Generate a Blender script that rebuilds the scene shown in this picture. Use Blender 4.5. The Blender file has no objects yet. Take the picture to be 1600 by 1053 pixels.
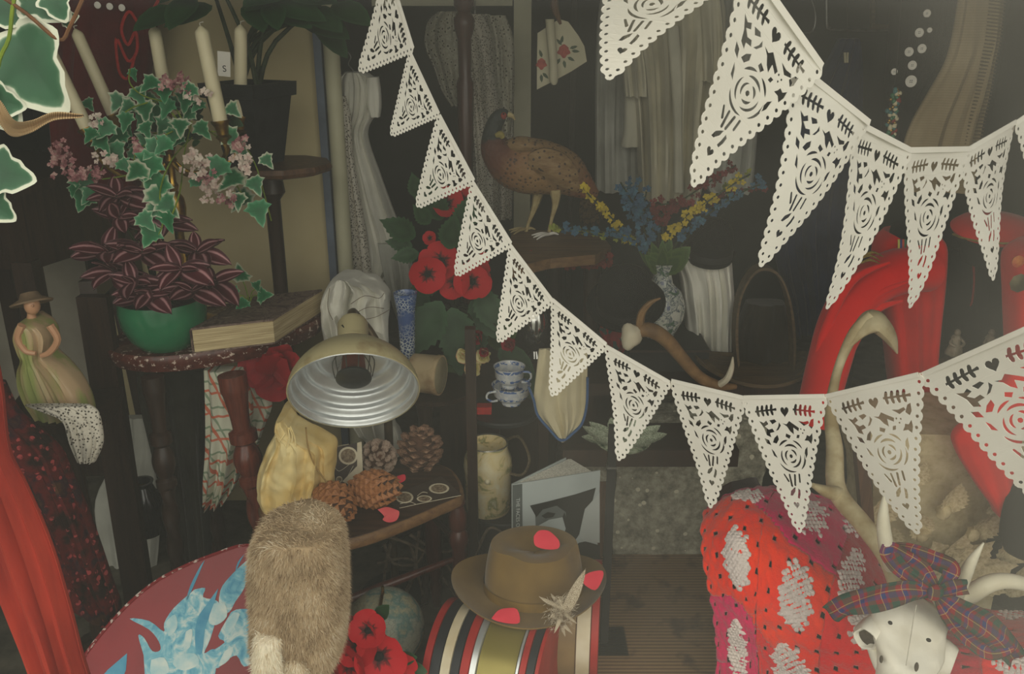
import bpy, bmesh, math, random
from math import sin, cos, pi, radians, sqrt, atan2
from mathutils import Vector, Matrix, noise

SC = bpy.context.scene
COL = SC.collection
# ------------------------------------------------------------------ camera
F = 1400.0; PITCH = radians(20); CAMZ = 1.6
cam_data = bpy.data.cameras.new('camera'); cam = bpy.data.objects.new('camera', cam_data); COL.objects.link(cam)
cam_data.sensor_width = 36.0; cam_data.lens = 36.0 * F / 1600.0; cam_data.clip_start = 0.01
cam.location = (0, 0, CAMZ); cam.rotation_euler = (pi/2 - PITCH, 0, 0)
SC.camera = cam
# ------------------------------------------------------------------ daylight: even overcast sky over a dim street
world = bpy.data.worlds.new('overcast'); SC.world = world; world.use_nodes = True
wn = world.node_tree; wn.nodes.clear()
w_out = wn.nodes.new('ShaderNodeOutputWorld'); w_bg = wn.nodes.new('ShaderNodeBackground')
w_tc = wn.nodes.new('ShaderNodeTexCoord'); w_sep = wn.nodes.new('ShaderNodeSeparateXYZ'); w_rmp = wn.nodes.new('ShaderNodeValToRGB')
wn.links.new(w_tc.outputs['Generated'], w_sep.inputs[0]); wn.links.new(w_sep.outputs['Z'], w_rmp.inputs[0])
w_rmp.color_ramp.elements[0].position = 0.0; w_rmp.color_ramp.elements[0].color = (0.185, 0.184, 0.155, 1)
w_rmp.color_ramp.elements[1].position = 0.12; w_rmp.color_ramp.elements[1].color = (1.0, 0.965, 0.905, 1)
wn.links.new(w_rmp.outputs[0], w_bg.inputs[0]); w_bg.inputs[1].default_value = 1.0
wn.links.new(w_bg.outputs[0], w_out.inputs[0])
SC.view_settings.view_transform = 'Standard'; SC.view_settings.look = 'None'
SC.view_settings.gamma = 1.0; SC.view_settings.use_curve_mapping = False
SC.view_settings.exposure = 1.27
SC.cycles.use_denoising = True
SC.cycles.max_bounces = 6; SC.cycles.transparent_max_bounces = 12
# sky portal in the shop window (guides sampling of the sky only, gives no light)
pl = bpy.data.lights.new('window_portal', 'AREA'); pl.shape = 'RECTANGLE'; pl.size = 3.6; pl.size_y = 2.35
pl.cycles.is_portal = True
plo = bpy.data.objects.new('window_portal', pl); COL.objects.link(plo); plo.location = (0, 0.50, 1.22); plo.rotation_euler = (pi/2, 0, 0)

# ------------------------------------------------------------------ pixel <-> place
def ray(px, py):
    fx = (px-800)/F; fy = (526.5-py)/F
    return Vector((fx, cos(PITCH)+fy*sin(PITCH), -sin(PITCH)+fy*cos(PITCH)))
CAMV = Vector((0, 0, CAMZ))
def P(px, py, Y): d = ray(px, py); return CAMV + d*(Y/d.y)
def PZ(px, py, z): d = ray(px, py); return CAMV + d*((z-CAMZ)/d.z)
def PP(px, py, c, n): d = ray(px, py); return CAMV + d*((c-CAMV).dot(n)/d.dot(n))
def S(py, Y): return (Y/ray(800, py).y)/F
V = Vector
def cr(pts, n):
    """Catmull-Rom through a list of equal-length tuples/vectors, n steps per span"""
    pts = [tuple(p) for p in pts]
    if len(pts) < 2: return pts
    out = []; m = len(pts)
    for i in range(m-1):
        p0 = pts[max(i-1, 0)]; p1 = pts[i]; p2 = pts[i+1]; p3 = pts[min(i+2, m-1)]
        for k in range(n):
            t = k/n
            out.append(tuple(0.5*((2*b)+(-a+c)*t+(2*a-5*b+4*c-d)*t*t+(-a+3*b-3*c+d)*t*t*t) for a, b, c, d in zip(p0, p1, p2, p3)))
    out.append(pts[-1]); return out
def frame(d, up=V((0, 0, 1))):
    d = V(d).normalized(); s = d.cross(up)
    if s.length < 1e-4: s = d.cross(V((0, 1, 0)))
    s.normalize(); u = s.cross(d).normalized(); return s, d, u      # right, forward, up

# ------------------------------------------------------------------ mesh builder
class B:
    def __init__(s): s.v = []; s.f = []; s.a = {}; s.rc = {}
    def add(s, vs, fs):
        o = len(s.v); s.v += [V(p) for p in vs]; s.f += [tuple(i+o for i in f) for f in fs]; return o
    def box(s, c, size, R=None, taper=1.0):
        x, y, z = (k/2 for k in size); c = V(c)
        vs = [V((sx*x*(taper if sz > 0 else 1), sy*y*(taper if sz > 0 else 1), sz*z)) for sz in (-1, 1) for sy in (-1, 1) for sx in (-1, 1)]
        if R is not None: vs = [R @ p for p in vs]
        s.add([c+p for p in vs], [(0,2,3,1),(4,5,7,6),(0,1,5,4),(2,6,7,3),(0,4,6,2),(1,3,7,5)]); return s
    def bar(s, a, b, w, h, up=V((0, 0, 1))):
        a = V(a); b = V(b); r, d, u = frame(b-a, up); r *= w/2; u *= h/2
        s.add([a-r-u, a+r-u, a+r+u, a-r+u, b-r-u, b+r-u, b+r+u, b-r+u], [(3,2,1,0),(4,5,6,7),(0,1,5,4),(1,2,6,5),(2,3,7,6),(3,0,4,7)]); return s
    def hexa(s, bot, top):
        n = len(bot); s.add(list(bot)+list(top), [tuple(range(n))[::-1], tuple(range(n, 2*n))]+[(i, (i+1) % n, n+(i+1) % n, n+i) for i in range(n)]); return s
    def rings(s, rings, caps=True, closed=True):
        n = len(rings[0]); o = s.add([p for r in rings for p in r], [])
        for i in range(len(rings)-1):
            for k in range(n if closed else n-1):
                k2 = (k+1) % n; s.f.append((o+i*n+k, o+i*n+k2, o+(i+1)*n+k2, o+(i+1)*n+k))
        if caps: s.f.append(tuple(o+k for k in range(n))[::-1]); s.f.append(tuple(o+(len(rings)-1)*n+k for k in range(n)))
        return s
    def tube(s, pts, r, seg=8, sm=4, squash=1.0, twist=0, up=V((0, 0, 1))):
        rr = r if isinstance(r, (list, tuple)) else [r]*len(pts)
        q = [tuple(p)+(k,) for p, k in zip(pts, rr)]
        q = cr(q, sm) if sm > 1 and len(q) > 2 else q
        rings = []; u0 = None
        for i, p in enumerate(q):
            a = V(q[max(i-1, 0)][:3]); b = V(q[min(i+1, len(q)-1)][:3]); d = (b-a)
            if d.length < 1e-9: d = V((0, 0, 1))
            d.normalize()
            if u0 is None: rgt, _, u = frame(d, up)
            else:
                u = u0 - d*u0.dot(d); u.normalize(); rgt = d.cross(u)
            u0 = u; c = V(p[:3]); R = max(p[3], 1e-5)
            rings.append([c + rgt*(cos(2*pi*k/seg+twist*i)*R) + u*(sin(2*pi*k/seg+twist*i)*R*squash) for k in range(seg)])
        return s.rings(rings)
    def lathe(s, prof, org=(0, 0, 0), axis=(0, 0, 1), seg=28, caps=True, wob=None):
        org = V(org); d = V(axis).normalized(); x, _, y = frame(d, V((0, 1, 0)) if abs(d.y) < .9 else V((0, 0, 1)))
        rings = []
        for r, h in prof:
            ring = []
            for k in range(seg):
                a = 2*pi*k/seg; R = max(r, 1e-5)
                if wob: R *= wob(a, h)
                ring.append(org + d*h + x*(cos(a)*R) + y*(sin(a)*R))
            rings.append(ring)
        return s.rings(rings, caps)
    def ball(s, c, r, seg=12, R=None, nz=0.0, fq=1.0):
        c = V(c); r = V((r, r, r)) if not hasattr(r, '__len__') else V(r); n = seg//2+1; rings = []
        for i in range(n+1):
            t = pi*i/n; ring = []
            for k in range(seg):
                p = V((sin(t+1e-4)*cos(2*pi*k/seg)*r.x, sin(t+1e-4)*sin(2*pi*k/seg)*r.y, -cos(t)*r.z))
                if nz: p *= 1 + nz*noise.noise((p+c)*fq)
                if R is not None: p = R @ p
                ring.append(c+p)
            rings.append(ring)
        return s.rings(rings)
    def grid(s, rows, rc=True):
        n = len(rows[0]); o = s.add([p for r in rows for p in r], [])
        for i in range(len(rows)-1):
            for k in range(n-1): s.f.append((o+i*n+k, o+i*n+k+1, o+(i+1)*n+k+1, o+(i+1)*n+k))
        return o
    def poly(s, pts, n, th):
        n = V(n).normalized()*th; pts = [V(p) for p in pts]
        return s.hexa([p-n for p in pts], pts)
    def mesh(s, name, org=V((0, 0, 0)), smooth=True):
        me = bpy.data.meshes.new(name); me.from_pydata([tuple(p-org) for p in s.v], [], s.f)
        if smooth: me.shade_smooth()
        if s.a:
            at = me.attributes.new('a', 'FLOAT', 'POINT')
            for i, x in s.a.items(): at.data[i].value = x
        if s.rc:
            at = me.attributes.new('rc', 'FLOAT_VECTOR', 'POINT')
            for i, x in s.rc.items(): at.data[i].vector = (x[0], x[1], 0)
        me.update(); return me
    def low(s):
        z = min(p.z for p in s.v); c = sum(s.v, V())/len(s.v); return V((c.x, c.y, z))
    def build(s, name, m, parent=None, smooth=True, angle=40):
        org = wloc(parent) if parent else s.low()
        me = s.mesh(name, org, smooth); me.materials.append(m)
        if smooth and angle: 
            try: me.set_sharp_from_angle(angle=radians(angle))
            except Exception: pass
        o = bpy.data.objects.new(name, me); COL.objects.link(o)
        if parent: o.parent = parent
        else: o.location = org
        return o
def wloc(o):
    p = V((0, 0, 0))
    while o: p += o.location; o = o.parent
    return p
def tag(o, label, cat=None, group=None, kind=None):
    o['label'] = label
    if cat: o['category'] = cat
    if group: o['group'] = group
    if kind: o['kind'] = kind
    return o
def thing(name, label, cat, loc, group=None):
    o = bpy.data.objects.new(name, None); COL.objects.link(o); o.location = loc; o.empty_display_size = .05
    return tag(o, label, cat, group)
def struct(o): o['kind'] = 'structure'; return o
def inst(name, me, parent, loc, R, sc=1.0):
    o = bpy.data.objects.new(name, me); COL.objects.link(o)
    if parent: o.parent = parent; loc = V(loc) - wloc(parent)
    scl = V((sc, sc, sc)) if not hasattr(sc, '__len__') else V(sc)
    o.location = loc; o.rotation_mode = 'QUATERNION'; o.rotation_quaternion = R.to_quaternion(); o.scale = scl
    return o
def basis(d, nrm):
    """local +Y along d, local +Z near nrm"""
    y = V(d).normalized(); x = y.cross(V(nrm))
    if x.length < 1e-4: x = y.cross(V((1, 0, 0)))
    x.normalize(); z = x.cross(y)
    return Matrix((x, y, z)).transposed()

# ------------------------------------------------------------------ materials (node based)
def lin(c):
    if max(c) <= 1.0 and not all(isinstance(x, int) for x in c): return tuple(c[:3])+(1,)
    return tuple(((x/255)/12.92 if x/255 <= .04045 else ((x/255+.055)/1.055)**2.4) for x in c[:3])+(1,)
class M:
    def __init__(s, name, rough=.75, metal=0.0, spec=.35):
        s.m = bpy.data.materials.new(name); s.m.use_nodes = True; s.t = s.m.node_tree; s.n = s.t.nodes
        s.b = s.n['Principled BSDF']; s.b.inputs['Roughness'].default_value = rough; s.b.inputs['Metallic'].default_value = metal
        s.b.inputs['Specular IOR Level'].default_value = spec
        s.tc = s.n.new('ShaderNodeTexCoord')
    def L(s, a, b): s.t.links.new(a, b)
    def noise(s, scale, det=4, vec=None, rough=.55, dist=0):
        n = s.n.new('ShaderNodeTexNoise'); n.inputs['Scale'].default_value = scale; n.inputs['Detail'].default_value = det
        n.inputs['Roughness'].default_value = rough; n.inputs['Distortion'].default_value = dist
        s.L(vec or s.tc.outputs['Object'], n.inputs['Vector']); return n.outputs['Fac']
    def vor(s, scale, feat='F1', out='Distance', vec=None):
        n = s.n.new('ShaderNodeTexVoronoi'); n.feature = feat; n.inputs['Scale'].default_value = scale
        s.L(vec or s.tc.outputs['Object'], n.inputs['Vector']); return n.outputs[out]
    def mapv(s, sc=(1, 1, 1), rot=(0, 0, 0), src=None):
        n = s.n.new('ShaderNodeMapping'); n.inputs['Scale'].default_value = sc; n.inputs['Rotation'].default_value = rot
        s.L(src or s.tc.outputs['Object'], n.inputs['Vector']); return n.outputs[0]
    def ramp(s, fac, stops, interp='LINEAR'):
        n = s.n.new('ShaderNodeValToRGB'); e = n.color_ramp; e.interpolation = interp
        while len(e.elements) < len(stops): e.elements.new(.5)
        for el, (p, c) in zip(e.elements, stops): el.position = p; el.color = lin(c)
        s.L(fac, n.inputs[0]); return n.outputs[0]
    def mix(s, fac, a, b, mode='MIX'):
        n = s.n.new('ShaderNodeMix'); n.data_type = 'RGBA'; n.blend_type = mode
        for k, x in ((0, fac), (6, a), (7, b)):
            if hasattr(x, 'is_output'): s.L(x, n.inputs[k])
            elif k == 0: n.inputs[0].default_value = x
            else: n.inputs[k].default_value = lin(x)
        return n.outputs[2]
    def math(s, op, a, b=0.0, clamp=False):
        n = s.n.new('ShaderNodeMath'); n.operation = op; n.use_clamp = clamp
        for k, x in ((0, a), (1, b)):
            if hasattr(x, 'is_output'): s.L(x, n.inputs[k])
            else: n.inputs[k].default_value = x
        return n.outputs[0]
    def attr(s, name, out='Fac'):
        n = s.n.new('ShaderNodeAttribute'); n.attribute_name = name; return n.outputs[out]
    def sep(s, vec):
        n = s.n.new('ShaderNodeSeparateXYZ'); s.L(vec, n.inputs[0]); return n.outputs
    def col(s, c):
        if hasattr(c, 'is_output'): s.L(c, s.b.inputs['Base Color'])
        else: s.b.inputs['Base Color'].default_value = lin(c)
        return s
    def bump(s, h, st=.4, dist=.004):
        n = s.n.new('ShaderNodeBump'); n.inputs['Strength'].default_value = st; n.inputs['Distance'].default_value = dist
        s.L(h, n.inputs['Height']); s.L(n.outputs[0], s.b.inputs['Normal']); return s
    def stripe(s, x, scale, width, off=0.0):
        f = s.math('FRACT', s.math('ADD', s.math('MULTIPLY', x, scale), off)); return s.math('LESS_THAN', f, width)
def mat(name, c, c2=None, scale=25, rough=.75, metal=0, spec=.35, bump=0, bs=None, lo=.35, hi=.65, stretch=None, dist=.003):
    m = M(name, rough, metal, spec); c2 = c2 or tuple(int(x*.8) for x in c)
    vec = m.mapv(stretch) if stretch else None
    f = m.noise(scale, 5, vec); m.col(m.ramp(f, [(lo, c), (hi, c2)]))
    if bump: m.bump(m.noise(bs or scale*2, 4, vec), bump, dist)
    return m.m
def woodmat(name, c, c2, rough=.45, axis=2, sc=9):
    m = M(name, rough, 0, .4); st = [7, 7, 7]; st[axis] = .6; v = m.mapv(tuple(st))
    n1 = m.noise(sc, 6, v, .6, .6); n2 = m.noise(3, 3)
    c0 = m.ramp(n1, [(.3, c), (.7, c2)]); m.col(m.mix(m.math('MULTIPLY', n2, .5), c0, tuple(int(x*.55) for x in c)))
    m.bump(n1, .15, .002); return m.m
def attrmat(name, stops, rough=.5, nz=.0, ns=40, spec=.35, var=0, dark=(120, 130, 110)):
    m = M(name, rough, 0, spec); a = m.attr('a')
    oi = m.n.new('ShaderNodeObjectInfo')
    if nz:
        ad = m.n.new('ShaderNodeVectorMath'); ad.operation = 'ADD'; m.L(m.tc.outputs['Object'], ad.inputs[0]); m.L(oi.outputs['Random'], ad.inputs[1])
        a = m.math('ADD', a, m.math('MULTIPLY', m.math('SUBTRACT', m.noise(ns, 3, ad.outputs[0]), .5), nz))
        if var: a = m.math('ADD', a, m.math('MULTIPLY', m.math('SUBTRACT', oi.outputs['Random'], .6), var))
    c = m.ramp(a, stops)
    if var: c = m.mix(m.math('MULTIPLY', oi.outputs['Random'], .45), c, tuple(dark), 'MULTIPLY')
    m.col(c); return m.m
def clothmat(name, c, c2=None, weave=900, fuzz=.25, rough=.95, sc=6, sheen=.15):
    m = M(name, rough, 0, .1); c2 = c2 or tuple(int(x*.86) for x in c)
    m.col(m.ramp(m.noise(sc, 5), [(.35, c), (.68, c2)])); m.bump(m.noise(weave/8, 3), fuzz, .002)
    m.b.inputs['Sheen Weight'].default_value = sheen
    return m.m

# ------------------------------------------------------------------ soft goods: a closed, folded shell between two outlines
def loft(rows, Y, d=.04, nf=7, amp=.012, N=56, sub=5, seed=0, drift=.6, back=.5, top=.25, crum=0.0, cf=9.0):
    """rows: (py, x_left, x_right[, dY[, depth]]) in photograph pixels, at distance Y; real depth d"""
    rr = [tuple(r)+(0.0,)*(4-len(r)) for r in rows]; rr = [r[:4]+((r[4],) if len(r) > 4 else (d,)) for r in rr]
    q = cr(rr, sub); rings = []; m = len(q); rnd = random.Random(seed)
    ph = [rnd.uniform(0, 6.28) for _ in range(4)]; am = [rnd.uniform(.5, 1) for _ in range(4)]
    b = B()
    for i, (py, xl, xr, dy, dd) in enumerate(q):
        t = i/max(m-1, 1); l = P(xl, py, Y+dy); r = P(xr, py, Y+dy); c = (l+r)/2; hw = max((r-l).length/2, .001); ring = []
        A = amp*min(1, top+t*1.5)*min(1.0, hw/.03)
        for k in range(N):
            a = 2*pi*k/N; s_ = -cos(a); fr = sin(a); e = (abs(fr)**.6)*dd
            fold = 0
            if fr > 0:
                u = s_*hw
                fold = A*(am[0]*sin(nf*pi*s_*.5+ph[0]+drift*t*2*am[1]) + .6*am[2]*sin(nf*1.7*pi*s_*.5+ph[1]-drift*t*3) + .35*sin(nf*3.1*s_+ph[2]+4*t))*min(1, fr*1.6)
            pnt_ = V((c.x+s_*hw, c.y+(-e if fr > 0 else e*back)+fold, c.z + .15*fold))
            if crum:
                nz_ = noise.noise_vector(pnt_*cf+V((seed, 0, 0))); rg = 1-abs(noise.noise(pnt_*cf*1.4+V((0, seed, 0))))*2
                pnt_ += V((nz_.x*.6, nz_.y*.6-rg*.8, nz_.z*.5))*crum
            ring.append(pnt_)
        rings.append(ring)
    b.rings(rings)
    for i, ring in enumerate(rings):
        for k in range(N): b.rc[i*N+k] = (ring[k].x, ring[k].z)
    return b
def plathe(b, px, Y, prof, seg=28, wob=None, py0=None):
    """turned shape on a plumb axis through pixel px (read at row py0); prof: (half width px, py)"""
    py0 = py0 or prof[-1][1]; x = P(px, py0, Y).x; out = []
    for hw, py in prof: out.append((hw*S(py, Y), P(px, py, Y).z))
    return b.lathe(out, (x, Y, 0), (0, 0, 1), seg, True, wob)
def pt(l, Y=None): return [P(p[0], p[1], p[2] if len(p) > 2 else Y) for p in l]

# ------------------------------------------------------------------ leaves (shared meshes)
def leafmesh(name, outline, m, inner=.62, cup=.12, fold=.15):
    b = B(); n = len(outline); c = V((0, .42, 0))
    def zz(x, y): return -fold*abs(x)*-1 - cup*(y-.4)**2
    vs = [V((0, .42, zz(0, .42)))]; at = [0.0]
    for k, sc in ((0, inner), (1, 1.0)):
        for x, y in outline:
            X = x*sc; Y_ = .42+(y-.42)*sc; vs.append(V((X, Y_, zz(X, Y_)))); at.append(.5 if k == 0 else 1.0)
    fs = []
    for i in range(n):
        j = (i+1) % n; fs.append((0, 1+i, 1+j)); fs.append((1+i, 1+n+i, 1+n+j, 1+j))
    b.add(vs, fs); b.a = dict(enumerate(at)); me = b.mesh(name); me.materials.append(m); return me
IVY = [(0,-.04),(.12,.02),(.30,-.02),(.34,.14),(.52,.26),(.34,.36),(.30,.50),(.20,.56),(.14,.78),(0,1.0),(-.14,.78),(-.20,.56),(-.30,.50),(-.34,.36),(-.52,.26),(-.34,.14),(-.30,-.02),(-.12,.02)]
LANCE = [(0,-.02),(.09,.08),(.16,.25),(.18,.42),(.14,.64),(.07,.84),(0,1.0),(-.07,.84),(-.14,.64),(-.18,.42),(-.16,.25),(-.09,.08)]
OVAL = [(0,-.02),(.14,.06),(.27,.24),(.30,.45),(.23,.70),(.10,.90),(0,1.0),(-.10,.90),(-.23,.70),(-.30,.45),(-.27,.24),(-.14,.06)]
FERN = [(0,0)]+[p for k in range(8) for p in ((.31*sin(pi*((k+.55)/8.6)**.85), .05+k*.115), (.25*sin(pi*((k+.85)/8.6)**.85), .075+k*.115))]+[(0,1.0)]
FERN = FERN+[(-x, y) for x, y in FERN[1:-1][::-1]]
def lancemesh(name, m, W=.2, n=8):
    """long leaf with a lateral coordinate in 'a' for stripes"""
    b = B(); rows = []
    for i in range(n+1):
        t = i/n; w = W*(sin(pi*min(1, t*.93+.05))**.8)*(1-.25*t); w = max(w, .004) if i < n else .002
        rows.append([V((w*s_, t, .18*abs(s_)*W*1.2 - .35*t*t*.6 + .12*t)) for s_ in (-1, -.62, -.3, 0, .3, .62, 1)])
    o = b.grid(rows)
    for i in range(n+1):
        for k, s_ in enumerate((-1, -.62, -.3, 0, .3, .62, 1)): b.a[o+i*7+k] = abs(s_)
    me = b.mesh(name); me.materials.append(m); return me
# ------------------------------------------------------------------ the shop: window, walls, floor
MT = {}
MT['wall'] = mat('dark_wall_paint', (34, 44, 40), (22, 30, 28), 3, .9)
MT['floor'] = mat('worn_grey_floor', (104, 98, 84), (66, 62, 52), 9, .85, bump=.3, bs=60)
MT['front'] = mat('shop_front_paint', (60, 30, 26), (48, 24, 20), 4, .6)
def wallbox(name, c, size, m): return struct(B().box(c, size).build(name, m, None, False))
wallbox('floor', (0, 2.6, -.05), (5.2, 4.4, .1), MT['floor'])
wallbox('wall_back', (0, 4.55, 1.3), (5.2, .1, 2.7), MT['wall'])
wallbox('wall_left', (-2.4, 2.55, 1.3), (.1, 4.1, 2.7), MT['wall'])
wallbox('wall_right', (2.4, 2.55, 1.3), (.1, 4.1, 2.7), MT['wall'])
wallbox('ceiling', (0, 2.55, 2.7), (5.2, 4.1, .1), MT['wall'])
fr = thing('window_1', 'shop window in a painted frame with reflection haze painted onto the glass', None, (0, .56, .05)); fr['kind'] = 'structure'
for c, s_ in (((0, .56, 2.52), (4.9, .12, .3)), ((-2.1, .56, 1.22), (.6, .12, 2.35)), ((2.1, .56, 1.22), (.6, .12, 2.35)), ((0, .56, .02), (4.9, .14, .1))):
    B().box(c, s_).build('window_frame', MT['front'], fr, False)
g = M('painted_haze_glass', .5); g.n.remove(g.b); out = g.n['Material Output']
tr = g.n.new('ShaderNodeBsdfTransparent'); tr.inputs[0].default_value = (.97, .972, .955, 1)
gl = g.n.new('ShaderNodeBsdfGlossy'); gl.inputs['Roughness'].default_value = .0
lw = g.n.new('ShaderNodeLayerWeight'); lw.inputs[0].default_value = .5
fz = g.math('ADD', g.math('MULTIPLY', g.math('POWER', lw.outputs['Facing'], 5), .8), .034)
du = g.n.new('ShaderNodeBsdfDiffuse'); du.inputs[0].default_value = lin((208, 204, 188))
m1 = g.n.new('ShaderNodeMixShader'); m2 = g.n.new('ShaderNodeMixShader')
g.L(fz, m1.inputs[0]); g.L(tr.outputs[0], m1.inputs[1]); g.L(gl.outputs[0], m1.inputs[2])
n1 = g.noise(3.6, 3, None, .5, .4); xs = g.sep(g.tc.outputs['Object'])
haze_noise = g.ramp(n1, [(.30, (0.0, 0.0, 0.0)), (.75, (1.0, 1.0, 1.0))])
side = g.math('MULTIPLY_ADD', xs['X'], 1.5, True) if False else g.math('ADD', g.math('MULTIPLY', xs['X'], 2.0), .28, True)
haze = g.math('ADD', g.math('MULTIPLY', g.math('MULTIPLY', haze_noise, side), .088), .001)  # street-reflection haze put in as pale diffuse colour, denser towards the right
g.L(haze, m2.inputs[0]); g.L(m1.outputs[0], m2.inputs[1]); g.L(du.outputs[0], m2.inputs[2]); g.L(m2.outputs[0], out.inputs[0])
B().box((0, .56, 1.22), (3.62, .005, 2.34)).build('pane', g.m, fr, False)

# ------------------------------------------------------------------ common materials
MT['dkwood'] = woodmat('dark_stained_wood', (58, 38, 26), (34, 22, 16), .4)
MT['redwood'] = woodmat('mahogany', (92, 44, 32), (54, 24, 20), .3)
MT['midwood'] = woodmat('brown_wood', (112, 76, 48), (72, 46, 30), .45)
MT['tanwood'] = woodmat('worn_oak', (140, 104, 64), (92, 62, 38), .5, 0)
MT['brass'] = mat('aged_brass', (196, 156, 70), (120, 90, 42), 18, .28, .95, .5)
MT['candle'] = mat('ivory_wax', (236, 226, 190), (226, 214, 176), 5, .45, 0, .4)
MT['wick'] = mat('wick_cotton', (220, 214, 196), None, 40)
MT['black'] = mat('matt_black', (24, 24, 22), (16, 16, 15), 12, .7)
MT['blackfelt'] = clothmat('black_felt', (15, 16, 16), (11, 12, 12), fuzz=.0, sheen=0)
MT['blackplastic'] = mat('black_plastic', (40, 42, 42), (30, 32, 32), 20, .5)
MT['paper'] = mat('white_card', (250, 246, 236), (244, 239, 228), 8, .8)
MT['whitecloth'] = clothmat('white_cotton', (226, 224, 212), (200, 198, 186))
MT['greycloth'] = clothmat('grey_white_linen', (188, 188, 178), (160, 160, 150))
MT['red'] = clothmat('scarlet_wool', (232, 24, 20), (204, 16, 18))
MT['stemgreen'] = mat('stem_green', (132, 152, 40), (96, 122, 34), 30, .6)
MT['dkstem'] = mat('dark_stem', (46, 62, 34), (34, 44, 26), 30, .6)
MT['ivy'] = attrmat('variegated_ivy', [(0.0, (34, 104, 62)), (.5, (44, 122, 76)), (.72, (82, 152, 108)), (.95, (214, 220, 190)), (1.0, (226, 228, 204))], .5, .55, 5, var=.35)
MT['ivybig'] = attrmat('large_variegated_ivy', [(0.0, (40, 80, 54)), (.45, (50, 96, 66)), (.58, (84, 122, 92)), (.64, (150, 172, 146)), (.69, (224, 226, 206))], .5, .42, 3.2)
MT['darkleaf'] = attrmat('dark_green_leaf', [(0.0, (40, 78, 40)), (.6, (30, 66, 32)), (1.0, (44, 86, 46))], .55, .3, 5, var=.2)
MT['midleaf'] = attrmat('fresh_green_leaf', [(0.0, (66, 96, 36)), (.6, (52, 84, 32)), (1.0, (80, 108, 44))], .55, .3, 5, var=.2)
MT['trad'] = attrmat('purple_striped_leaf', [(0.0, (84, 32, 40)), (.30, (92, 34, 44)), (.42, (198, 150, 152)), (.52, (186, 132, 136)), (.64, (84, 30, 40)), (.9, (66, 26, 34)), (1.0, (130, 84, 88))], .45, .16, 4, var=.12, dark=(90, 80, 80))
IVYB = [tuple(p) for p in cr([(0,-.02),(.16,-.06),(.34,.0),(.40,.14),(.52,.22),(.56,.34),(.44,.42),(.36,.52),(.36,.66),(.24,.80),(.12,.92),(0,1.0),(-.14,.92),(-.22,.76),(-.32,.66),(-.34,.50),(-.46,.42),(-.54,.30),(-.46,.18),(-.38,.08),(-.30,-.02),(-.14,-.06),(0,-.02)], 2)[:-1]]
LEAF = {'ivy': leafmesh('ivy_leaf', IVY, MT['ivy']), 'ivybig': leafmesh('ivy_leaf_large', IVYB, MT['ivybig'], .78, .2, .2),
        'dark': leafmesh('oval_leaf', OVAL, MT['darkleaf']), 'fern': leafmesh('fern_leaf', FERN, MT['darkleaf'], .5),
        'mid': leafmesh('green_leaf', LANCE, MT['midleaf']), 'midoval': leafmesh('green_oval_leaf', OVAL, MT['midleaf']), 'trad': lancemesh('striped_leaf', MT['trad'], .31)}
def petalmesh(name, m, cup=.35, ruf=.06):
    b = B(); rows = []
    for i in range(7):
        t = i/6; w = .12+.46*sin(pi*min(1, t*.62+.1)); 
        rows.append([V((w*s_*(1 if t < .95 else .86), t*(1-.10*s_*s_*t), cup*(t**1.6)*.7+.10*s_*s_ + ruf*sin(7*s_+5*t)*t)) for s_ in (-1, -.6, -.2, .2, .6, 1)])
    o = b.grid(rows)
    for i in range(7):
        for k in range(6): b.a[o+i*6+k] = i/6
    me = b.mesh(name); me.materials.append(m); return me
MT['poppy'] = attrmat('poppy_red', [(0.0, (30, 6, 8)), (.2, (120, 8, 16)), (.30, (180, 10, 24)), (1.0, (190, 14, 30))], .7, .12, 5)
MT['crimson'] = attrmat('crimson_silk', [(0.0, (90, 8, 24)), (.4, (150, 14, 40)), (1.0, (166, 22, 50))], .7, .12, 60)
MT['rosecream'] = attrmat('cream_rose', [(0.0, (200, 184, 96)), (.5, (228, 218, 156)), (.85, (234, 226, 178)), (1.0, (216, 150, 112))], .7, .2, 5)
PET = {k: petalmesh(k+'_petal', MT[k]) for k in ('poppy', 'crimson', 'rosecream')}
MT['seed'] = mat('flower_centre', (26, 24, 22), (14, 12, 12), 120, .9, bump=.8, bs=300)
def flower(parent, c, n, r, kind='poppy', petals=5, seed=0, name='flower_head', open_=.8):
    """flower head (part) with its petals (sub-parts)"""
    rnd = random.Random(seed); n = V(n).normalized()
    h = B().ball(c, r*.2, 10); hd = h.build(name, MT['seed'] if kind == 'poppy' else MT[kind], parent)
    s1, _, u1 = frame(n)
    layers = 1 if petals <= 5 else 2
    for L_ in range(layers):
        for k in range(petals if layers == 1 else petals//2):
            a = 2*pi*(k+.5*L_)/(petals if layers == 1 else petals//2)+rnd.uniform(-.2, .2); d = s1*cos(a)+u1*sin(a)
            o_ = open_*(1-.45*L_)
            inst('petal', PET[kind], hd, V(c)+d*r*.05, basis(d*o_+n*(1-o_)*1.1, n*o_ - d*(1-o_)), r*rnd.uniform(.9, 1.1)*(1-.15*L_))
    return hd
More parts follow.
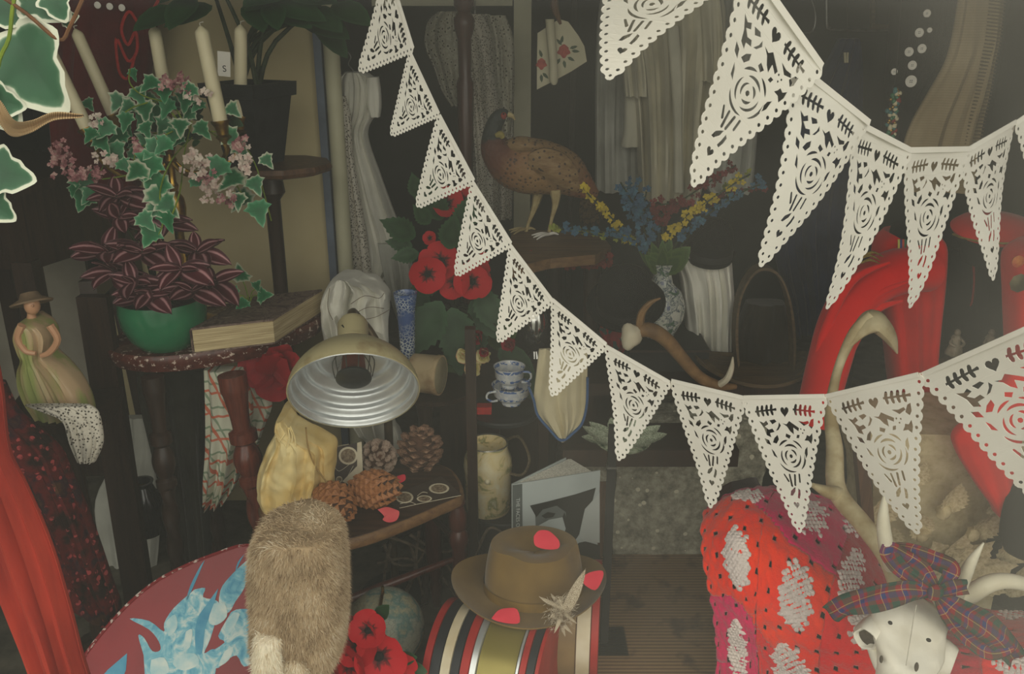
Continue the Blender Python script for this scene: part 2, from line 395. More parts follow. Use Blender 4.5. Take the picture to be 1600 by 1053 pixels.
# ================================================================== LEFT SIDE
# --- screen / board behind the plants
MT['beige'] = mat('beige_distemper', (206, 192, 150), (194, 178, 136), 4, .85)
MT['cream'] = mat('cream_gloss_paint', (206, 202, 172), (190, 186, 156), 6, .5)
MT['bluetrim'] = mat('grey_blue_paint', (104, 116, 134), (84, 94, 110), 8, .6)
Yb = 2.75
a0 = P(150, 300, Yb).x; a1 = P(509, 300, Yb).x
scr = thing('screen_panel', 'tall beige board with blue and cream edge behind the candles', 'screen', (a0/2+a1/2, Yb, 0))
B().box(((a0+a1)/2, Yb, .87), (a1-a0, .03, 1.74)).build('panel', MT['beige'], scr, False)
B().box((a1+.012, Yb-.01, .87), (.022, .05, 1.74)).build('edge_strip', MT['bluetrim'], scr, False)
B().lathe([(.024, 0), (.024, 1.76)], (a1+.05, Yb-.02, 0), seg=16).build('edge_post', MT['cream'], scr)
# --- dark red coat hanging with cords
MT['dkred'] = clothmat('dark_red_wool', (96, 20, 22), (70, 14, 16))
MT['redcord'] = mat('red_cord', (190, 34, 30), (160, 26, 24), 60, .8)
coat = thing('hanging_coat', 'dark red coat with white buttons and red cord hung behind the candles', 'coat', P(165, 215, 2.6))
loft([(-60, 95, 250), (0, 85, 248), (60, 80, 243), (130, 78, 235), (200, 82, 226), (290, 90, 220)], 2.6, .05, 6, .014, seed=3).build('coat_body', MT['dkred'], coat)
for x, y in ((153, 8), (172, 10), (191, 12)):
    p = P(x, y, 2.53); B().lathe([(.001, 0), (.008, 0), (.009, .003), (.006, .005), (.001, .005)], p, (0, -1, 0), 14).build('button', MT['paper'], coat)
B().tube(pt([(248, 0), (222, 38), (202, 18), (190, 45), (200, 70), (212, 50), (214, 80), (200, 95), (182, 60), (186, 110), (200, 122), (210, 90)], 2.52), .0042, 6, 6).build('cord', MT['redcord'], coat)
pbd = thing('pale_board', 'pale grey board standing behind the far left table legs', 'board', (P(30, 500, 2.95).x, 2.95, 0))
bz = P(30, 330, 2.95).z; B().box((P(20, 500, 2.95).x, 2.95, bz/2), (P(150, 500, 2.95).x-P(-110, 500, 2.95).x, .02, bz)).build('board_sheet', mat('pale_grey_paint', (170, 164, 148), (150, 144, 130), 5, .9), pbd, False)
B().box((P(20, 500, 2.95).x, 2.94, .04), (.5, .06, .08)).build('foot_rail', MT['dkwood'], pbd, False)
# --- dark table at far left
desk = thing('writing_table', 'dark wooden writing table at the far left edge', 'table', (P(60, 380, 2.5).x, 2.6, 0))
R = Matrix.Rotation(radians(-18), 3, 'Z')
dc = P(35, 270, 2.55); zt = dc.z
B().box((dc.x-.1, 2.6, zt), (.62, .5, .03), R).build('tabletop', MT['dkwood'], desk, False)
B().box((dc.x-.1, 2.6, zt-.12), (.54, .42, .21), R).build('apron', MT['dkwood'], desk, False)
for sx, sy in ((1, -1), (1, 1), (-1, 1), (-1, -1)):
    o_ = R @ V((.25*sx, .19*sy, 0)); B().bar(V((dc.x-.1+o_.x, 2.6+o_.y, zt-.2)), V((dc.x-.1+o_.x, 2.6+o_.y, 0)), .055, .055, V((0, 1, 0))).build('leg', MT['dkwood'], desk, False)
dr = B().box(V((dc.x-.1, 2.6, zt-.12)) + R @ V((0, -.212, 0)), (.4, .012, .13), R).build('drawer', MT['dkwood'], desk, False)
B().ball(V((dc.x-.1, 2.6, zt-.12)) + R @ V((0, -.23, 0)), .012, 10).build('knob', MT['brass'], dr)
# --- folding easel frame
ez = thing('easel_frame', 'brown wooden frame with a broad upright beside the figurine', 'easel', (P(185, 700, 2.12).x, 2.1, 0))
B().bar(P(146, 462, 2.12), P(222, 960, 2.12), .075, .03, V((0, 1, 0))).build('upright', MT['dkwood'], ez, False)
B().bar(P(138, 455, 2.14), P(178, 420, 2.5), .04, .05).build('top_rail', MT['dkwood'], ez, False)
B().bar(P(178, 420, 2.5), V((P(178, 420, 2.5).x+.02, 2.55, 0)), .04, .03, V((0, 1, 0))).build('rear_leg', MT['dkwood'], ez, False)
# --- oval side table
zt = .80
A = PZ(178, 553, zt); Bp = PZ(510, 478, zt); fc = (A+Bp)/2; ax = (Bp-A); La = ax.length/2; ax.normalize(); bx_ = V((-ax.y, ax.x, 0))
if bx_.y < 0: bx_ = -bx_
Lb = .185; fc = fc + bx_*.035
tab = thing('side_table', 'chipped oval mahogany side table carrying the green pot', 'table', (fc.x, fc.y, 0))
def oval(sc, z, n=56, scal=0.0):
    return [V((fc.x, fc.y, z)) + ax*(La*sc*cos(2*pi*k/n)*(1+scal*cos(8*2*pi*k/n))) + bx_*(Lb*sc*sin(2*pi*k/n)*(1+scal*cos(8*2*pi*k/n))) for k in range(n)]
m = M('chipped_mahogany', .32, 0, .45); nz = m.noise(70, 5, None, .65); n2 = m.noise(7, 5, m.mapv((8, 1, 8)))
chip = m.ramp(nz, [(.57, (0.0, 0.0, 0.0)), (.63, (1.0, 1.0, 1.0))]); m.col(m.mix(chip, m.ramp(n2, [(.3, (96, 46, 36)), (.7, (64, 30, 24))]), (206, 188, 172))); m.bump(nz, .2, .002)
MT['chipped'] = m.m
B().rings([oval(.90, zt-.048), oval(.97, zt-.044, 56, .006), oval(.99, zt-.030, 56, .008), oval(1.005, zt-.022, 56, .008), oval(1.005, zt-.006, 56, .008), oval(.985, zt, 56, .006), oval(.97, zt-.004), oval(.5, zt-.004), oval(.01, zt-.004)]).build('tabletop', MT['chipped'], tab)
MT['legwood'] = woodmat('polished_mahogany', (122, 60, 44), (78, 36, 28), .25)
def twistleg(b, top, bot, r):
    top = V(top); bot = V(bot); d = bot-top; L_ = d.length; s1, d1, u1 = frame(d, V((0, 1, 0)))
    rings = []; n = 90
    for i in range(n+1):
        t = i/n; h = t*L_
        tw = 0
        if t < .06: R_ = r*1.25
        elif t < .20: R_ = r*(1.15-.35*sin((t-.06)/.14*pi*.5))
        elif t < .24: R_ = r*1.25
        elif t < .36: R_ = r*(.75+.55*sin((t-.24)/.12*pi))
        elif t < .40: R_ = r*1.15
        elif t < .9: R_ = r*.86; tw = .17
        else: R_ = r*(1.1-.4*(t-.9)/.1)
        rings.append([top+d1*h+s1*(cos(a)*R_*(1+tw*cos(2*(a-t*26))))+u1*(sin(a)*R_*(1+tw*cos(2*(a-t*26)))) for a in [2*pi*k/20 for k in range(20)]])
    return b.rings(rings)
for (x0, y0, x1, y1, Yt, Yb2) in ((362, 585, 418, 880, 1.93, 2.02), (238, 588, 284, 930, 1.97, 2.0), (330, 545, 340, 800, 2.22, 2.26)):
    t_ = PZ(x0, y0, zt-.046); q_ = P(x1, y1, Yb2); k = t_.z/(t_.z-q_.z); bo = t_+(q_-t_)*k; bo.z = 0
    twistleg(B(), t_, bo, .028 if x0 == 362 else .022).build('leg', MT['legwood'] if x0 == 362 else MT['dkwood'], tab)
# --- green pot with striped plant
pc = PZ(262, 540, zt-.004)
m = M('green_glaze', .18, 0, .6); m.col(m.ramp(m.noise(10, 3), [(.3, (46, 124, 84)), (.7, (36, 106, 70))])); MT['greenglaze'] = m.m
MT['soil'] = mat('potting_soil', (52, 38, 28), (34, 24, 18), 60, .95, bump=.8, bs=120)
pot = thing('potted_plant', 'purple striped trailing houseplant in a round green glazed pot', 'plant', pc)
B().lathe([(.001, 0), (.058, 0), (.066, .004), (.088, .03), (.103, .065), (.107, .10), (.104, .122), (.103, .128), (.098, .128), (.097, .115), (.095, .108), (.001, .108)], pc, seg=40).build('pot', MT['greenglaze'], pot)
B().lathe([(.001, .112), (.094, .110), (.094, .105)], pc, seg=24, caps=False).build('soil', MT['soil'], pot)
rnd = random.Random(5); crown = pc+V((0, 0, .11))
heads = [(186, 338, -.03), (282, 418, -.09), (222, 392, -.04), (308, 392, -.02), (168, 392, -.05), (300, 452, -.10), (208, 440, -.10), (252, 345, .01), (182, 305, .0), (232, 458, -.11), (330, 440, -.05), (180, 425, -.06)]
for i, (x, y, dy) in enumerate(heads):
    h = P(x, y, pc.y+dy); B().tube([crown+V((rnd.uniform(-.04, .04), rnd.uniform(-.03, .03), 0)), (crown+h)/2+V((0, .02, .01)), h], [.004, .0035, .003], 6).build('stem', MT['dkstem'], pot)
    for k in range(8):
        a = k*2.4+rnd.uniform(-.6, .6); e = -.45+.17*k+rnd.uniform(-.25, .25)
        d = V((cos(a), sin(a)*.8-.25, e)).normalized()
        inst('leaf', LEAF['trad'], pot, h-V((0, 0, .004)), basis(d, V((rnd.uniform(-.4, .4), -.6, .8))), rnd.uniform(.07, .105)*(1.05-.05*k))
# --- old book on the table
m = M('marbled_boards', .7); v1 = m.noise(22, 6, None, .6, 1.2); m.col(m.ramp(v1, [(.34, (72, 54, 50)), (.48, (128, 108, 96)), (.58, (84, 64, 60)), (.72, (178, 158, 138))])); MT['marble'] = m.m
m = M('old_page_edges', .9); z_ = m.sep(m.tc.outputs['Object'])['Z']; m.col(m.ramp(m.noise(1, 3, m.mapv((8, 8, 420))), [(.3, (216, 198, 156)), (.7, (150, 130, 92))])); m.bump(m.noise(1, 2, m.mapv((4, 4, 500))), .5, .002); MT['pages'] = m.m
zb = zt-.002; h_ = .062
q = [PZ(303, 553, zb), PZ(430, 537, zb), PZ(506, 487, zb), PZ(395, 505, zb)]
q[3] = q[0]+(q[2]-q[1])*1.0
bk = thing('antique_book', 'thick old book with marbled brown cover lying on the oval table', 'book', (q[0]+q[2])/2)
cen = sum(q, V())/4
def inset(k, dz): return [cen+(p-cen)*k+V((0, 0, dz)) for p in q]
B().hexa(inset(1.0, 0), inset(1.0, .004)).build('back_cover', MT['marble'], bk, False)
B().hexa(inset(.985, .004), inset(.985, h_)).build('page_block', MT['pages'], bk, False)
B().hexa(inset(1.0, h_), inset(1.0, h_+.005)).build('front_cover', MT['marble'], bk, False)
B().hexa([inset(1.0, 0)[3], inset(1.0, 0)[0], inset(1.02, 0)[0], inset(1.02, 0)[3]], [inset(1.0, h_+.005)[3], inset(1.0, h_+.005)[0], inset(1.02, h_)[0], inset(1.02, h_)[3]]).build('spine', MT['marble'], bk, False)
# --- ivy sprig on the book
sp = thing('ivy_sprig', 'small ivy sprig lying on the old book', 'ivy', PZ(388, 470, zb+h_+.006))
s0 = PZ(390, 474, zb+h_+.009)
for x, y, L_, dx, dz in ((372, 462, .05, -.5, .3), (402, 462, .052, .9, .15), (380, 440, .06, -.1, 1.0), (398, 452, .04, .5, .7), (385, 468, .045, -.2, -.2)):
    e = P(x, y, s0.y-.01); B().tube([s0, (s0+e)/2+V((0, 0, .01)), e], .0015, 5).build('stem', MT['stemgreen'], sp)
    inst('leaf', LEAF['ivy'], sp, e, basis((dx, -.3, dz), (0, -1, .5)), L_)
# --- brass candelabrum and candles
Yc = pc.y+.16
cb = P(294, 470, Yc); cb.z = zt-.004
can = thing('candelabrum', 'brass candelabrum holding five ivory candles over the green pot', 'candelabrum', cb)
cx = cb.x
zz = lambda py: P(294, py, Yc).z
prof = [(.085, cb.z), (.086, cb.z+.008), (.06, cb.z+.018), (.03, cb.z+.034), (.016, cb.z+.05), (.022, zz(400)), (.013, zz(390)), (.012, zz(360)), (.022, zz(345)), (.026, zz(325)), (.023, zz(310)), (.010, zz(298)), (.014, zz(290)), (.009, zz(284)), (.010, zz(260)), (.018, zz(250)), (.012, zz(240)), (.02, zz(228)), (.004, zz(220))]
B().lathe(prof, (cx, Yc, 0), seg=24).build('stem', MT['brass'], can)
cand = [(137, 203, 64, 52, -.05, .0165), (178, 182, 117, 45, .10, .0155), (258, 142, 240, 40, .08, .0165), (345, 192, 313, 40, -.08, .0175), (376, 184, 376, 38, .05, .0165)]
labs = ['ivory candle leaning left, leftmost, behind the large ivy leaf', 'ivory candle leaning left, second from the left, before the dark red coat', 'short-looking ivory candle in the middle rising out of pink blossom', 'tall leaning ivory candle in front of the black square plant pot', 'straight upright ivory candle, rightmost on the candelabrum']
for (x0, y0, x1, y1, dy, r), lb in zip(cand, labs):
    Yk = Yc+dy; b0 = P(x0, y0, Yk); t0 = P(x1, y1, Yk); d = (t0-b0).normalized(); L_ = (t0-b0).length
    cup = B().lathe([(.001, -.055), (.007, -.055), (.009, -.045), (.02, -.034), (.014, -.028), (.0175, -.008), (.0235, .002), (.0235, .006), (.0185, .006), (.018, -.002), (.001, -.002)], b0, d, 20).build('candle_cup', MT['brass'], can)
    e = b0-d*.053; st = V((cx, Yc, zz(246)))
    B().tube([st, st+(e-st)*.25+V((0, 0, -.05)), st+(e-st)*.7+V((0, 0, -.06)), e-V((0, 0, .02)), e+d*.004], [.007, .006, .006, .006, .008], 8, 6).build('arm', MT['brass'], can)
    ca = thing('candle', lb, 'candle', b0-d*.002, 'candles on the brass candelabrum')
    B().lathe([(.001, -.001), (r, -.001), (r*.98, L_*.5), (r*.95, L_-.018), (r*.86, L_-.012), (r*.3, L_-.002), (.001, L_)], b0, d, 20).build('wax_stick', MT['candle'], ca)
    B().tube([b0+d*(L_-.003), b0+d*(L_+.006), b0+d*(L_+.008)+V((.009, 0, .0))], .0013, 5).build('wick', MT['wick'], ca)
# --- ivy garland with blossom wound round the candelabrum
gar = thing('ivy_garland', 'variegated ivy and pale pink blossom garland wound over the brass candelabrum', 'garland', V((cx, Yc, zz(300))))
rnd = random.Random(11); fo = Yc-.07
vines = [[(300, 215), (268, 250), (250, 300), (255, 345), (243, 378)], [(330, 205), (372, 215), (398, 255), (412, 300), (424, 345)], [(270, 200), (220, 215), (180, 225), (160, 262), (140, 300)], [(280, 190), (250, 160), (215, 165), (196, 175)],
         [(300, 190), (288, 240), (281, 300), (262, 352)], [(320, 200), (350, 225), (356, 260), (376, 300), (395, 325)], [(270, 205), (215, 235), (205, 270), (160, 280)], [(290, 200), (270, 165), (225, 150), (203, 130), (203, 108)]]
for vp in vines:
    k_ = rnd.uniform(-.05, .04); B().tube([P(x, y, (fo+k_+.02*sin(i*2)) if not (215 < x < 285 and y > 225) else pc.y-.145) for i, (x, y) in enumerate(vp)], .0018, 5, 5).build('vine', MT['stemgreen'], gar)
spots = [(190, 165, 46), (203, 118, 28), (176, 205, 38), (158, 222, 30), (150, 215, 34), (196, 222, 40), (215, 150, 36), (248, 138, 40), (232, 190, 44), (290, 158, 42), (318, 170, 34), (268, 170, 40), (240, 160, 30), (300, 185, 36), (236, 225, 46), (252, 240, 40), (262, 232, 34), (240, 262, 48), (228, 275, 40), (246, 292, 50), (236, 310, 44), (250, 325, 42), (232, 335, 34), (242, 372, 46), (255, 345, 36), (220, 348, 32),
         (352, 222, 44), (368, 238, 40), (350, 265, 42), (375, 290, 52), (392, 320, 54), (402, 330, 40), (372, 316, 38), (395, 290, 34), (408, 252, 26), (300, 290, 34), (125, 285, 46), (135, 315, 52), (118, 300, 34), (148, 308, 34), (150, 225, 38), (172, 240, 40), (205, 245, 34), (186, 262, 30), (280, 200, 38), (310, 205, 36), (222, 205, 36), (262, 200, 42), (200, 190, 36), (354, 175, 30), (270, 215, 38), (285, 225, 34), (210, 175, 40), (245, 180, 40), (226, 172, 38), (300, 145, 34), (256, 150, 36)]
for x, y, px in spots:
    front = 215 < x < 268 and y > 230; fq_ = pc.y-.15 if front else fo; px = px*1.15 if front else px
    p = P(x+rnd.uniform(-3, 3), y-px*.4, fq_+rnd.uniform(-.05, .04)*(.3 if front else 1)); s_ = px*S(y, fq_)
    d = V((rnd.uniform(-.7, .7), rnd.uniform(-.5, .1), rnd.uniform(-1, -.35)))
    inst('leaf', LEAF['ivy'], gar, p, basis(d, (rnd.uniform(-.4, .4), -1, rnd.uniform(-.2, .7))), s_*rnd.uniform(.78, 1.08))
for i in range(54):
    x = rnd.gauss(258, 42); y = rnd.gauss(190, 26)
    inst('leaf', LEAF['ivy'] if i % 3 == 0 else LEAF['dark'], gar, P(x, y, fo+.05+rnd.uniform(-.03, .05)), basis((rnd.uniform(-1, 1), -.3, rnd.uniform(-1, .5)), (0, -1, rnd.uniform(-.2, .7))), rnd.uniform(.028, .042))
m = M('blossom_pale', .8); m.col(m.ramp(m.noise(60, 2), [(.35, (206, 176, 164)), (.5, (176, 120, 122)), (.68, (118, 64, 70))])); MT['blossom'] = m.m
m = M('blossom_white', .8); m.col(m.ramp(m.noise(50, 2), [(.35, (236, 224, 208)), (.7, (208, 170, 162))])); MT['blossomw'] = m.m
def floret(b, c, r, n, rnd):
    s1, _, u1 = frame(n); n = V(n).normalized()
    for k in range(5):
        a = 2*pi*k/5+rnd.random(); d = s1*cos(a)+u1*sin(a); w = n.cross(d)*r*.45; c0 = V(c)
        b.add([c0, c0+d*r*.6+w+n*r*.2, c0+d*r*1.1+n*r*.1, c0+d*r*.6-w+n*r*.2], [(0, 1, 2, 3)])
    b.ball(V(c)+n*r*.15, r*.2, 6)
for x, y, sx, sy, n, k in ((95, 245, 18, 28, 26, 0), (122, 268, 26, 16, 26, 0), (262, 130, 16, 12, 14, 0), (285, 135, 20, 12, 16, 0), (308, 148, 12, 8, 8, 1), (310, 262, 18, 22, 22, 1), (332, 295, 24, 18, 26, 1), (355, 312, 16, 12, 12, 0), (382, 255, 12, 26, 18, 1), (305, 245, 14, 12, 12, 1), (170, 252, 22, 12, 16, 1), (212, 232, 10, 12, 10, 0), (372, 225, 12, 10, 10, 0), (150, 270, 12, 12, 12, 0), (155, 190, 12, 12, 10, 1), (322, 275, 16, 14, 14, 0)):
    b = B()
    for i in range(n):
        e = P(x+rnd.gauss(0, sx*.5), y+rnd.gauss(0, sy*.5), fo-.03+rnd.uniform(-.03, .03)); floret(b, e, rnd.uniform(.007, .0115), (rnd.uniform(-.6, .6), -1, rnd.uniform(-.2, .8)), rnd)
    b.build('blossom_cluster', MT['blossomw'] if k else MT['blossom'], gar)
# --- black square pot on a small stand
Ys = 2.42
st = P(436, 254, Ys)
stand = thing('plant_stand', 'small dark wooden stand with faceted top under the black pot', 'stand', (st.x, Ys, 0))
B().lathe([(.10, st.z-.03), (.135, st.z-.022), (.142, st.z-.012), (.138, st.z), (.001, st.z)], (st.x, Ys, 0), seg=10).build('stand_top', MT['midwood'], stand, False)
xl = P(425, 300, Ys).x
B().lathe([(.001, 0), (.10, 0), (.10, .02), (.03, .04), (.022, .1), (.02, st.z-.35), (.021, st.z-.1), (.036, st.z-.08), (.03, st.z-.03)], (xl, Ys, 0), seg=14).build('column', MT['dkwood'], stand)
bp = thing('potted_houseplant', 'leafy dark green plant in a square black plastic pot with price tag', 'plant', (st.x, Ys, st.z))
pcx = P(398, 240, Ys).x; ht = P(400, 128, Ys).z-st.z
def sq(w, z, a=.35): return [V((pcx+w*cos(a+k*pi/2), Ys+w*sin(a+k*pi/2), st.z+z)) for k in range(4)]
B().rings([sq(.075, .001), sq(.108, ht*.82), sq(.122, ht*.83), sq(.125, ht), sq(.114, ht), sq(.105, ht-.02), sq(.002, ht-.02)]).build('pot', MT['blackplastic'], bp, False)
rnd = random.Random(21)
for i in range(9):
    a = V((pcx+rnd.uniform(-.05, .05), Ys+rnd.uniform(-.04, .04), st.z+ht-.02)); e = P(rnd.uniform(270, 545), rnd.uniform(-55, 35), Ys+rnd.uniform(-.15, .1))
    B().tube([a, a+V(((e.x-a.x)*.25, 0, .12)), e], [.007, .006, .004], 7).build('stalk', MT['dkstem'], bp)
    for k in range(3):
        d = V((rnd.uniform(-1, 1), rnd.uniform(-.8, .2), rnd.uniform(-.5, .3)))
        inst('leaf', LEAF['dark'], bp, e, basis(d, (0, -.6, .8)), rnd.uniform(.10, .16))
for x, y, dx in ((430, 10, 1), (330, 8, -1), (480, 14, .9), (395, 0, .3), (280, 12, -.9), (520, 6, 1), (300, -5, -.2)):
    inst('leaf', LEAF['dark'], bp, P(x, y, Ys-.05), basis((dx*.6, -.4, -.28), (0, -.6, .8)), .13)
tg = P(350, 100, Ys-.07); tgm = B().box(tg, (.032, .001, .06), Matrix.Rotation(.1, 3, 'Y')).build('price_tag', MT['paper'], bp, False)
MT['ink'] = mat('dark_ink', (40, 38, 34), None, 10)
def textmesh(s, size, mt, loc, R, parent, name='lettering', ext=.0003):
    c = bpy.data.curves.new('t', 'FONT'); c.body = s; c.size = size; c.extrude = ext; c.align_x = 'CENTER'; c.align_y = 'CENTER'
    o = bpy.data.objects.new('t', c); COL.objects.link(o); dg = bpy.context.evaluated_depsgraph_get()
    me = bpy.data.meshes.new_from_object(o.evaluated_get(dg)); bpy.data.objects.remove(o); me.name = name
    me.materials.clear(); me.materials.append(mt); return inst(name, me, parent, loc, R)
FACE = Matrix(((1, 0, 0), (0, 0, -1), (0, 1, 0)))   # text upright facing -Y
textmesh('S', .022, MT['ink'], tg+V((0, -.0008, -.012)), FACE, tgm)
# --- large near ivy at top left and hessian ribbon
Yi = .86
ib = thing('trailing_ivy', 'big cream-edged ivy leaves trailing close behind the glass at top left', 'ivy', P(30, 100, Yi))
B().tube([P(133, -10, Yi), P(110, 40, Yi), P(92, 62, Yi), P(40, 20, Yi), P(-20, -20, Yi)], .0018, 6).build('stem', mat('ivy_stem_brown', (120, 78, 44), (92, 60, 34), 40), ib)
B().tube([P(60, -420, Yi+.02), P(48, -200, Yi), P(30, -40, Yi), P(20, 10, Yi), P(14, 60, Yi), P(-4, 110, Yi), P(-12, 250, Yi), P(-30, 330, Yi)], .0018, 6).build('stem', MT['stemgreen'], ib)
for x, y, d, n, px in ((18, 48, (.48, -.15, -.88), (-.25, -1, .2), 150), (-22, 2, (.75, -.1, -.35), (0, -1, .3), 74), (38, -26, (.75, 0, -.65), (0, -1, .2), 84), (78, -16, (.2, 0, -.6), (.2, -1, .2), 52), (-30, 108, (.5, -.2, -1), (.3, -1, .1), 110),
                        (-22, 262, (1, -.1, -.25), (0, -1, .3), 82), (-30, 300, (.75, 0, -.8), (0, -1, .2), 66), (96, 32, (1, 0, .25), (0, -1, .3), 30), (-20, 150, (.9, 0, -.3), (0, -1, 0), 60)):
    inst('leaf', LEAF['ivybig'], ib, P(x, y, Yi+(x % 7)*.004), basis(d, n), px*S(y, Yi))
m = M('hessian', .95); m.col(m.mix(m.stripe(m.sep(m.attr('rc', 'Vector'))['X'], 330, .5), (196, 168, 126), (140, 112, 78))); MT['hessian'] = m.m
b = B(); rows = []
cv = cr([(-30, 120, .80), (0, 152, .80), (22, 184, .81), (50, 186, .83), (85, 175, .84), (130, 180, .845)], 8)
for i, (x, y, yy) in enumerate(cv):
    t = i/(len(cv)-1); w = 66*(1-t)**.8+2; rows.append([P(x-6*s_*(1-t), y+(s_)*w*.5+8*(1-t), yy+.03*s_*(1-s_)) for s_ in (0, .25, .5, .75, 1)])
o = b.grid(rows)
for i in range(len(rows)):
    for k in range(5): b.rc[i*5+k] = (i*.0012*4, k*.01)
rb = tag(b.build('hessian_ribbon', MT['hessian']), 'tan hessian ribbon curling under the big ivy leaf', 'ribbon')
sm_ = rb.modifiers.new('th', 'SOLIDIFY'); sm_.thickness = .001
# --- figurine of a lady, its lace-covered stand and shawls
Yf = 1.92
stz = P(90, 645, Yf).z
fs = thing('lamp_table', 'narrow dark stand under a lace cloth at the left', 'stand', (P(90, 640, Yf).x, Yf+.02, 0))
B().box((P(85, 640, Yf).x, Yf+.03, stz-.012), (.24, .2, .024), Matrix.Rotation(.2, 3, 'Z')).build('stand_top', MT['dkwood'], fs, False)
B().lathe([(.09, 0), (.09, .02), (.03, .05), (.025, stz-.1), (.04, stz-.02)], (P(85, 640, Yf).x, Yf+.03, 0), seg=12).build('column', MT['dkwood'], fs)
m = M('white_lace', .9); vv = m.vor(150); m.col(m.ramp(vv, [(.25, (70, 64, 56)), (.42, (206, 200, 186))])); m.bump(vv, .5, .002); MT['lace'] = m.m
lc = tag(loft([(632, 40, 140), (640, 60, 152), (655, 96, 158), (690, 108, 162), (720, 122, 150)], Yf-.1, .014, 7, .006, seed=9).build('lace_cloth', MT['lace']), 'white lace cloth hanging off the stand beneath the figurine', 'cloth')
m = M('porcelain_green', .3, 0, .5); zf = m.attr('a'); ns = m.noise(9, 3)
m.col(m.mix(m.ramp(m.noise(1, 3, m.mapv((22, 22, 2))), [(.42, (0.0, 0.0, 0.0)), (.6, (1.0, 1.0, 1.0))]), (150, 160, 92), (196, 168, 132))); MT['figdress'] = m.m
MT['figskin'] = mat('porcelain_skin', (206, 160, 124), (190, 140, 106), 10, .35)
MT['fighat'] = mat('porcelain_hat', (140, 118, 92), (110, 90, 70), 14, .4)
fg = thing('porcelain_figurine', 'porcelain lady in a green crinoline dress and wide hat', 'figurine', P(88, 648, Yf))
loft([(496, 42, 56), (505, 34, 76), (520, 30, 86), (540, 38, 84), (552, 44, 84), (568, 36, 104), (590, 34, 124), (615, 42, 138), (635, 55, 144), (652, 66, 146)], Yf, .055, 13, .007, N=64, seed=4, drift=.1, back=.9).build('dress', MT['figdress'], fg)
B().tube([P(50, 500, Yf), P(49, 490, Yf), P(48, 482, Yf)], [.012, .009, .01], 10).build('neck', MT['figskin'], fg)
hd = B().ball(P(50, 477, Yf-.01), (.017, .018, .022), 16).build('head', MT['figskin'], fg)
B().ball(P(51, 478, Yf-.029), (.003, .004, .003), 8).build('nose', MT['figskin'], hd)
B().lathe([(.001, .012), (.018, .010), (.024, -.002), (.046, -.012), (.044, -.016), (.02, -.01), (.001, -.008)], P(47, 464, Yf+.005), (-.25, .3, 1), 20).build('hat', MT['fighat'], fg)
for a in ([(34, 508), (28, 528), (40, 548), (56, 552)], [(78, 508), (90, 530), (78, 550), (64, 556)]):
    B().tube(pt(a, Yf-.055), [.009, .008, .007, .005], 8).build('arm', MT['figskin'], fg)
m = M('paisley_shawl', .9, 0, .1); v1 = m.vor(70, 'F1', 'Color'); v2 = m.vor(70); n_ = m.noise(16, 4)
c0 = m.ramp(n_, [(.40, (34, 20, 18)), (.52, (82, 22, 22)), (.60, (40, 22, 30)), (.70, (70, 44, 30))])
msk = m.math('MULTIPLY', m.math('LESS_THAN', v2, .42), m.math('GREATER_THAN', m.sep(v1)['X'], .62)); m.col(m.mix(m.math('MULTIPLY', msk, m.ramp(m.noise(60, 3), [(.45, (0.0, 0.0, 0.0)), (.55, (.8, .8, .8))])), c0, (160, 66, 66))); MT['paisley'] = m.m
tag(loft([(596, -40, 8), (640, -40, 30), (668, -40, 62), (700, -30, 96), (735, -10, 112), (790, 20, 136), (850, 48, 158), (905, 80, 176), (945, 120, 190), (962, 160, 184)], 1.72, .03, 8, .016, seed=12).build('paisley_shawl', MT['paisley']), 'dark paisley shawl with red sprigs draped beside the red curtain', 'shawl')
MT['redcurtain'] = mat('red_orange_velvet', (176, 52, 32), (140, 36, 24), 5, .8, stretch=(6, 6, .8))
tag(loft([(-260, -330, -190), (0, -250, -120), (250, -180, -70), (420, -130, -30), (520, -100, -12), (600, -75, 4), (700, -60, 16), (760, -40, 44), (850, -20, 82), (950, 18, 112), (1020, 45, 130), (1100, 70, 155), (1180, 90, 175)], 1.12, .02, 6, .012, seed=2, drift=.2).build('red_curtain', MT['redcurtain']), 'orange-red velvet curtain falling at the lower left corner', 'curtain')
# --- dim things under the oval table
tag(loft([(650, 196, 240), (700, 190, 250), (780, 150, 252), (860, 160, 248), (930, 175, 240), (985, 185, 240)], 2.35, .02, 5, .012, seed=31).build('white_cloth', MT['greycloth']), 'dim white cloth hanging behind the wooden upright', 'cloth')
jg = thing('black_jug', 'small black jug with a gold band in the shade below the table', 'jug', P(226, 830, 2.2))
plathe(B(), 226, 2.2, [(2, 832), (20, 832), (28, 806), (28, 784), (20, 768), (16, 758), (19, 752), (14, 752), (12, 760), (1, 790)], 24).build('jug_body', mat('black_glaze', (22, 22, 24), (16, 16, 18), 10, .15, spec=.6), jg)
plathe(B(), 226, 2.2, [(18, 771), (21.5, 766), (18.5, 761)], 24, py0=832).build('gold_band', MT['brass'], jg)
B().tube(pt([(245, 764), (260, 772), (258, 800), (250, 808)], 2.2), .006, 7).build('handle', MT['black'], jg)
tag(loft([(575, 214, 330), (640, 222, 332), (740, 246, 330), (840, 262, 336), (900, 272, 338)], 2.33, .02, 7, .014, seed=17).build('grey_drape', clothmat('dark_grey_satin', (66, 64, 54), (40, 38, 32), rough=.5)), 'dark grey satin drape hanging beneath the oval table', 'drape')
tag(loft([(900, 280, 430), (940, 250, 440), (985, 240, 460), (1020, 230, 470)], 2.1, .1, 7, .02, seed=18, top=1).build('purple_cloth', clothmat('dark_purple_cloth', (48, 32, 52), (30, 22, 34))), 'dark purple cloth heaped on the floor behind the red tray', 'cloth')
m = M('check_tea_towel', .95, 0, .1); rc = m.sep(m.attr('rc', 'Vector'))
c_ = (206, 206, 186)
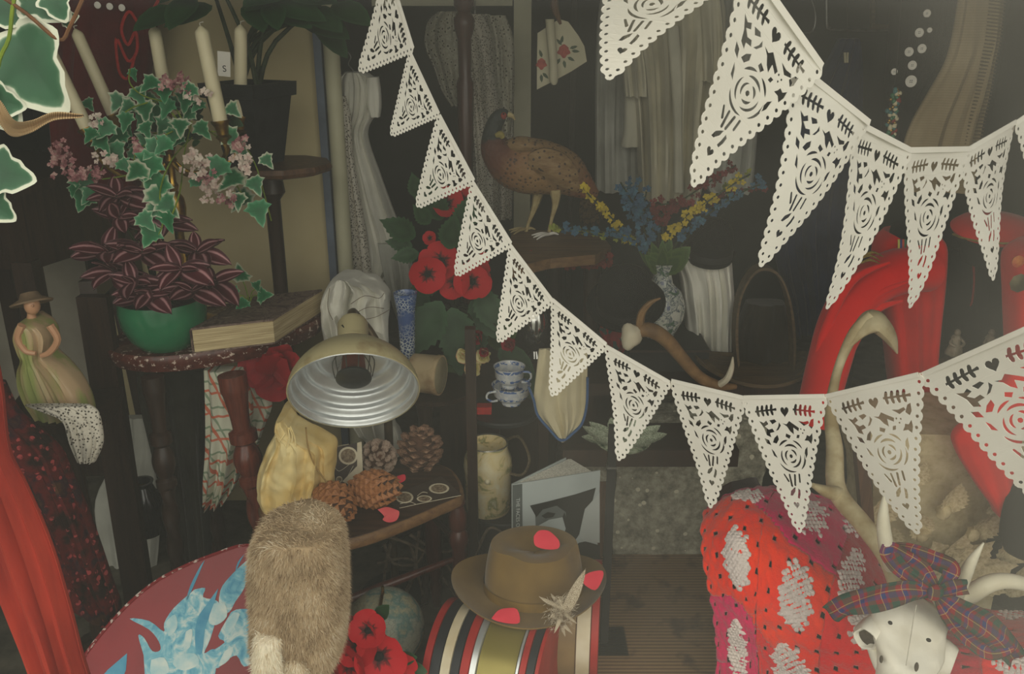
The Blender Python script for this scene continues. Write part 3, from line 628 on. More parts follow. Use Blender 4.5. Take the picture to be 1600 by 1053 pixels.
sx1 = m.stripe(m.math('ADD', rc['X'], m.math('MULTIPLY', rc['Y'], .35)), 17, .12); sy1 = m.stripe(rc['Y'], 15, .10); sx2 = m.stripe(m.math('ADD', rc['X'], m.math('MULTIPLY', rc['Y'], .35)), 17, .09, .7); sy2 = m.stripe(rc['Y'], 15, .09, .6)
k1 = m.mix(m.math('MULTIPLY', m.math('MAXIMUM', sx2, sy2), .7), c_, (96, 130, 100)); k2 = m.mix(m.math('MULTIPLY', m.math('MAXIMUM', sx1, sy1), .85), k1, (206, 92, 60)); m.col(k2); MT['teatowel'] = m.m
tag(loft([(575, 320, 380), (640, 322, 396), (700, 322, 380), (750, 318, 372), (786, 318, 350)], 2.16, .03, 5, .016, seed=8).build('tea_towel', MT['teatowel']), 'checked tea towel with red and green lines hanging left of the turned leg', 'towel', 'checked tea towels')
tag(loft([(580, 370, 392), (600, 374, 412), (625, 378, 424), (640, 380, 424), (670, 384, 412), (720, 386, 396)], 2.2, .012, 4, .006, seed=14).build('tea_towel', MT['teatowel']), 'folded corner of a checked towel right of the turned leg', 'towel', 'checked tea towels')
# --- red cloth flower behind the lamp
ff = thing('cloth_flower', 'large crumpled red cloth flower between oval table and lamp', 'flower', P(425, 610, 2.2))
rnd = random.Random(9); MT['dkpoppy'] = attrmat('dark_red_silk', [(0.0, (110, 10, 20)), (1.0, (156, 18, 30))], .7, .2, 30); pm = petalmesh('red_petal', MT['dkpoppy'], .2, .12)
for i in range(12):
    a = i*.9; inst('petal', pm, ff, P(430+rnd.uniform(-16, 20), 575+rnd.uniform(-10, 12), 2.2+rnd.uniform(-.03, .03)), basis((cos(a), -.3, sin(a)*.6), (0, -1, .3)), rnd.uniform(.06, .085))
# ================================================================== MIDDLE
# --- baby gown on a hanger
MT['metal'] = mat('grey_wire', (150, 150, 146), (120, 120, 116), 20, .35, .9)
gw = thing('christening_gown', 'long white christening gown with lace panel hanging beside the beige board', 'dress', P(570, 480, 2.85))
loft([(112, 540, 572), (122, 530, 586), (140, 527, 592), (175, 526, 588), (200, 527, 576), (225, 527, 578), (270, 528, 594), (320, 530, 612), (370, 533, 632), (400, 534, 640), (425, 534, 628), (445, 534, 600)], 2.86, .05, 9, .02, seed=6, N=72, top=.2).build('gown_body', MT['whitecloth'], gw)
loft([(120, 574, 592), (140, 572, 595), (165, 574, 596), (182, 580, 594)], 2.83, .03, 3, .004, seed=2).build('sleeve', MT['whitecloth'], gw)
loft([(150, 527, 540), (180, 526, 548), (215, 527, 550), (240, 528, 552), (300, 530, 562), (360, 533, 572), (420, 534, 580), (440, 536, 584), (450, 540, 580)], 2.79, .02, 6, .008, seed=5).build('lace_panel', MT['lace'], gw)
loft([(380, 590, 640), (430, 600, 646), (470, 612, 640), (500, 622, 634)], 2.8, .02, 5, .01, seed=15).build('skirt_fold', MT['greycloth'], gw)
B().tube(pt([(556, 118), (550, 108), (544, 100), (548, 90), (544, 82), (538, 84)], 2.86), .0018, 6).build('hanger_hook', MT['metal'], gw)
# --- lace blouse, turned post, cream frame at the back
m = M('open_lace', .9, 0, .1); vv = m.vor(70); m.col(m.ramp(vv, [(.18, (70, 68, 60)), (.36, (190, 186, 168)), (.7, (170, 166, 150))])); m.bump(vv, .7, .003); MT['lacebig'] = m.m
tmp_ = 0
lb = thing('lace_blouse', 'white lace blouse hanging behind the turned wooden post', 'blouse', P(740, 320, 3.55))
loft([(18, 685, 722), (35, 668, 730), (70, 664, 734), (105, 678, 734), (140, 690, 736), (165, 706, 740)], 3.5, .05, 6, .02, seed=21).build('shawl_collar', MT['lacebig'], lb)
loft([(22, 716, 765), (60, 712, 790), (110, 720, 798), (160, 728, 800), (190, 732, 802), (260, 738, 802), (340, 742, 800)], 3.56, .05, 7, .02, seed=22).build('blouse_body', MT['lace'], lb)
loft([(24, 760, 790), (60, 768, 802), (120, 772, 804), (170, 780, 802), (205, 786, 798)], 3.47, .04, 4, .012, seed=23).build('front_panel', MT['lacebig'], lb)
B().tube([P(742, 26, 3.55), P(742, 14, 3.56), P(742, 2, 3.76)], .004, 6).build('hanger_hook', MT['metal'], lb)
tp = thing('turned_post', 'dark turned wooden stand post behind the second flag of the bunting', 'post', (P(728, 200, 3.2).x, 3.2, 0))
zt_ = P(728, -60, 3.2).z
B().lathe([(.15, 0), (.15, .03), (.03, .06), (.026, .9), (.022, 1.0), (.03, P(728, 130, 3.2).z), (.022, P(728, 120, 3.2).z), (.024, P(728, 60, 3.2).z), (.034, P(728, 45, 3.2).z), (.036, P(728, 30, 3.2).z), (.022, P(728, 18, 3.2).z), (.034, P(728, 8, 3.2).z), (.03, zt_)], (P(728, 200, 3.2).x, 3.2, 0), seg=16).build('post_shaft', MT['redwood'], tp)
Yw = 3.8
xx = P(816, 150, Yw).x; zf_ = P(816, 3, Yw).z
t1 = struct(B().box((xx, Yw, zf_/2+.2), (.07, .05, zf_+.4)).build('trim_1', MT['cream'], None, False))
xl_ = P(598, 3, Yw).x
struct(B().box(((xl_+xx)/2-.04, Yw, zf_+.01), (xx-xl_-.0, .05, .05)).build('trim_2', MT['cream'], None, False))
# --- floral oven glove bag
m = M('floral_cotton', .9, 0, .1); MT['oilcloth'] = mat('cream_cotton', (196, 190, 164), (180, 174, 148), 10, .9)
bag = thing('floral_bag', 'cream cotton bag printed with red roses hanging from a cord', 'bag', P(876, 140, 2.95))
Yg = 2.95
ol = [(840, 52), (858, 40), (874, 30), (888, 34), (904, 56), (913, 72), (917, 96), (892, 112), (866, 126), (839, 140), (839, 96)]
B().poly([P(x, y, Yg) for x, y in ol], (0, -1, 0), .02).build('bag_body', MT['oilcloth'], bag, False)
loft([(30, 852, 866), (60, 854, 868), (100, 858, 871), (124, 858, 872), (132, 862, 869)], Yg-.012, .02, 2, .002, N=24).build('strap', MT['oilcloth'], bag)
B().tube(pt([(866, 0), (868, 16), (876, 38)], Yg), [.012, .012, .004], 8).build('cord', MT['midwood'], bag)
MT['roseprint'] = mat('rose_print', (178, 84, 74), (140, 56, 54), 90, .9); MT['leafprint'] = mat('leaf_print', (78, 92, 72), (60, 76, 60), 60, .9)
rnd = random.Random(3)
for cx_, cy_, r_, mt in ((881, 80, 9.5, 'roseprint'), (846, 100, 8, 'roseprint')):
    pp_ = [P(cx_+r_*(1+.18*sin(5*a))*cos(a), cy_+r_*(1+.18*cos(4*a))*sin(a), Yg-.0008) for a in [2*pi*k/22 for k in range(22)]]
    B().poly(pp_, (0, -1, 0), .0006).build('printed_rose', MT[mt], bag, False)
for cx_, cy_, a in ((872, 96, 2.2), (892, 92, .5), (874, 66, 4.0), (896, 74, 6), (882, 100, 1.4), (845, 84, 4.4), (846, 122, 1.5), (878, 62, 4.9), (852, 118, .8), (899, 80, .1)):
    u = V((cos(a), sin(a))); w = V((-u.y, u.x)); B().poly([P(cx_+u.x*k+w.x*j, cy_+u.y*k+w.y*j, Yg-.0008) for k, j in ((-6, 0), (-2, 2.6), (3, 2), (7, 0), (3, -2), (-2, -2.6))], (0, -1, 0), .0006).build('printed_leaf', MT['leafprint'], bag, False)
# --- shelf and stuffed pheasant
Yp = 2.8; zs = P(870, 366, Yp).z
shf = thing('round_table', 'brown wooden table top with red flowers under the pheasant', 'table', (P(870, 380, Yp).x, Yp, 0))
sc_ = [PZ(792, 420, zs), PZ(860, 404, zs), PZ(930, 398, zs), PZ(955, 385, zs), PZ(935, 362, zs), PZ(800, 358, zs)]
B().hexa([p-V((0, 0, .03)) for p in sc_], sc_).build('tabletop', MT['tanwood'], shf, False)
for x, y in ((812, Yp-.08), (925, Yp-.02), (870, Yp+.15)):
    X = P(x, 400, Yp).x; B().lathe([(.02, 0), (.028, .3), (.02, .5), (.03, zs-.06), (.03, zs-.03)], (X, y, 0), seg=12).build('leg', MT['dkwood'], shf)
rf = thing('red_garland', 'dark red dried flower garland under the brown table edge', 'garland', P(895, 412, 2.62))
rnd = random.Random(8); MT['dkredfl'] = mat('dried_red', (128, 34, 30), (92, 24, 24), 50, .9)
for k in range(5):
    b = B()
    for i in range(16): floret(b, P(838+k*26+rnd.uniform(-12, 14), 402+k*.5+rnd.uniform(-7, 14), 2.6+rnd.uniform(-.02, .02)), rnd.uniform(.008, .014), (rnd.uniform(-1, 1), -1, rnd.uniform(-1, 1)), rnd)
    b.build('flower_cluster', MT['dkredfl'], rf)
B().tube(pt([(832, 404), (880, 410), (920, 408), (955, 396)], 2.61), .003, 5).build('twine', MT['dkstem'], rf)
ph = thing('stuffed_pheasant', 'stuffed cock pheasant with copper plumage standing on the brown table', 'pheasant', P(850, 366, Yp))
spine = [(934, 304, 5), (922, 298, 14), (905, 287, 24), (880, 270, 36), (850, 262, 42), (820, 258, 44), (795, 248, 40), (776, 232, 27), (770, 212, 17), (772, 196, 13), (779, 184, 12), (788, 178, 9), (794, 179, 4)]
sp_ = cr(spine, 6); b = B(); n_s = 26; rings = []
for i, (x, y, r) in enumerate(sp_):
    a_ = P(*sp_[max(i-1, 0)][:2], Yp); c_ = P(*sp_[min(i+1, len(sp_)-1)][:2], Yp); s1, d1, u1 = frame(c_-a_, V((0, -1, 0))); c0 = P(x, y, Yp); R_ = r*S(y, Yp)
    rings.append([c0 + s1*(cos(2*pi*k/n_s)*R_) + u1*(sin(2*pi*k/n_s)*R_*.85) for k in range(n_s)])
b.rings(rings)
for i in range(len(rings)):
    for k in range(n_s): b.a[i*n_s+k] = i/(len(rings)-1)
m = M('pheasant_plumage', .6, 0, .4); aa = m.attr('a'); vv = m.vor(75); nn = m.noise(30, 4)
aa = m.math('ADD', aa, m.math('MULTIPLY', m.math('SUBTRACT', nn, .5), .10))
base = m.ramp(aa, [(.02, (120, 74, 40)), (.12, (126, 66, 34)), (.25, (140, 108, 68)), (.38, (150, 114, 70)), (.47, (132, 88, 48)), (.54, (100, 50, 30)), (.64, (78, 34, 24)), (.665, (26, 34, 32)), (.86, (26, 38, 40)), (.92, (30, 40, 44))])
sk = m.math('MULTIPLY', m.math('LESS_THAN', vv, .30), m.math('LESS_THAN', aa, .52)); m.col(m.mix(m.math('MULTIPLY', sk, .75), base, (44, 28, 18))); m.bump(vv, .5, .006); MT['plume'] = m.m
b.build('body', MT['plume'], ph)
def wing(pts, Y, th, mt, name):
    b = B(); c = P(sum(p[0] for p in pts)/len(pts), sum(p[1] for p in pts)/len(pts), Y-th)
    out = [P(x, y, Y) for x, y in cr(pts+[pts[0]], 4)[:-1]]; mid = [c*.45+p*.55-V((0, th*.25, 0)) for p in out]; n = len(out)
    o = b.add([c]+mid+out+[p+V((0, th*.8, 0)) for p in out], [])
    for i in range(n):
        j = (i+1) % n; b.f += [(o, o+1+j, o+1+i), (o+1+i, o+1+j, o+1+n+j, o+1+n+i), (o+1+n+i, o+1+n+j, o+1+2*n+j, o+1+2*n+i)]
    return b.build(name, mt, ph)
m = M('wing_feathers', .6); v3 = m.noise(1, 4, m.mapv((30, 30, 90), (0, .7, 0))); vv = m.vor(60); m.col(m.mix(m.math('LESS_THAN', vv, .25), m.ramp(v3, [(.3, (156, 126, 84)), (.6, (128, 96, 58)), (.75, (84, 56, 36))]), (60, 38, 26))); m.bump(v3, .4, .004); MT['wingf'] = m.m
wing([(828, 240), (850, 232), (880, 240), (900, 262), (905, 285), (908, 300), (892, 298), (865, 286), (838, 270), (826, 256)], Yp-.078, .03, MT['wingf'], 'wing')
wing([(790, 222), (810, 214), (835, 218), (850, 230), (830, 238), (805, 240)], Yp-.055, .025, MT['wingf'], 'shoulder_feathers')
MT['tailf'] = mat('tail_feathers', (104, 80, 48), (56, 40, 26), 1, .7, stretch=(20, 20, 90))
tl = lancemesh('tail_feather', MT['tailf'], .06)
for k, (x, y) in enumerate(((938, 352), (930, 358), (922, 352), (908, 350), (945, 345), (915, 360))):
    a_ = P(905+k*3, 290, Yp+.02); e = P(x, y, Yp+.16); inst('tail_feather', tl, ph, a_, basis(e-a_, (0, -1, .2)), (e-a_).length*1.1)
MT['wattle'] = mat('red_wattle', (160, 34, 30), (120, 26, 24), 60, .6)
B().ball(P(787, 181, Yp-.022), (.009, .005, .011), 12, nz=.2, fq=90).build('wattle', MT['wattle'], ph)
B().ball(P(787, 178, Yp-.029), .003, 8).build('eye', MT['black'], ph)
MT['horn'] = mat('pale_horn', (196, 178, 130), (170, 150, 104), 30, .5)
B().tube(pt([(792, 178), (800, 181), (805, 188)], Yp), [.009, .007, .001], 8).build('beak', MT['horn'], ph)
B().tube(pt([(774, 212), (782, 210), (786, 216)], Yp-.03), [.006, .011, .006], 8).build('neck_ring', mat('neck_yellow', (176, 160, 80), None, 20), ph)
for a in ([(868, 296, Yp-.03), (868, 318, Yp-.03), (862, 342, Yp-.03), (858, 362, Yp-.03)], [(842, 296, Yp+.04), (836, 322, Yp+.04), (826, 348, Yp+.04), (822, 362, Yp+.04)]):
    lg = B().tube(pt(a), [.02, .011, .0055, .006], 8).build('leg', MT['horn'], ph); f_ = pt(a)[-1]; f_.z = zs+.004
    for dx, dy in ((-.05, -.03), (-.055, .0), (-.04, -.055), (.03, .01)): B().tube([f_+V((0, 0, .004)), f_+V((dx*.5, dy*.5, .006)), f_+V((dx, dy, 0))], [.005, .0045, .002], 6).build('toe', MT['paper'] if a[0][0] == 868 else MT['horn'], lg)
# --- white shirts on the rail
rail = thing('clothes_rail', 'dark metal clothes rail above the white shirts', 'rail', P(1060, -70, 3.45))
ra = P(900, -75, 3.45); rb_ = P(1420, -75, 3.45); B().tube([ra, (ra+rb_)/2, rb_], .011, 8).build('rail_bar', MT['black'], rail)
for p in (ra, rb_): B().tube([p, V((p.x, p.y, 1.2)), V((p.x, p.y, 0))], .011, 8).build('upright', MT['black'], rail)
def garment(name, lab, cat, rows, Y, mt, **k):
    return tag(loft(rows, Y, **k).build(name, mt), lab, cat)
MT['shirt'] = clothmat('cream_linen', (204, 200, 180), (180, 176, 158)); MT['shirt2'] = clothmat('ivory_cotton', (214, 208, 184), (190, 184, 162))
sh = thing('white_shirt', 'white nightshirt with ruffled front in the middle of the rail', 'shirt', P(1060, 310, 3.4))
loft([(-70, 1030, 1070), (-45, 985, 1110), (0, 972, 1130), (60, 975, 1132), (110, 985, 1122), (180, 992, 1112), (250, 996, 1106), (312, 1000, 1092)], 3.4, .07, 11, .03, N=80, seed=41).build('shirt_body', MT['shirt2'], sh)
loft([(-40, 975, 1010), (40, 970, 1000), (110, 972, 1008), (150, 976, 1010)], 3.33, .05, 4, .012, seed=42).build('sleeve', MT['shirt2'], sh)
loft([(-30, 1090, 1122), (60, 1096, 1130), (120, 1098, 1126), (126, 1096, 1124)], 3.33, .05, 4, .012, seed=43).build('sleeve', MT['shirt2'], sh)
loft([(40, 1042, 1060), (120, 1048, 1066), (200, 1052, 1066), (300, 1052, 1068)], 3.32, .02, 2, .004, seed=44).build('front_placket', MT['shirt'], sh)
sl = thing('white_blouse', 'greyish white blouse hung left of the nightshirt', 'shirt', P(960, 300, 3.5))
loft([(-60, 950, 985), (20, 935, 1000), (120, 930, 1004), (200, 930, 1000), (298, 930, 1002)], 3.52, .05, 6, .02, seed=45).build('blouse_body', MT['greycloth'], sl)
loft([(150, 975, 998), (200, 974, 998), (226, 970, 998), (228, 972, 996)], 3.4, .03, 2, .003, seed=46).build('cuff', MT['shirt'], sl)
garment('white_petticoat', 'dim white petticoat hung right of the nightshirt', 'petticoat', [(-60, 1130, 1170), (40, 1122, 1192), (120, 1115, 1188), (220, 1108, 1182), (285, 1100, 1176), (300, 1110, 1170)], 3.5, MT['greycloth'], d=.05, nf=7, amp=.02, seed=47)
# --- white chemise heaped behind the lamp
MT['thread'] = mat('brown_thread', (110, 92, 76), None, 30)
ch = thing('white_chemise', 'crumpled white chemise embroidered with dark thread behind the lamp', 'garment', P(560, 700, 2.4))
loft([(428, 535, 562), (436, 522, 590), (452, 510, 612), (472, 506, 610), (510, 508, 606), (560, 515, 606), (620, 540, 612), (660, 560, 622), (695, 590, 632)], 2.4, .08, 6, .02, N=96, sub=9, seed=51, top=1, crum=.028, cf=11).build('chemise_body', MT['whitecloth'], ch)
for a in ([(548, 475), (570, 462), (592, 466), (600, 458)], [(552, 492), (575, 480), (600, 482)], [(515, 450), (512, 480), (520, 500)], [(556, 500), (585, 496), (608, 484)]):
    B().tube(pt(a, 2.285), .0009, 5).build('thread', MT['thread'], ch)
# --- small pedestal table with vase and canister
Yt = 2.32; pz = P(680, 604, Yt).z; pxx = P(680, 604, Yt).x
ptb = thing('pedestal_table', 'small round pedestal table holding the blue vase and the tin', 'table', (pxx, Yt, 0))
B().lathe([(.09, pz-.024), (.108, pz-.014), (.11, pz), (.001, pz)], (pxx, Yt, 0), seg=32).build('tabletop', MT['dkwood'], ptb)
B().lathe([(.012, .06), (.03, .12), (.02, .2), (.03, .3), (.016, .36), (.02, pz-.1), (.03, pz-.02)], (P(664, 640, Yt).x, Yt, 0), seg=14).build('column', MT['dkwood'], ptb)
for k in range(3):
    a = k*2.1+.5; X = P(664, 640, Yt).x; B().tube([(X, Yt, .16), (X+.1*cos(a), Yt+.1*sin(a), .1), (X+.18*cos(a), Yt+.18*sin(a), .012)], [.014, .012, .012], 8).build('foot', MT['dkwood'], ptb)
m = M('blue_white_porcelain', .2, 0, .6); v_ = m.vor(110, 'DISTANCE_TO_EDGE'); zc = m.noise(12, 3); f1 = m.ramp(v_, [(.05, (206, 214, 214)), (.14, (58, 82, 130))]); m.col(m.mix(m.ramp(zc, [(.42, (0.0, 0.0, 0.0)), (.58, (1.0, 1.0, 1.0))]), f1, (70, 96, 150))); MT['crackle'] = m.m
vs = thing('bud_vase', 'tall flared blue and white crackle vase beside the poppies', 'vase', V((P(637, 596, Yt).x, Yt+.03, pz)))
hv = P(637, 462, Yt).z-pz; B().lathe([(.001, 0), (.022, 0), (.024, .006), (.019, .03), (.021, hv*.4), (.023, hv*.6), (.026, hv*.82), (.032, hv*.96), (.033, hv), (.029, hv), (.02, hv*.85), (.001, hv*.84)], (P(637, 596, Yt).x, Yt+.03, pz), seg=24).build('vase_body', MT['crackle'], vs)
cn = thing('tin_canister', 'stained cream tin canister lying on its side with glass end', 'canister', V((P(668, 600, Yt).x, Yt-.04, pz)))
MT['tin'] = mat('stained_cream_tin', (216, 194, 152), (146, 108, 74), 14, .5, lo=.4, hi=.7)
ca_ = V((P(642, 566, Yt-.04).x, Yt-.03, pz+.056)); dx_ = V((1, -.28, 0)).normalized()
B().lathe([(.001, 0), (.046, 0), (.053, .006), (.054, .07), (.056, .074), (.056, .085), (.051, .086), (.05, .08), (.001, .079)], ca_, dx_, 32).build('tin_body', MT['tin'], cn)
B().lathe([(.001, .082), (.050, .082), (.050, .086), (.030, .089), (.001, .090)], ca_, dx_, 24).build('glass_end', mat('dusty_lens', (186, 176, 144), (150, 140, 110), 8, .1, spec=.6), cn)
# --- heat lamp
ln = V((.12, -.84, -.53)).normalized()
Lc = P(553, 612, 1.95)
m = M('brushed_aluminium', .3, .65, .5); nn = m.noise(14, 4); m.col(m.ramp(nn, [(.3, (226, 230, 230)), (.7, (196, 200, 200))])); m.b.inputs['Roughness'].default_value = .36; MT['alu'] = m.m
MT['lampcream'] = mat('chipped_cream_enamel', (196, 184, 140), (150, 124, 84), 16, .4, lo=.5, hi=.75)
lp = thing('heat_lamp', 'cream enamelled heat lamp with ribbed aluminium reflector tilted down', 'lamp', V((Lc.x, Lc.y+.3, 0)))
rr = .152
outp = []; inp = []
for i in range(41):
    t = i/40; h = -.135*(1-t); r = .035+(rr-.035)*(sin(t*pi/2)**.75)
    outp.append((r+.003, h)); inp.append((r-.0015+.0042*cos(t*2*pi*5.2)*(t > .15), h+.004))
B().lathe(outp+[(rr+.004, .001), (rr-.001, .002)], Lc, ln, 56, caps=False).build('shade', MT['lampcream'], lp)
B().lathe(inp+[(rr+.001, .0035)], Lc, ln, 56, caps=False).build('reflector', MT['alu'], lp)
B().lathe([(.037, -.13), (.036, -.15), (.038, -.152), (.038, -.205), (.033, -.215), (.001, -.217)], Lc, ln, 28).build('neck', MT['lampcream'], lp)
MT['ceram'] = mat('brown_ceramic', (120, 56, 40), (80, 34, 28), 20, .6)
el = B().lathe([(.02, -.13), (.026, -.11), (.03, -.06), (.028, -.045), (.001, -.045)], Lc, ln, 20).build('element_core', MT['ceram'], lp)
B().lathe([(.001, -.044), (.042, -.044), (.043, -.038), (.036, -.034), (.001, -.034)], Lc, ln, 28).build('element_cap', mat('dull_steel', (92, 96, 96), (70, 74, 74), 12, .4, .8), lp)
s1, _, u1 = frame(ln)
for k in range(10):
    a = 2*pi*k/10; d = s1*cos(a)+u1*sin(a); B().tube([Lc+ln*-.125+d*.028, Lc+ln*-.09+d*.05, Lc+ln*-.042+d*.044], .0016, 5).build('guard_wire', MT['metal'], lp)
nb = Lc-ln*.21; ft = V((P(606, 690, 2.2).x, 2.2, 0))
B().tube([nb, nb-ln*.04+V((0, .03, -.02)), V((ft.x, 2.19, nb.z-.14)), V((ft.x, 2.2, .3)), ft+V((0, 0, .02))], [.014, .012, .012, .012, .012], 10, 6).build('stand_tube', mat('dull_bronze', (110, 92, 66), (80, 66, 48), 14, .4, .6), lp)
B().lathe([(.10, 0), (.10, .012), (.02, .024), (.013, .06)], ft, seg=24).build('stand_base', MT['black'], lp)
B().tube([Lc-ln*.19+V((.02, -.037, 0)), Lc-ln*.185+V((.0, -.043, .01)), Lc-ln*.2+V((-.02, -.036, .015))], .002, 5).build('cable', MT['black'], lp)
# --- stool with pine cones, cards, sack
zst = .46
seatpx = [(402, 792), (430, 826), (470, 842), (520, 848), (570, 838), (640, 812), (690, 790), (724, 772), (716, 742), (690, 724), (620, 716), (520, 722), (440, 745)]
sp3 = [PZ(x, y, zst) for x, y in seatpx]; sc0 = sum(sp3, V())/len(sp3); sp3 = [V(p) for p in cr([tuple(p) for p in sp3]+[tuple(sp3[0])], 4)[:-1]]
stl = thing('wooden_stool', 'worn wooden stool with turned legs holding the pine cones', 'stool', (sc0.x, sc0.y, 0))
def ringz(k, dz): return [V((sc0.x+(p.x-sc0.x)*k, sc0.y+(p.y-sc0.y)*k, zst+dz)) for p in sp3]
m = M('worn_seat', .5); g1 = m.noise(8, 5, m.mapv((1, 9, 9), (0, 0, .5))); m.col(m.ramp(g1, [(.3, (74, 50, 34)), (.7, (46, 30, 22))])); MT['seatdk'] = m.m
B().rings([ringz(.93, -.034), ringz(.99, -.026), ringz(1.0, -.016), ringz(.99, -.004), ringz(.965, 0)][::1], caps=True).build('seat', MT['tanwood'], stl)
B().rings([ringz(.955, 0), ringz(.95, .0012), ringz(.02, .0012)]).build('seat_face', MT['seatdk'], stl)
def turned(b, a, c, r):
    a = V(a); c = V(c); L_ = (c-a).length
    b.lathe([(r*1.0, 0), (r*1.1, L_*.04), (r*.8, L_*.06), (r*1.15, L_*.12), (r*1.15, L_*.2), (r*.8, L_*.22), (r*1.2, L_*.25), (r*1.25, L_*.3), (r*.95, L_*.34), (r*1.1, L_*.6), (r*.7, L_*.8), (r*.9, L_*.84), (r*.55, L_)], a, c-a, 18); return b
lt = [PZ(712, 782, zst-.02), PZ(450, 835, zst-.02), PZ(440, 752, zst-.02), PZ(670, 735, zst-.02)]
lt[0] += V((-.0, .02, 0))
lb_ = []
for p in lt:
    o_ = V((p.x-sc0.x, p.y-sc0.y, 0)); e = V((p.x+o_.x*.06, p.y+o_.y*.06, 0)); lb_.append(e); turned(B(), p, e, .021).build('leg', MT['redwood'], stl)
at_ = lambda i, z: lt[i]+(lb_[i]-lt[i])*((lt[i].z-z)/lt[i].z)
B().tube([at_(0, .26), (at_(0, .26)+at_(1, .2))/2, at_(1, .2)], [.007, .012, .007], 10).build('stretcher', MT['redwood'], stl)
B().tube([at_(0, .3), at_(3, .3)], .008, 8, 1).build('stretcher', MT['dkwood'], stl)
B().tube([at_(1, .22), at_(2, .22)], .008, 8, 1).build('stretcher', MT['dkwood'], stl)
# sack
m = M('cream_muslin', .85, 0, .2); m.col(m.ramp(m.noise(7, 4), [(.35, (232, 214, 160)), (.55, (216, 186, 118)), (.75, (226, 204, 150))])); m.bump(m.noise(90, 3), .2, .002); MT['muslin'] = m.m
sz = zst+.003; Yk = PZ(465, 782, sz).y
sk_ = thing('muslin_pouch', 'cream muslin pouch tied at the neck standing on the stool', 'pouch', V((P(465, 782, Yk).x, Yk, sz)))
loft([(641, 440, 452), (650, 436, 458), (662, 437, 466), (676, 432, 500), (688, 424, 522), (710, 414, 524), (735, 406, 524), (758, 404, 522), (775, 408, 518), (785, 416, 512), (787, 430, 505)], Yk, .07, 9, .008, N=72, seed=61, drift=.3, back=.8, top=.6, crum=.008, cf=22, sub=8).build('pouch_body', MT['muslin'], sk_)
b = B()
for x0, y0, x1, y1 in ((446, 668, 436, 690), (450, 668, 448, 700), (454, 666, 462, 704), (440, 670, 430, 684), (452, 668, 456, 692)): b.tube(pt([(x0, y0, Yk-.055), ((x0+x1)/2+3, (y0+y1)/2, Yk-.07), (x1, y1, Yk-.072)]), .0018, 5)
b.build('tie_string', MT['muslin'], sk_)
for a in ([(478, 668), (482, 700), (494, 730), (512, 755)],): B().tube(pt(a, Yk-.073), .0022, 5).build('seam', mat('pouch_seam', (170, 140, 86), None, 20), sk_)
# pine cones
def scalemesh(name, m, closed):
    b = B()
    if closed: b.add([V((-.5, 0, 0)), V((0, -.35, .08)), V((.5, 0, 0)), V((0, .55, .0)), V((0, .05, .3)), V((0, .0, -.2))], [(0, 1, 4), (1, 2, 4), (2, 3, 4), (3, 0, 4), (1, 0, 5), (2, 1, 5), (3, 2, 5), (0, 3, 5)])
    else: b.add([V((-.2, -.6, 0)), V((.2, -.6, 0)), V((.5, .3, .1)), V((.25, .62, .18)), V((-.25, .62, .18)), V((-.5, .3, .1)), V((0, .4, .34)), V((0, .2, -.12))], [(0, 1, 6), (1, 2, 6), (2, 3, 6), (3, 4, 6), (4, 5, 6), (5, 0, 6), (1, 0, 7), (2, 1, 7), (3, 2, 7), (4, 3, 7), (5, 4, 7), (0, 5, 7)])
    me = b.mesh(name, smooth=False); me.materials.append(m); return me
MT['coneo'] = mat('orange_brown_cone', (176, 118, 70), (140, 88, 50), 4, .6); MT['coned'] = mat('dark_cone', (112, 78, 58), (176, 142, 116), 3, .7, lo=.45, hi=.7); MT['coneg'] = mat('grey_cone', (128, 104, 88), (180, 162, 144), 3, .7, lo=.45, hi=.7)
MT['conecore'] = mat('cone_core', (84, 54, 36), (62, 40, 28), 30, .9)
def cone(lab, c, ax_, L_, r, mt, closed, rows, seed):
    c = V(c); ax_ = V(ax_).normalized(); o = thing('pine_cone', lab, 'pine cone', c-V((0, 0, r*.98)), 'pine cones on the stool')
    pr = [(r*.9*(max(0.0, sin(pi*min(1, (t*.86+.10))))**.7), (t-.5)*L_) for t in [k/10 for k in range(11)]]; B().lathe(pr, c, ax_, 18).build('core', MT['conecore'], o)
    me = scalemesh('cone_scale', mt, closed); s1, _, u1 = frame(ax_, V((0, 1, 0))); tot = 0
    for i in range(rows):
        t = (i+.5)/rows; rad = r*(max(0.02, sin(pi*min(1, (t*.86+.10))))**.7); cnt = max(5, int(2*pi*rad/(r*(.50 if closed else .66)))); 
        for k in range(cnt):
            a = 2*pi*(k+.5*(i % 2))/cnt; d = s1*cos(a)+u1*sin(a); sl_ = cos(pi*min(1, (t*.86+.10)))
            nrm = (d - ax_*sl_*.9).normalized(); p = c+ax_*((t-.5)*L_)+d*rad*(.93 if closed else .86)
            lon = ax_ if closed else (ax_*.55+d*.6)
            inst('scale', me, o, p, basis(lon, nrm), r*(.60 if closed else .60)*(.75+.35*(rad/r)))
    for k in range(7):
        a = k*2.4; d = s1*cos(a)+u1*sin(a); e = .25+.75*(k % 3)/2; inst('scale', me, o, c+ax_*(L_*.44)+d*r*.22*e, basis(ax_+d*e*.7, d-ax_*.2+V((0, 0, .01))), r*.46)
    return o
z0 = sz
cp = lambda x, y, r: (lambda q: V((q.x, q.y, z0+r)))(PZ(x, y, z0+r))
cone('large dark open pine cone standing at the back of the stool', cp(656, 702, .052), (.1, -.1, 1), .115, .05, MT['coned'], False, 8, 1)
cone('small grey open pine cone between the card and the large dark cone', cp(591, 715, .036), (.25, -.75, .6), .075, .04, MT['coneg'], False, 6, 2)
cone('orange-brown closed pine cone at the front left of the stool', cp(523, 786, .046), (.72, -.65, -.1), .11, .047, MT['coneo'], True, 9, 3)
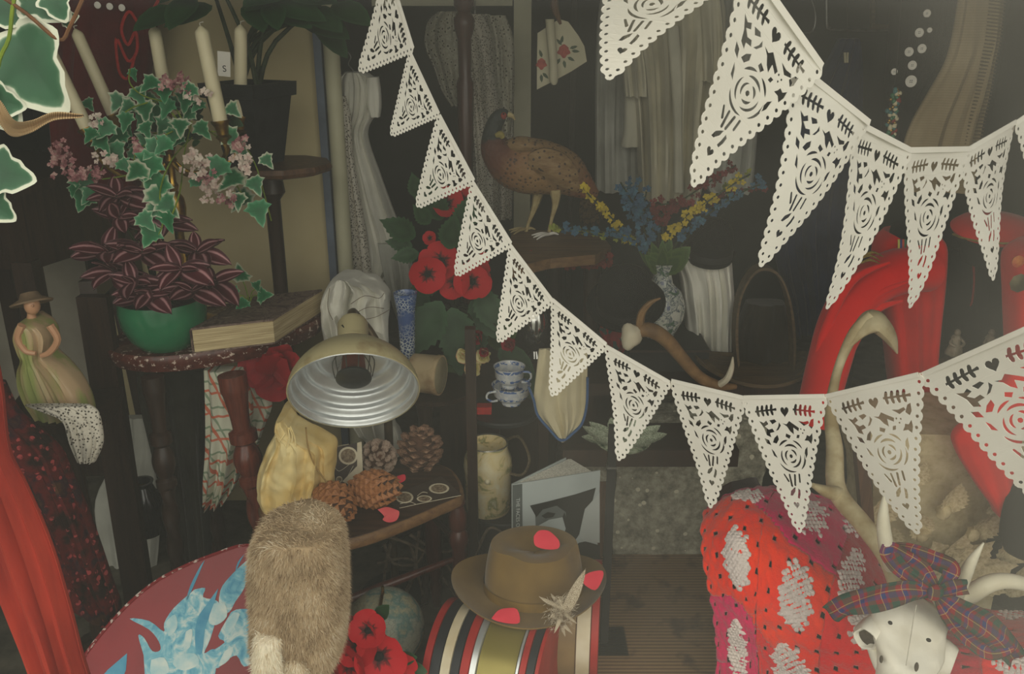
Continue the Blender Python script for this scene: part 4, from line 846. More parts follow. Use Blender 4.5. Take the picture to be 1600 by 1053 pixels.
cone('orange-brown closed pine cone lying just right of the front one', cp(585, 764, .044), (.9, -.15, .15), .125, .045, MT['coneo'], True, 10, 4)
# seed cards
MT['brownprint'] = mat('brown_print', (66, 52, 42), (52, 40, 34), 20, .6); MT['cardcream'] = mat('card_cream', (214, 204, 178), (196, 184, 156), 30, .7)
def card(lab, pts, loc, n, blobs, lines, edge=None):
    o = thing('printed_card', lab, 'card', loc, 'printed brown cards on the stool'); B().poly(pts, n, .0012).build('card_sheet', MT['brownprint'], o, False)
    n = V(n).normalized(); c = pts[0]; pl_ = lambda x, y, e=.0006: PP(x, y, c+n*e, n)
    for (x, y, rx, ry) in blobs:
        ring = [pl_(x+rx*cos(a), y+ry*sin(a)) for a in [2*pi*k/18 for k in range(18)]]; B().poly(ring, n, .0004).build('printed_oval', MT['cardcream'], o, False)
        ring2 = [pl_(x+rx*.78*cos(a), y+ry*.78*sin(a), .0009) for a in [2*pi*k/18 for k in range(18)]]; B().poly(ring2, n, .0003).build('printed_oval', mat('oval_print', (150, 132, 106), (92, 74, 58), 160, .7), o, False)
    for l in lines: B().tube([pl_(x, y, .0009) for x, y in l], .0007, 4).build('printed_line', MT['cardcream'], o)
    return o
n1_ = V((.35, -.8, .45)).normalized(); c1 = PZ(522, 752, sz+.02)
cpts = [PP(x, y, c1, n1_) for x, y in ((520, 700), (565, 690), (567, 738), (545, 758), (522, 750))]
card('brown printed card with a white oval propped against the pine cones', cpts, V((c1.x, c1.y, sz)), n1_, [(544, 712, 15, 14), (530, 749, 5, 5)], [[(521, 722), (524, 700), (545, 694)], [(522, 728), (530, 736), (545, 726)], [(541, 748), (552, 728)], [(545, 750), (556, 730)]])
B().poly([PP(x, y, c1+n1_*.0007, n1_) for x, y in ((558, 692), (565, 690), (567, 738), (545, 757), (535, 752), (558, 728))], n1_, .0004).build('card_margin', MT['cardcream'], bpy.data.objects['printed_card'], False)
c2 = PZ(660, 780, sz+.001); n2_ = V((0, -.1, 1)).normalized()
card('brown printed card with ovals lying flat at the right edge of the stool', [PP(x, y, c2, n2_) for x, y in ((612, 792), (616, 772), (690, 744), (722, 773), (624, 794))], V((c2.x, c2.y, sz)), n2_, [(632, 777, 14, 9), (686, 763, 16, 8), (663, 779, 12, 5)], [[(624, 794), (660, 786), (720, 774)], [(652, 775), (660, 769), (668, 770)], [(625, 787), (640, 784), (650, 788)]])
# petals
MT['pinkpetal'] = mat('pink_silk_petal', (222, 96, 98), (210, 78, 84), 20, .75)
MT['hotpetal'] = mat('cerise_silk_petal', (226, 52, 74), (214, 40, 62), 20, .75)
def petal(lab, ol, Yof, n, mt, th=.0012):
    n = V(n).normalized(); c = Yof; b = B(); pts = [PP(x, y, c, n) for x, y in ol]; cc = sum(pts, V())/len(pts)
    pts = [V(p) for p in cr([tuple(p) for p in pts]+[tuple(pts[0])], 3)[:-1]]; N_ = len(pts)
    o = b.add([cc+n*.004]+pts+[cc-n*th+n*.004]+[p-n*th for p in pts], []); 
    for i in range(N_):
        j = (i+1) % N_; b.f += [(o, o+1+i, o+1+j), (o+N_+1, o+N_+2+j, o+N_+2+i), (o+1+i, o+N_+2+i, o+N_+2+j, o+1+j)]
    return tag(b.build('silk_petal', mt), lab, 'petal', 'scattered silk petals')
petal('pink silk petal on the front edge of the stool', [(590, 796), (604, 792), (618, 796), (624, 800), (620, 812), (608, 816), (598, 812), (600, 806)], PZ(606, 806, zst+.012), (0, -.5, .8), MT['pinkpetal'])
petal('small dark pink petal behind the orange pine cone', [(620, 744), (632, 741), (633, 750), (622, 754)], PZ(626, 750, zst+.012), (0, -.4, .9), MT['hotpetal'])
# --- twigs under the stool
tw = thing('twig_bundle', 'bundle of grey twisted twigs on the floor under the stool', 'twigs', V((P(650, 900, 2.15).x, 2.15, 0)))
MT['twig'] = mat('grey_bark', (110, 96, 78), (74, 62, 50), 40, .9)
for a in ([(590, 835), (640, 850), (700, 885), (712, 930)], [(600, 850), (615, 880), (650, 880), (668, 850)], [(655, 830), (650, 880), (662, 940), (655, 985)], [(590, 880), (630, 872), (652, 878)], [(640, 835), (690, 862), (730, 850)], [(610, 850), (600, 920), (620, 1000)], [(742, 870), (760, 830), (775, 826), (795, 842)], [(690, 900), (720, 950), (715, 1000)]):
    B().tube(pt(a, 2.15), [.005, .0045, .004, .003][:len(a)], 6, 6).build('twig', MT['twig'], tw)
B().tube([V((tw.location.x-.05, 2.15, 0.005)), V((tw.location.x, 2.15, .12)), P(640, 850, 2.15)], [.008, .006, .005], 6).build('twig', MT['twig'], tw)
# --- black tiered stand with cups, jar, cloth
Ye = 2.3; zs1 = P(786, 640, Ye).z; zs2 = P(775, 792, Ye).z; ex = P(786, 640, Ye).x
et = thing('tiered_stand', 'black round two-tier stand carrying teacups above a jar', 'stand', (ex, Ye, 0))
for z_ in (zs1, zs2):
    B().lathe([(.088, z_-.016), (.102, z_-.010), (.105, z_), (.102, z_+.004), (.096, z_), (.001, z_)], (ex, Ye, 0), seg=40).build('shelf', MT['blackplastic'], et)
for px_, Yq, pyt, w_ in ((737, 2.16, 512, .027), (849, 2.36, 640, .03), (775, 2.42, 610, .022)):
    X = P(px_, 650, Yq).x; zt_ = P(px_, pyt, Yq).z; b = B().box((X, Yq, zt_/2), (w_, w_, zt_)); b.build('post', MT['dkwood'], et, False)
m = M('willow_pattern', .15, 0, .6); v_ = m.noise(70, 4, None, .6, .8); bandz = m.stripe(m.sep(m.tc.outputs['Object'])['Z'], 36, .32, .2)
f = m.math('MULTIPLY', m.math('GREATER_THAN', v_, .475), m.math('ADD', m.math('MULTIPLY', bandz, .8), .2)); m.col(m.mix(f, (226, 228, 226), (84, 118, 178))); MT['willow'] = m.m
def cup(lab, px, py, hw, h, hang):
    c = V((P(px, py, Ye).x, Ye, P(px, py, Ye).z)); r = hw*S(py, Ye); o = thing('teacup', lab, 'teacup', c, 'stacked teacups')
    B().lathe([(.001, 0), (r*.48, 0), (r*.50, h*.10), (r*.44, h*.14), (r*.72, h*.28), (r*.90, h*.52), (r*.93, h*.86), (r, h), (r*.96, h), (r*.88, h*.85), (r*.84, h*.55), (r*.6, h*.25), (.001, h*.22)], c, seg=32).build('cup_body', MT['willow'], o)
    d = V((cos(hang), sin(hang), 0)); B().tube([c+d*r*.85+V((0, 0, h*.80)), c+d*r*1.32+V((0, 0, h*.82)), c+d*r*1.42+V((0, 0, h*.58)), c+d*r*1.15+V((0, 0, h*.36)), c+d*r*.82+V((0, 0, h*.32))], [.0035, .0032, .003, .003, .0035], 7, 5).build('handle', MT['willow'], o); return c
zc = zs1+.001
cup('lower blue and white teacup standing on the black shelf', 799, 630, 31, .058, -2.6)
cup('upper blue and white teacup stacked inside the other', 796, 604, 25, .062, -.35)
m = M('floral_biscuit_jar', .3, 0, .5); m.col(m.ramp(m.noise(16, 4, None, .6, .6), [(.35, (246, 238, 206)), (.55, (236, 216, 160)), (.62, (150, 150, 98)), (.70, (240, 230, 196))])); MT['jarm'] = m.m
jx = P(763, 785, Ye-.01).x
jr = thing('biscuit_jar', 'cream floral biscuit jar with cane handle on the lower black shelf', 'jar', V((jx, Ye-.01, zs2+.001)))
jh = P(760, 690, Ye).z-zs2
B().lathe([(.001, 0), (.062, 0), (.066, .01), (.067, jh*.55), (.07, jh*.66), (.068, jh*.78), (.056, jh*.92), (.058, jh), (.053, jh), (.05, jh*.9), (.001, jh*.86)], (jx, Ye-.01, zs2+.001), seg=36).build('jar_body', MT['jarm'], jr)
B().lathe([(.055, jh*.995), (.0595, jh*1.0), (.057, jh*1.015), (.053, jh*1.0)], (jx, Ye-.01, zs2+.001), seg=36, caps=False).build('rim', mat('silver_rim', (196, 194, 180), None, 10, .25, .8), jr)
MT['cane'] = mat('wrapped_cane', (120, 104, 74), (60, 50, 36), 1, .6, stretch=(300, 300, 300))
B().tube([V((jx+.064, Ye-.04, zs2+jh*.62)), V((jx+.10, Ye-.06, zs2+jh*.66)), V((jx+.118, Ye-.04, zs2+jh*.85)), V((jx+.09, Ye+.02, zs2+jh*1.02)), V((jx+.05, Ye+.05, zs2+jh*.9))], .0042, 8, 6).build('handle', MT['cane'], jr)
B().ball((jx+.0, Ye-.078, zs2+jh*.6), .009, 10).build('handle_stud', MT['candle'], jr)
tn = thing('napkin', 'cream napkin with a blue border hanging to a point by the teacups', 'napkin', P(878, 690, 2.14))
nap = [(545, 842, 918), (580, 838, 918), (620, 834, 917), (645, 840, 916), (665, 856, 906), (680, 870, 892), (688, 876, 882)]
loft(nap, 2.15, .012, 5, .008, seed=71, top=1).build('napkin_cloth', mat('cream_linen_napkin', (206, 196, 164), (186, 174, 142), 6, .95), tn)
MT['blueb'] = clothmat('blue_binding', (64, 96, 142), (52, 80, 122))
B().tube(pt([(826, 604), (834, 625), (840, 648), (858, 670), (877, 688), (896, 676), (910, 660), (917, 630), (918, 590)], 2.135), .006, 8, 5, squash=.6).build('border', MT['blueb'], tn)
sb = thing('silver_bowl', 'polished silver bowl half hidden behind the fifth flag', 'bowl', P(836, 545, 2.5))
plathe(B(), 836, 2.5, [(1, 556), (14, 556), (10, 546), (16, 540), (24, 522), (24, 500), (21, 490), (20, 486), (1, 484)], 32).build('bowl_body', mat('silver_plate', (200, 200, 194), (150, 150, 146), 8, .12, .95), sb)
pli = thing('dark_plinth', 'dark wooden plinth behind the tiered stand bearing poppies and silver bowl', 'plinth', (P(765, 590, 2.56).x, 2.56, 0))
pz2 = P(836, 556, 2.5).z
B().box((P(770, 560, 2.56).x, 2.57, pz2-.02), (.40, .26, .04)).build('plinth_top', MT['dkwood'], pli, False)
B().box((P(770, 560, 2.56).x, 2.57, (pz2-.04)/2), (.32, .2, pz2-.04)).build('plinth_body', MT['dkwood'], pli, False)
# --- poppies and roses arrangement
pop = thing('poppy_arrangement', 'artificial red poppies with cream roses and dark fern leaves', 'flowers', V((P(712, 575, 2.55).x, 2.55, pz2)))
bx0 = V((P(712, 560, 2.55).x, 2.55, pz2))
B().lathe([(.001, 0), (.04, 0), (.055, .04), (.05, .09), (.035, .12), (.045, .14), (.038, .14), (.001, .12)], bx0, seg=20).build('vase', mat('dark_green_glass', (30, 44, 34), (22, 34, 26), 10, .15), pop)
rnd = random.Random(77)
fl = [(668, 428, 2.42, 30, 'poppy'), (690, 408, 2.46, 32, 'poppy'), (712, 440, 2.44, 28, 'poppy'), (738, 440, 2.44, 30, 'poppy'), (748, 425, 2.48, 24, 'poppy'), (700, 318, 2.5, 24, 'poppy'), (724, 312, 2.52, 22, 'poppy'), (672, 372, 2.5, 12, 'poppy'), (757, 404, 2.5, 10, 'poppy'), (746, 525, 2.4, 20, 'crimson'), (798, 538, 2.36, 18, 'crimson'), (756, 548, 2.32, 12, 'crimson'), (728, 552, 2.34, 18, 'rosecream'), (758, 556, 2.33, 18, 'rosecream'), (740, 575, 2.33, 20, 'rosecream'), (655, 425, 2.44, 14, 'rosecream'), (652, 440, 2.45, 10, 'rosecream')]
for i, (x, y, Y_, r_, k) in enumerate(fl):
    c = P(x, y, Y_); r = r_*S(y, Y_)
    B().tube([bx0+V((0, 0, .13)), (bx0+c)/2+V((0, .03, .1)), c+V((0, .02, -.01))], .003, 6).build('stem', MT['dkstem'], pop)
    flower(pop, c, (rnd.uniform(-.4, .4), -1, rnd.uniform(.0, .5)), r, k, 5 if k == 'poppy' else 8, i, open_=.85 if k == 'poppy' else .55)
for i, (x, y, L_, dx, dz, k) in enumerate(((660, 330, 60, .3, .9, 'fern'), (690, 345, 60, -.3, 1, 'fern'), (650, 370, 60, -.6, .4, 'fern'), (655, 395, 40, -.9, -.1, 'fern'), (690, 470, 90, -.5, -.8, 'fern'), (705, 480, 95, .25, -1, 'fern'), (715, 500, 80, .05, -1, 'fern'), (735, 470, 70, .6, -.7, 'fern'), (670, 460, 60, -.6, -.6, 'fern'), (750, 450, 70, .4, -.9, 'fern'), (700, 390, 60, .2, .9, 'fern'), (672, 350, 40, -.4, .6, 'fern'), (720, 360, 60, .3, .9, 'fern'), (690, 440, 50, -.9, -.2, 'fern'), (725, 530, 60, -.2, -1, 'fern'), (765, 540, 60, .5, .5, 'midoval'), (712, 560, 60, -.4, -.8, 'midoval'), (780, 545, 60, .8, -.5, 'dark'), (655, 310, 40, -.2, 1, 'fern'), (735, 500, 60, .3, -1, 'fern'), (645, 385, 40, -1, .3, 'fern'), (810, 560, 50, .5, -.7, 'dark'), (820, 580, 60, .2, -1, 'dark'))):
    inst('leaf', LEAF[k], pop, P(x, y, 2.46+.04*sin(i)), basis((dx, -.35, dz), (0, -1, .35)), L_*S(y, 2.46)*1.15)
# --- chest group right of centre
Yx = 2.46; zch = P(1070, 606, 2.3).z; xa = P(905, 620, 2.3).x; xb = P(1290, 620, 2.3).x
chs = thing('shelf_table', 'long dark wooden table behind the bunting holding hats, vase and basket', 'table', ((xa+xb)/2, Yx, 0))
B().box(((xa+xb)/2, Yx+.08, zch-.018), (xb-xa, .42, .036)).build('tabletop', MT['dkwood'], chs, False)
B().box(((xa+xb)/2, Yx+.27, (zch-.04)/2), (xb-xa-.04, .02, zch-.04)).build('back_board', MT['dkwood'], chs, False)
for X_ in (xa+.03, xb-.03): B().box((X_, Yx+.10, (zch-.036)/2), (.04, .3, zch-.036)).build('end_board', MT['dkwood'], chs, False)
# box under vase
zbx = P(1035, 528, 2.52).z
bxx = thing('black_box', 'dark wooden box lying on the chest below the porcelain vase', 'box', (P(1040, 560, 2.52).x, 2.5, zch))
B().box((P(1035, 560, 2.5).x, 2.52, (zch+zbx)/2), (.24, .2, zbx-zch)).build('box_body', MT['black'], bxx, False)
B().box((P(1035, 560, 2.5).x, 2.52, zbx-.004), (.246, .206, .006)).build('box_lid', MT['dkwood'], bxx, False)
m = M('delft_flowers', .2, 0, .6); v1 = m.noise(34, 4, None, .6, 1.0); v2 = m.noise(22, 4, None, .6, .8)
c0 = m.ramp(v1, [(.42, (206, 208, 196)), (.50, (60, 80, 96)), (.56, (200, 204, 192)), (.66, (44, 62, 110))]); m.col(m.mix(m.math('GREATER_THAN', v2, .60), c0, (74, 106, 84))); MT['delft'] = m.m
vz = thing('porcelain_vase', 'round floral blue and white porcelain vase between the black hats', 'vase', V((P(1035, 525, 2.5).x, 2.5, zbx)))
plathe(B(), 1035, 2.5, [(1, 524), (22, 524), (27, 514), (37, 494), (38, 474), (31, 456), (17, 442), (14, 428), (19, 414), (22, 410), (18, 410), (12, 426), (1, 430)], 36).build('vase_body', MT['delft'], vz)
bq = thing('flower_bouquet', 'bouquet of yellow, blue and red flower spikes in the porcelain vase', 'flowers', V((P(1035, 412, 2.5).x, 2.5, P(1035, 440, 2.5).z)))
vt = P(1033, 425, 2.5); rnd = random.Random(13)
MT['yel'] = mat('yellow_blossom', (200, 176, 40), (166, 146, 40), 40, .8); MT['blu'] = mat('blue_blossom', (56, 98, 118), (44, 74, 104), 40, .8); MT['mar'] = mat('maroon_blossom', (112, 34, 36), (84, 26, 30), 40, .8); MT['ygr'] = mat('yellow_green_bud', (148, 152, 56), (112, 124, 44), 40, .8)
for pts_, k, n, w in (([(985, 375), (955, 340), (930, 315), (908, 290)], 'yel', 34, 6), ([(1010, 390), (985, 365), (940, 362), (872, 356)], 'blu', 44, 7), ([(1000, 380), (960, 372), (900, 362), (862, 355)], 'ygr', 20, 4), ([(1010, 370), (1000, 335), (985, 310), (970, 285)], 'blu', 60, 13), ([(1020, 360), (1005, 330), (1010, 300)], 'blu', 30, 9), ([(1045, 370), (1075, 335), (1110, 312), (1165, 275)], 'yel', 46, 7), ([(1030, 350), (1050, 325), (1100, 290), (1150, 258)], 'mar', 60, 9), ([(1060, 375), (1100, 340), (1150, 305), (1195, 285)], 'blu', 36, 6), ([(1130, 300), (1150, 285), (1172, 272)], 'ygr', 18, 6), ([(1090, 330), (1140, 300), (1200, 293)], 'mar', 14, 3), ([(1035, 345), (1020, 325), (1045, 318)], 'mar', 26, 8)):
    p3 = [P(x, y, 2.48-.03*i) for i, (x, y) in enumerate(pts_)]; B().tube([vt]+p3, .0022, 5, 5).build('stem', MT['dkstem'], bq)
    cc = cr([tuple(p) for p in p3], 10); b = B()
    for i in range(n):
        q = V(cc[int(rnd.random()*(len(cc)-1))]); s_ = w*S(330, 2.48); floret(b, q+V((rnd.gauss(0, s_*.6), rnd.gauss(0, s_*.5), rnd.gauss(0, s_*.6))), rnd.uniform(.007, .013), (rnd.uniform(-1, 1), -1, rnd.uniform(-.4, 1)), rnd)
    b.build('flower_spike', MT[k], bq)
for i in range(30):
    a = rnd.uniform(-.85, .85); inst('leaf', LEAF['mid'] if i % 3 else LEAF['midoval'], bq, vt+V((0, -.01, 0)), basis((sin(a), rnd.uniform(-.6, .2), cos(a)), (0, -1, .3)), rnd.uniform(.06, .115))
# hats
def bowler(lab, c, ax_, r, hh, brim, mt):
    o = thing('bowler_hat', lab, 'hat', V(c)-V((0, 0, 0)), 'black bowler hats')
    B().lathe([(r*.96, 0), (r*1.0, hh*.2), (r*.98, hh*.5), (r*.85, hh*.78), (r*.55, hh*.95), (.001, hh)], c, ax_, 32).build('crown', mt, o)
    B().lathe([(r*.95, -.002), (brim*.9, -.004), (brim, .012), (brim*1.01, .015), (brim*.93, .003), (r*.97, .006)], c, ax_, 40).build('brim', mt, o)
    B().lathe([(r*1.012, .004), (r*1.018, .03), (r*1.0, .032)], c, ax_, 32, caps=False).build('hat_band', MT['black'], o)
bowler('black bowler hat tilted forward left of the porcelain vase', P(978, 478, 2.35), (-.12, -.45, .88), .08, .125, .108, MT['blackfelt'])
bowler('black bowler hat on top of the white bodice', P(1108, 402, 2.58), (.0, -.25, .97), .066, .125, .074, MT['blackfelt'])
hs = thing('hat_stand', 'thin dark stand with printed red scarf under the tilted bowler', 'stand', V((P(978, 560, 2.38).x, 2.38, zch)))
B().lathe([(.05, zch), (.05, zch+.01), (.008, zch+.02), (.008, P(978, 480, 2.36).z), (.045, P(978, 474, 2.36).z), (.03, P(978, 462, 2.36).z), (.001, P(978, 460, 2.36).z)], (P(978, 560, 2.38).x, 2.37, 0), seg=14).build('stand_rod', MT['black'], hs)
m = M('printed_red_scarf', .9); v_ = m.vor(60, 'F1', 'Color'); m.col(m.ramp(m.sep(v_)['X'], [(.0, (120, 30, 34)), (.4, (150, 36, 36)), (.6, (40, 60, 56)), (.8, (110, 30, 34))], 'CONSTANT')); MT['scarfr'] = m.m
loft([(490, 950, 990), (505, 940, 992), (525, 936, 985), (545, 945, 975)], 2.33, .03, 5, .01, seed=81).build('scarf', MT['scarfr'], hs)
wb = thing('white_bodice', 'white cotton bodice on a form below the second bowler', 'bodice', V((P(1110, 590, 2.62).x, 2.62, zch)))
loft([(392, 1062, 1128), (402, 1052, 1140), (430, 1062, 1143), (460, 1066, 1145), (490, 1070, 1143), (530, 1074, 1141), (570, 1086, 1140), (588, 1092, 1134)], 2.62, .075, 9, .016, N=72, seed=85, back=.9).build('bodice_cloth', MT['whitecloth'], wb)
B().lathe([(.05, zch), (.05, zch+.012), (.012, zch+.02), (.012, zch+.12)], (P(1112, 590, 2.62).x, 2.62, 0), seg=14).build('form_stand', MT['black'], wb)
# small antler mount
MT['antler'] = mat('brown_antler', (146, 112, 70), (104, 76, 46), 18, .6, bump=.3, bs=60)
MT['bone'] = mat('dry_bone', (226, 220, 198), (208, 198, 172), 14, .7, bump=.25, bs=60)
an = thing('antler_mount', 'small brown antler with a bit of pale skull lying before the hats', 'antler', V((P(1060, 590, 2.22).x, 2.24, zch)))
B().ball(P(985, 525, 2.2), (.028, .03, .035), 16, nz=.3, fq=40).build('skull_piece', MT['bone'], an)
B().tube(pt([(985, 522, 2.22), (1012, 515, 2.2), (1038, 528, 2.2), (1062, 555, 2.22), (1092, 588, 2.24), (1122, 602, 2.25), (1150, 604, 2.26)]), [.016, .02, .02, .018, .016, .014, .007], 10, 5).build('beam', MT['antler'], an)
B().tube(pt([(1122, 602, 2.25), (1136, 592, 2.22), (1143, 575, 2.21), (1145, 558, 2.2)]), [.010, .009, .007, .002], 8, 5).build('tine', MT['bone'], an)
B().tube(pt([(1000, 520, 2.21), (1002, 492, 2.2), (1015, 474, 2.19), (1032, 466, 2.19)]), [.013, .010, .007, .002], 8, 5).build('tine', MT['antler'], an)
# trug basket with hoop handle
MT['trug'] = woodmat('grey_brown_bentwood', (104, 84, 54), (66, 50, 32), .6, 0)
kx = P(1178, 590, 2.42).x; kz = P(1178, 580, 2.42).z
tgk = thing('trug_basket', 'brown bentwood basket with a tall hoop handle beside the red tunic', 'basket', (kx, 2.42, zch))
kr = 90*S(590, 2.42)
b = B(); rings = []
for sc_, z_ in ((.62, zch+.001), (.8, zch+.02), (.95, (zch+kz)/2+.015), (1.0, kz+.02), (1.0, kz+.03), (.97, kz+.03), (.9, (zch+kz)/2+.02), (.6, zch+.012)):
    rings.append([V((kx+kr*1.05*sc_*cos(a), 2.42+kr*.75*sc_*sin(a), z_+ (.02*cos(2*a) if z_ > zch+.015 else 0))) for a in [2*pi*k/40 for k in range(40)]])
b.rings(rings).build('basket_body', MT['trug'], tgk)
hp = [(1150, 570), (1146, 520), (1152, 465), (1172, 425), (1195, 415), (1218, 430), (1234, 475), (1240, 530), (1238, 575)]
b = B(); q = cr([tuple(P(x, y, 2.42)) for x, y in hp], 5); rows = []
for i, p in enumerate(q):
    p = V(p); c0 = V((P(1193, 510, 2.42).x, 2.42, P(1193, 520, 2.42).z)); d = (p-c0).normalized()
    rows.append([p+V((0, y_, 0))-d*r_ for y_, r_ in ((-.025, 0), (.025, 0), (.025, .008), (-.025, .008))])
b.rings(rows).build('handle_hoop', MT['trug'], tgk)
loft([(470, 1165, 1224), (510, 1152, 1234), (560, 1150, 1238), (590, 1158, 1232)], 2.5, .05, 4, .015, seed=93).build('basket_lining', clothmat('dark_brown_lining', (44, 38, 28), (28, 26, 20)), tgk)
# --- stone block, slab, majolica
def rock(name, m, c, size, seed, amp, n=18, parent=None, fq=6):
    b = B(); c = V(c)
    for f_ in range(6):
        ax_ = f_//2; sg = 1 if f_ % 2 else -1; rows = []
        for i in range(n+1):
            row = []
            for j in range(n+1):
                p = [0, 0, 0]; p[ax_] = sg; p[(ax_+1) % 3] = (i/n*2-1); p[(ax_+2) % 3] = (j/n*2-1)*sg
                v = V(p); r_ = v.normalized(); v = v*.86+r_*.14*1.4
                w = V((v.x*size[0]/2, v.y*size[1]/2, v.z*size[2]/2)); w += r_*amp*(noise.noise(w*fq+V((seed, 0, 0)))+.5*noise.noise(w*fq*3+V((0, seed, 0)))+.3*noise.noise(w*fq*8)); row.append(c+w)
            rows.append(row)
        b.grid(rows)
    return b.build(name, m, parent, True, 60)
m = M('lichened_stone', .95, 0, .2); a1 = m.noise(26, 6, None, .7); a2 = m.vor(22); c0 = m.ramp(a1, [(.32, (100, 96, 82)), (.5, (156, 152, 134)), (.68, (200, 196, 174))]); m.col(m.mix(m.math('LESS_THAN', a2, .16), c0, (222, 216, 192))); m.bump(a1, .9, .01); MT['stone'] = m.m
sx0 = PZ(958, 862, 0).x; sx1 = PZ(1172, 862, 0).x; ztop = P(1060, 690, 2.28).z
tag(rock('stone_block', MT['stone'], ((sx0+sx1)/2, 2.50, ztop/2), (sx1-sx0+.02, .22, ztop), 3, .016), 'rough grey lichened stone block standing on the floor', 'stone')
slb = tag(B().box((P(1015, 670, 2.2).x, 2.24, ztop+.012), (P(1165, 670, 2.2).x-P(893, 670, 2.2).x, .17, .05)).build('wood_slab', MT['dkwood'], None, False), 'dark wooden slab lying across the top of the stone block', 'slab')
m = M('green_majolica', .15, 0, .6); m.col(m.ramp(m.noise(24, 4, None, .6, 1.5), [(.36, (70, 92, 72)), (.5, (176, 188, 160)), (.66, (214, 216, 196))])); MT['majol'] = m.m
mj = thing('leaf_dish', 'pale green glazed dish of moulded leaves lying on the slab', 'dish', V((P(975, 655, 2.2).x, 2.2, ztop+.037)))
mjc = mj.location.copy()
B().lathe([(.001, 0), (.07, 0), (.075, .006), (.001, .01)], mjc, seg=24).build('dish_base', MT['majol'], mj)
lm = leafmesh('moulded_leaf', OVAL, MT['majol'], .6, -.5, .3)
for k in range(11):
    a = 2*pi*k/11; d = V((cos(a)*1.3, sin(a)*.7, .12+.14*(k % 3))); inst('moulded_leaf', lm, mj, mjc+V((d.x*.035, d.y*.03, .008)), basis(d, (0, -.2, 1)), .075)
tag(rock('stone_fragment', MT['stone'], P(925, 722, 2.42), (.085, .07, .10), 7, .008, 10, None, 20), 'small carved grey stone fragment perched left of the stone block', 'stone')
fz_ = P(925, 760, 2.42).z; tag(B().box((P(925, 760, 2.42).x, 2.42, (P(925, 722, 2.42).z-.045)/2), (.1, .08, P(925, 722, 2.42).z-.045)).build('wooden_stub', MT['midwood'], None, False), 'short brown wooden stub under the stone fragment', 'stub')
rt = thing('red_tin', 'small red tin lying on the black shelf beside the post', 'tin', V((P(757, 614, Ye).x, Ye-.02, zs1)))
B().box((P(757, 614, Ye).x, Ye-.02, zs1+.010), (.04, .03, .018)).build('tin_box', MT['redcord'], rt, False)
B().box((P(757, 614, Ye).x, Ye-.02, zs1+.0205), (.041, .031, .004)).build('tin_lid', MT['redcord'], rt, False)
# --- coir mat
m = M('coir_mat', .95, 0, .1); st_ = m.stripe(m.sep(m.tc.outputs['Object'])['Y'], 75, .5); nn = m.noise(10, 4); c0 = m.mix(st_, (160, 130, 92), (112, 86, 60)); m.col(m.mix(m.ramp(nn, [(.52, (0.0, 0.0, 0.0)), (.64, (.75, .75, .75))]), c0, (58, 38, 32))); m.bump(st_, .6, .004); MT['coir'] = m.m
q0 = [PZ(925, 1075, .012), PZ(1165, 1075, .012), PZ(1150, 866, .012), PZ(940, 866, .012)]
tag(B().hexa([V((p.x, p.y, .001)) for p in q0], q0).build('coir_mat', MT['coir'], None, False), 'ribbed brown coir mat on the floor before the stone block', 'mat')
mp_ = thing('metal_upright', 'thin black metal upright between the portrait book and the stone block', 'upright', V((P(948, 1000, 1.98).x, 1.98, 0)))
Xu = P(948, 900, 1.98).x; B().box((Xu, 1.98, P(948, 665, 1.98).z/2), (.02, .02, P(948, 665, 1.98).z)).build('upright_bar', MT['black'], mp_, False)
B().box((Xu, 1.98, P(948, 728, 1.98).z), (.024, .024, .006)).build('collar', MT['metal'], mp_, False)
B().box((Xu, 1.98, .006), (.12, .12, .012)).build('foot_plate', MT['black'], mp_, False)
# ================================================================== FRONT ROW
# --- portrait book
zk = .47; zq = .13
T0 = PZ(801, 757, zk); T1 = PZ(938, 735, zk); T2 = PZ(893, 711, zk)
bo = thing('portrait_book', 'large photo book standing open with a greyscale portrait of a man in a hat', 'book', V((T0.x, T0.y, zq)))
MT['grey1'] = mat('cover_light_grey', (182, 190, 188), (162, 170, 168), 3, .35); MT['grey2'] = mat('cover_mid_grey', (96, 102, 100), (80, 86, 84), 14, .35); MT['grey3'] = mat('cover_charcoal', (34, 36, 34), (24, 26, 24), 10, .35); MT['grey4'] = mat('cover_pale', (190, 196, 192), (172, 178, 174), 6, .35); MT['pagew'] = mat('white_page_edges', (242, 240, 228), (196, 194, 180), 1, .8, stretch=(260, 260, 4))
dn = lambda p, z=0.0: V((p.x, p.y, zq+z))
fn = (T1-T0).cross(V((0, 0, 1))).normalized()
if fn.y > 0: fn = -fn
def slabq(a, b_, n, th): return B().hexa([dn(a, .001), dn(b_, .001), dn(b_, .001)-n*th, dn(a, .001)-n*th], [a, b_, b_-n*th, a-n*th])
slabq(T0, T1, fn, .003).build('front_cover', MT['grey1'], bo, False)
bn = (T2-T0).cross(V((0, 0, 1))).normalized(); bn = bn if bn.y < 0 else -bn
slabq(T0-fn*.002, T2, bn, .003).build('back_cover', MT['grey1'], bo, False)
t1 = T0+(T1-T0)*.93-fn*.004; t2 = T0+(T2-T0)*.95+bn*.004; t0 = T0+(T1-T0)*.03-fn*.006
B().hexa([dn(t0, .004), dn(t0+(t1-t0)*.99, .004), dn(t2, .004)], [t0-V((0, 0, .004)), t0+(t1-t0)*.99-V((0, 0, .004)), t2-V((0, 0, .004))]).build('pages', MT['pagew'], bo, False)
def cov(name, pts, mt, e): B().poly([PP(x, y, T0+fn*e, fn) for x, y in pts], fn, .0003).build(name, mt, bo, False)
cov('printed_spine', [(801, 758), (816, 756), (817, 900), (802, 902)], MT['grey2'], .0006)
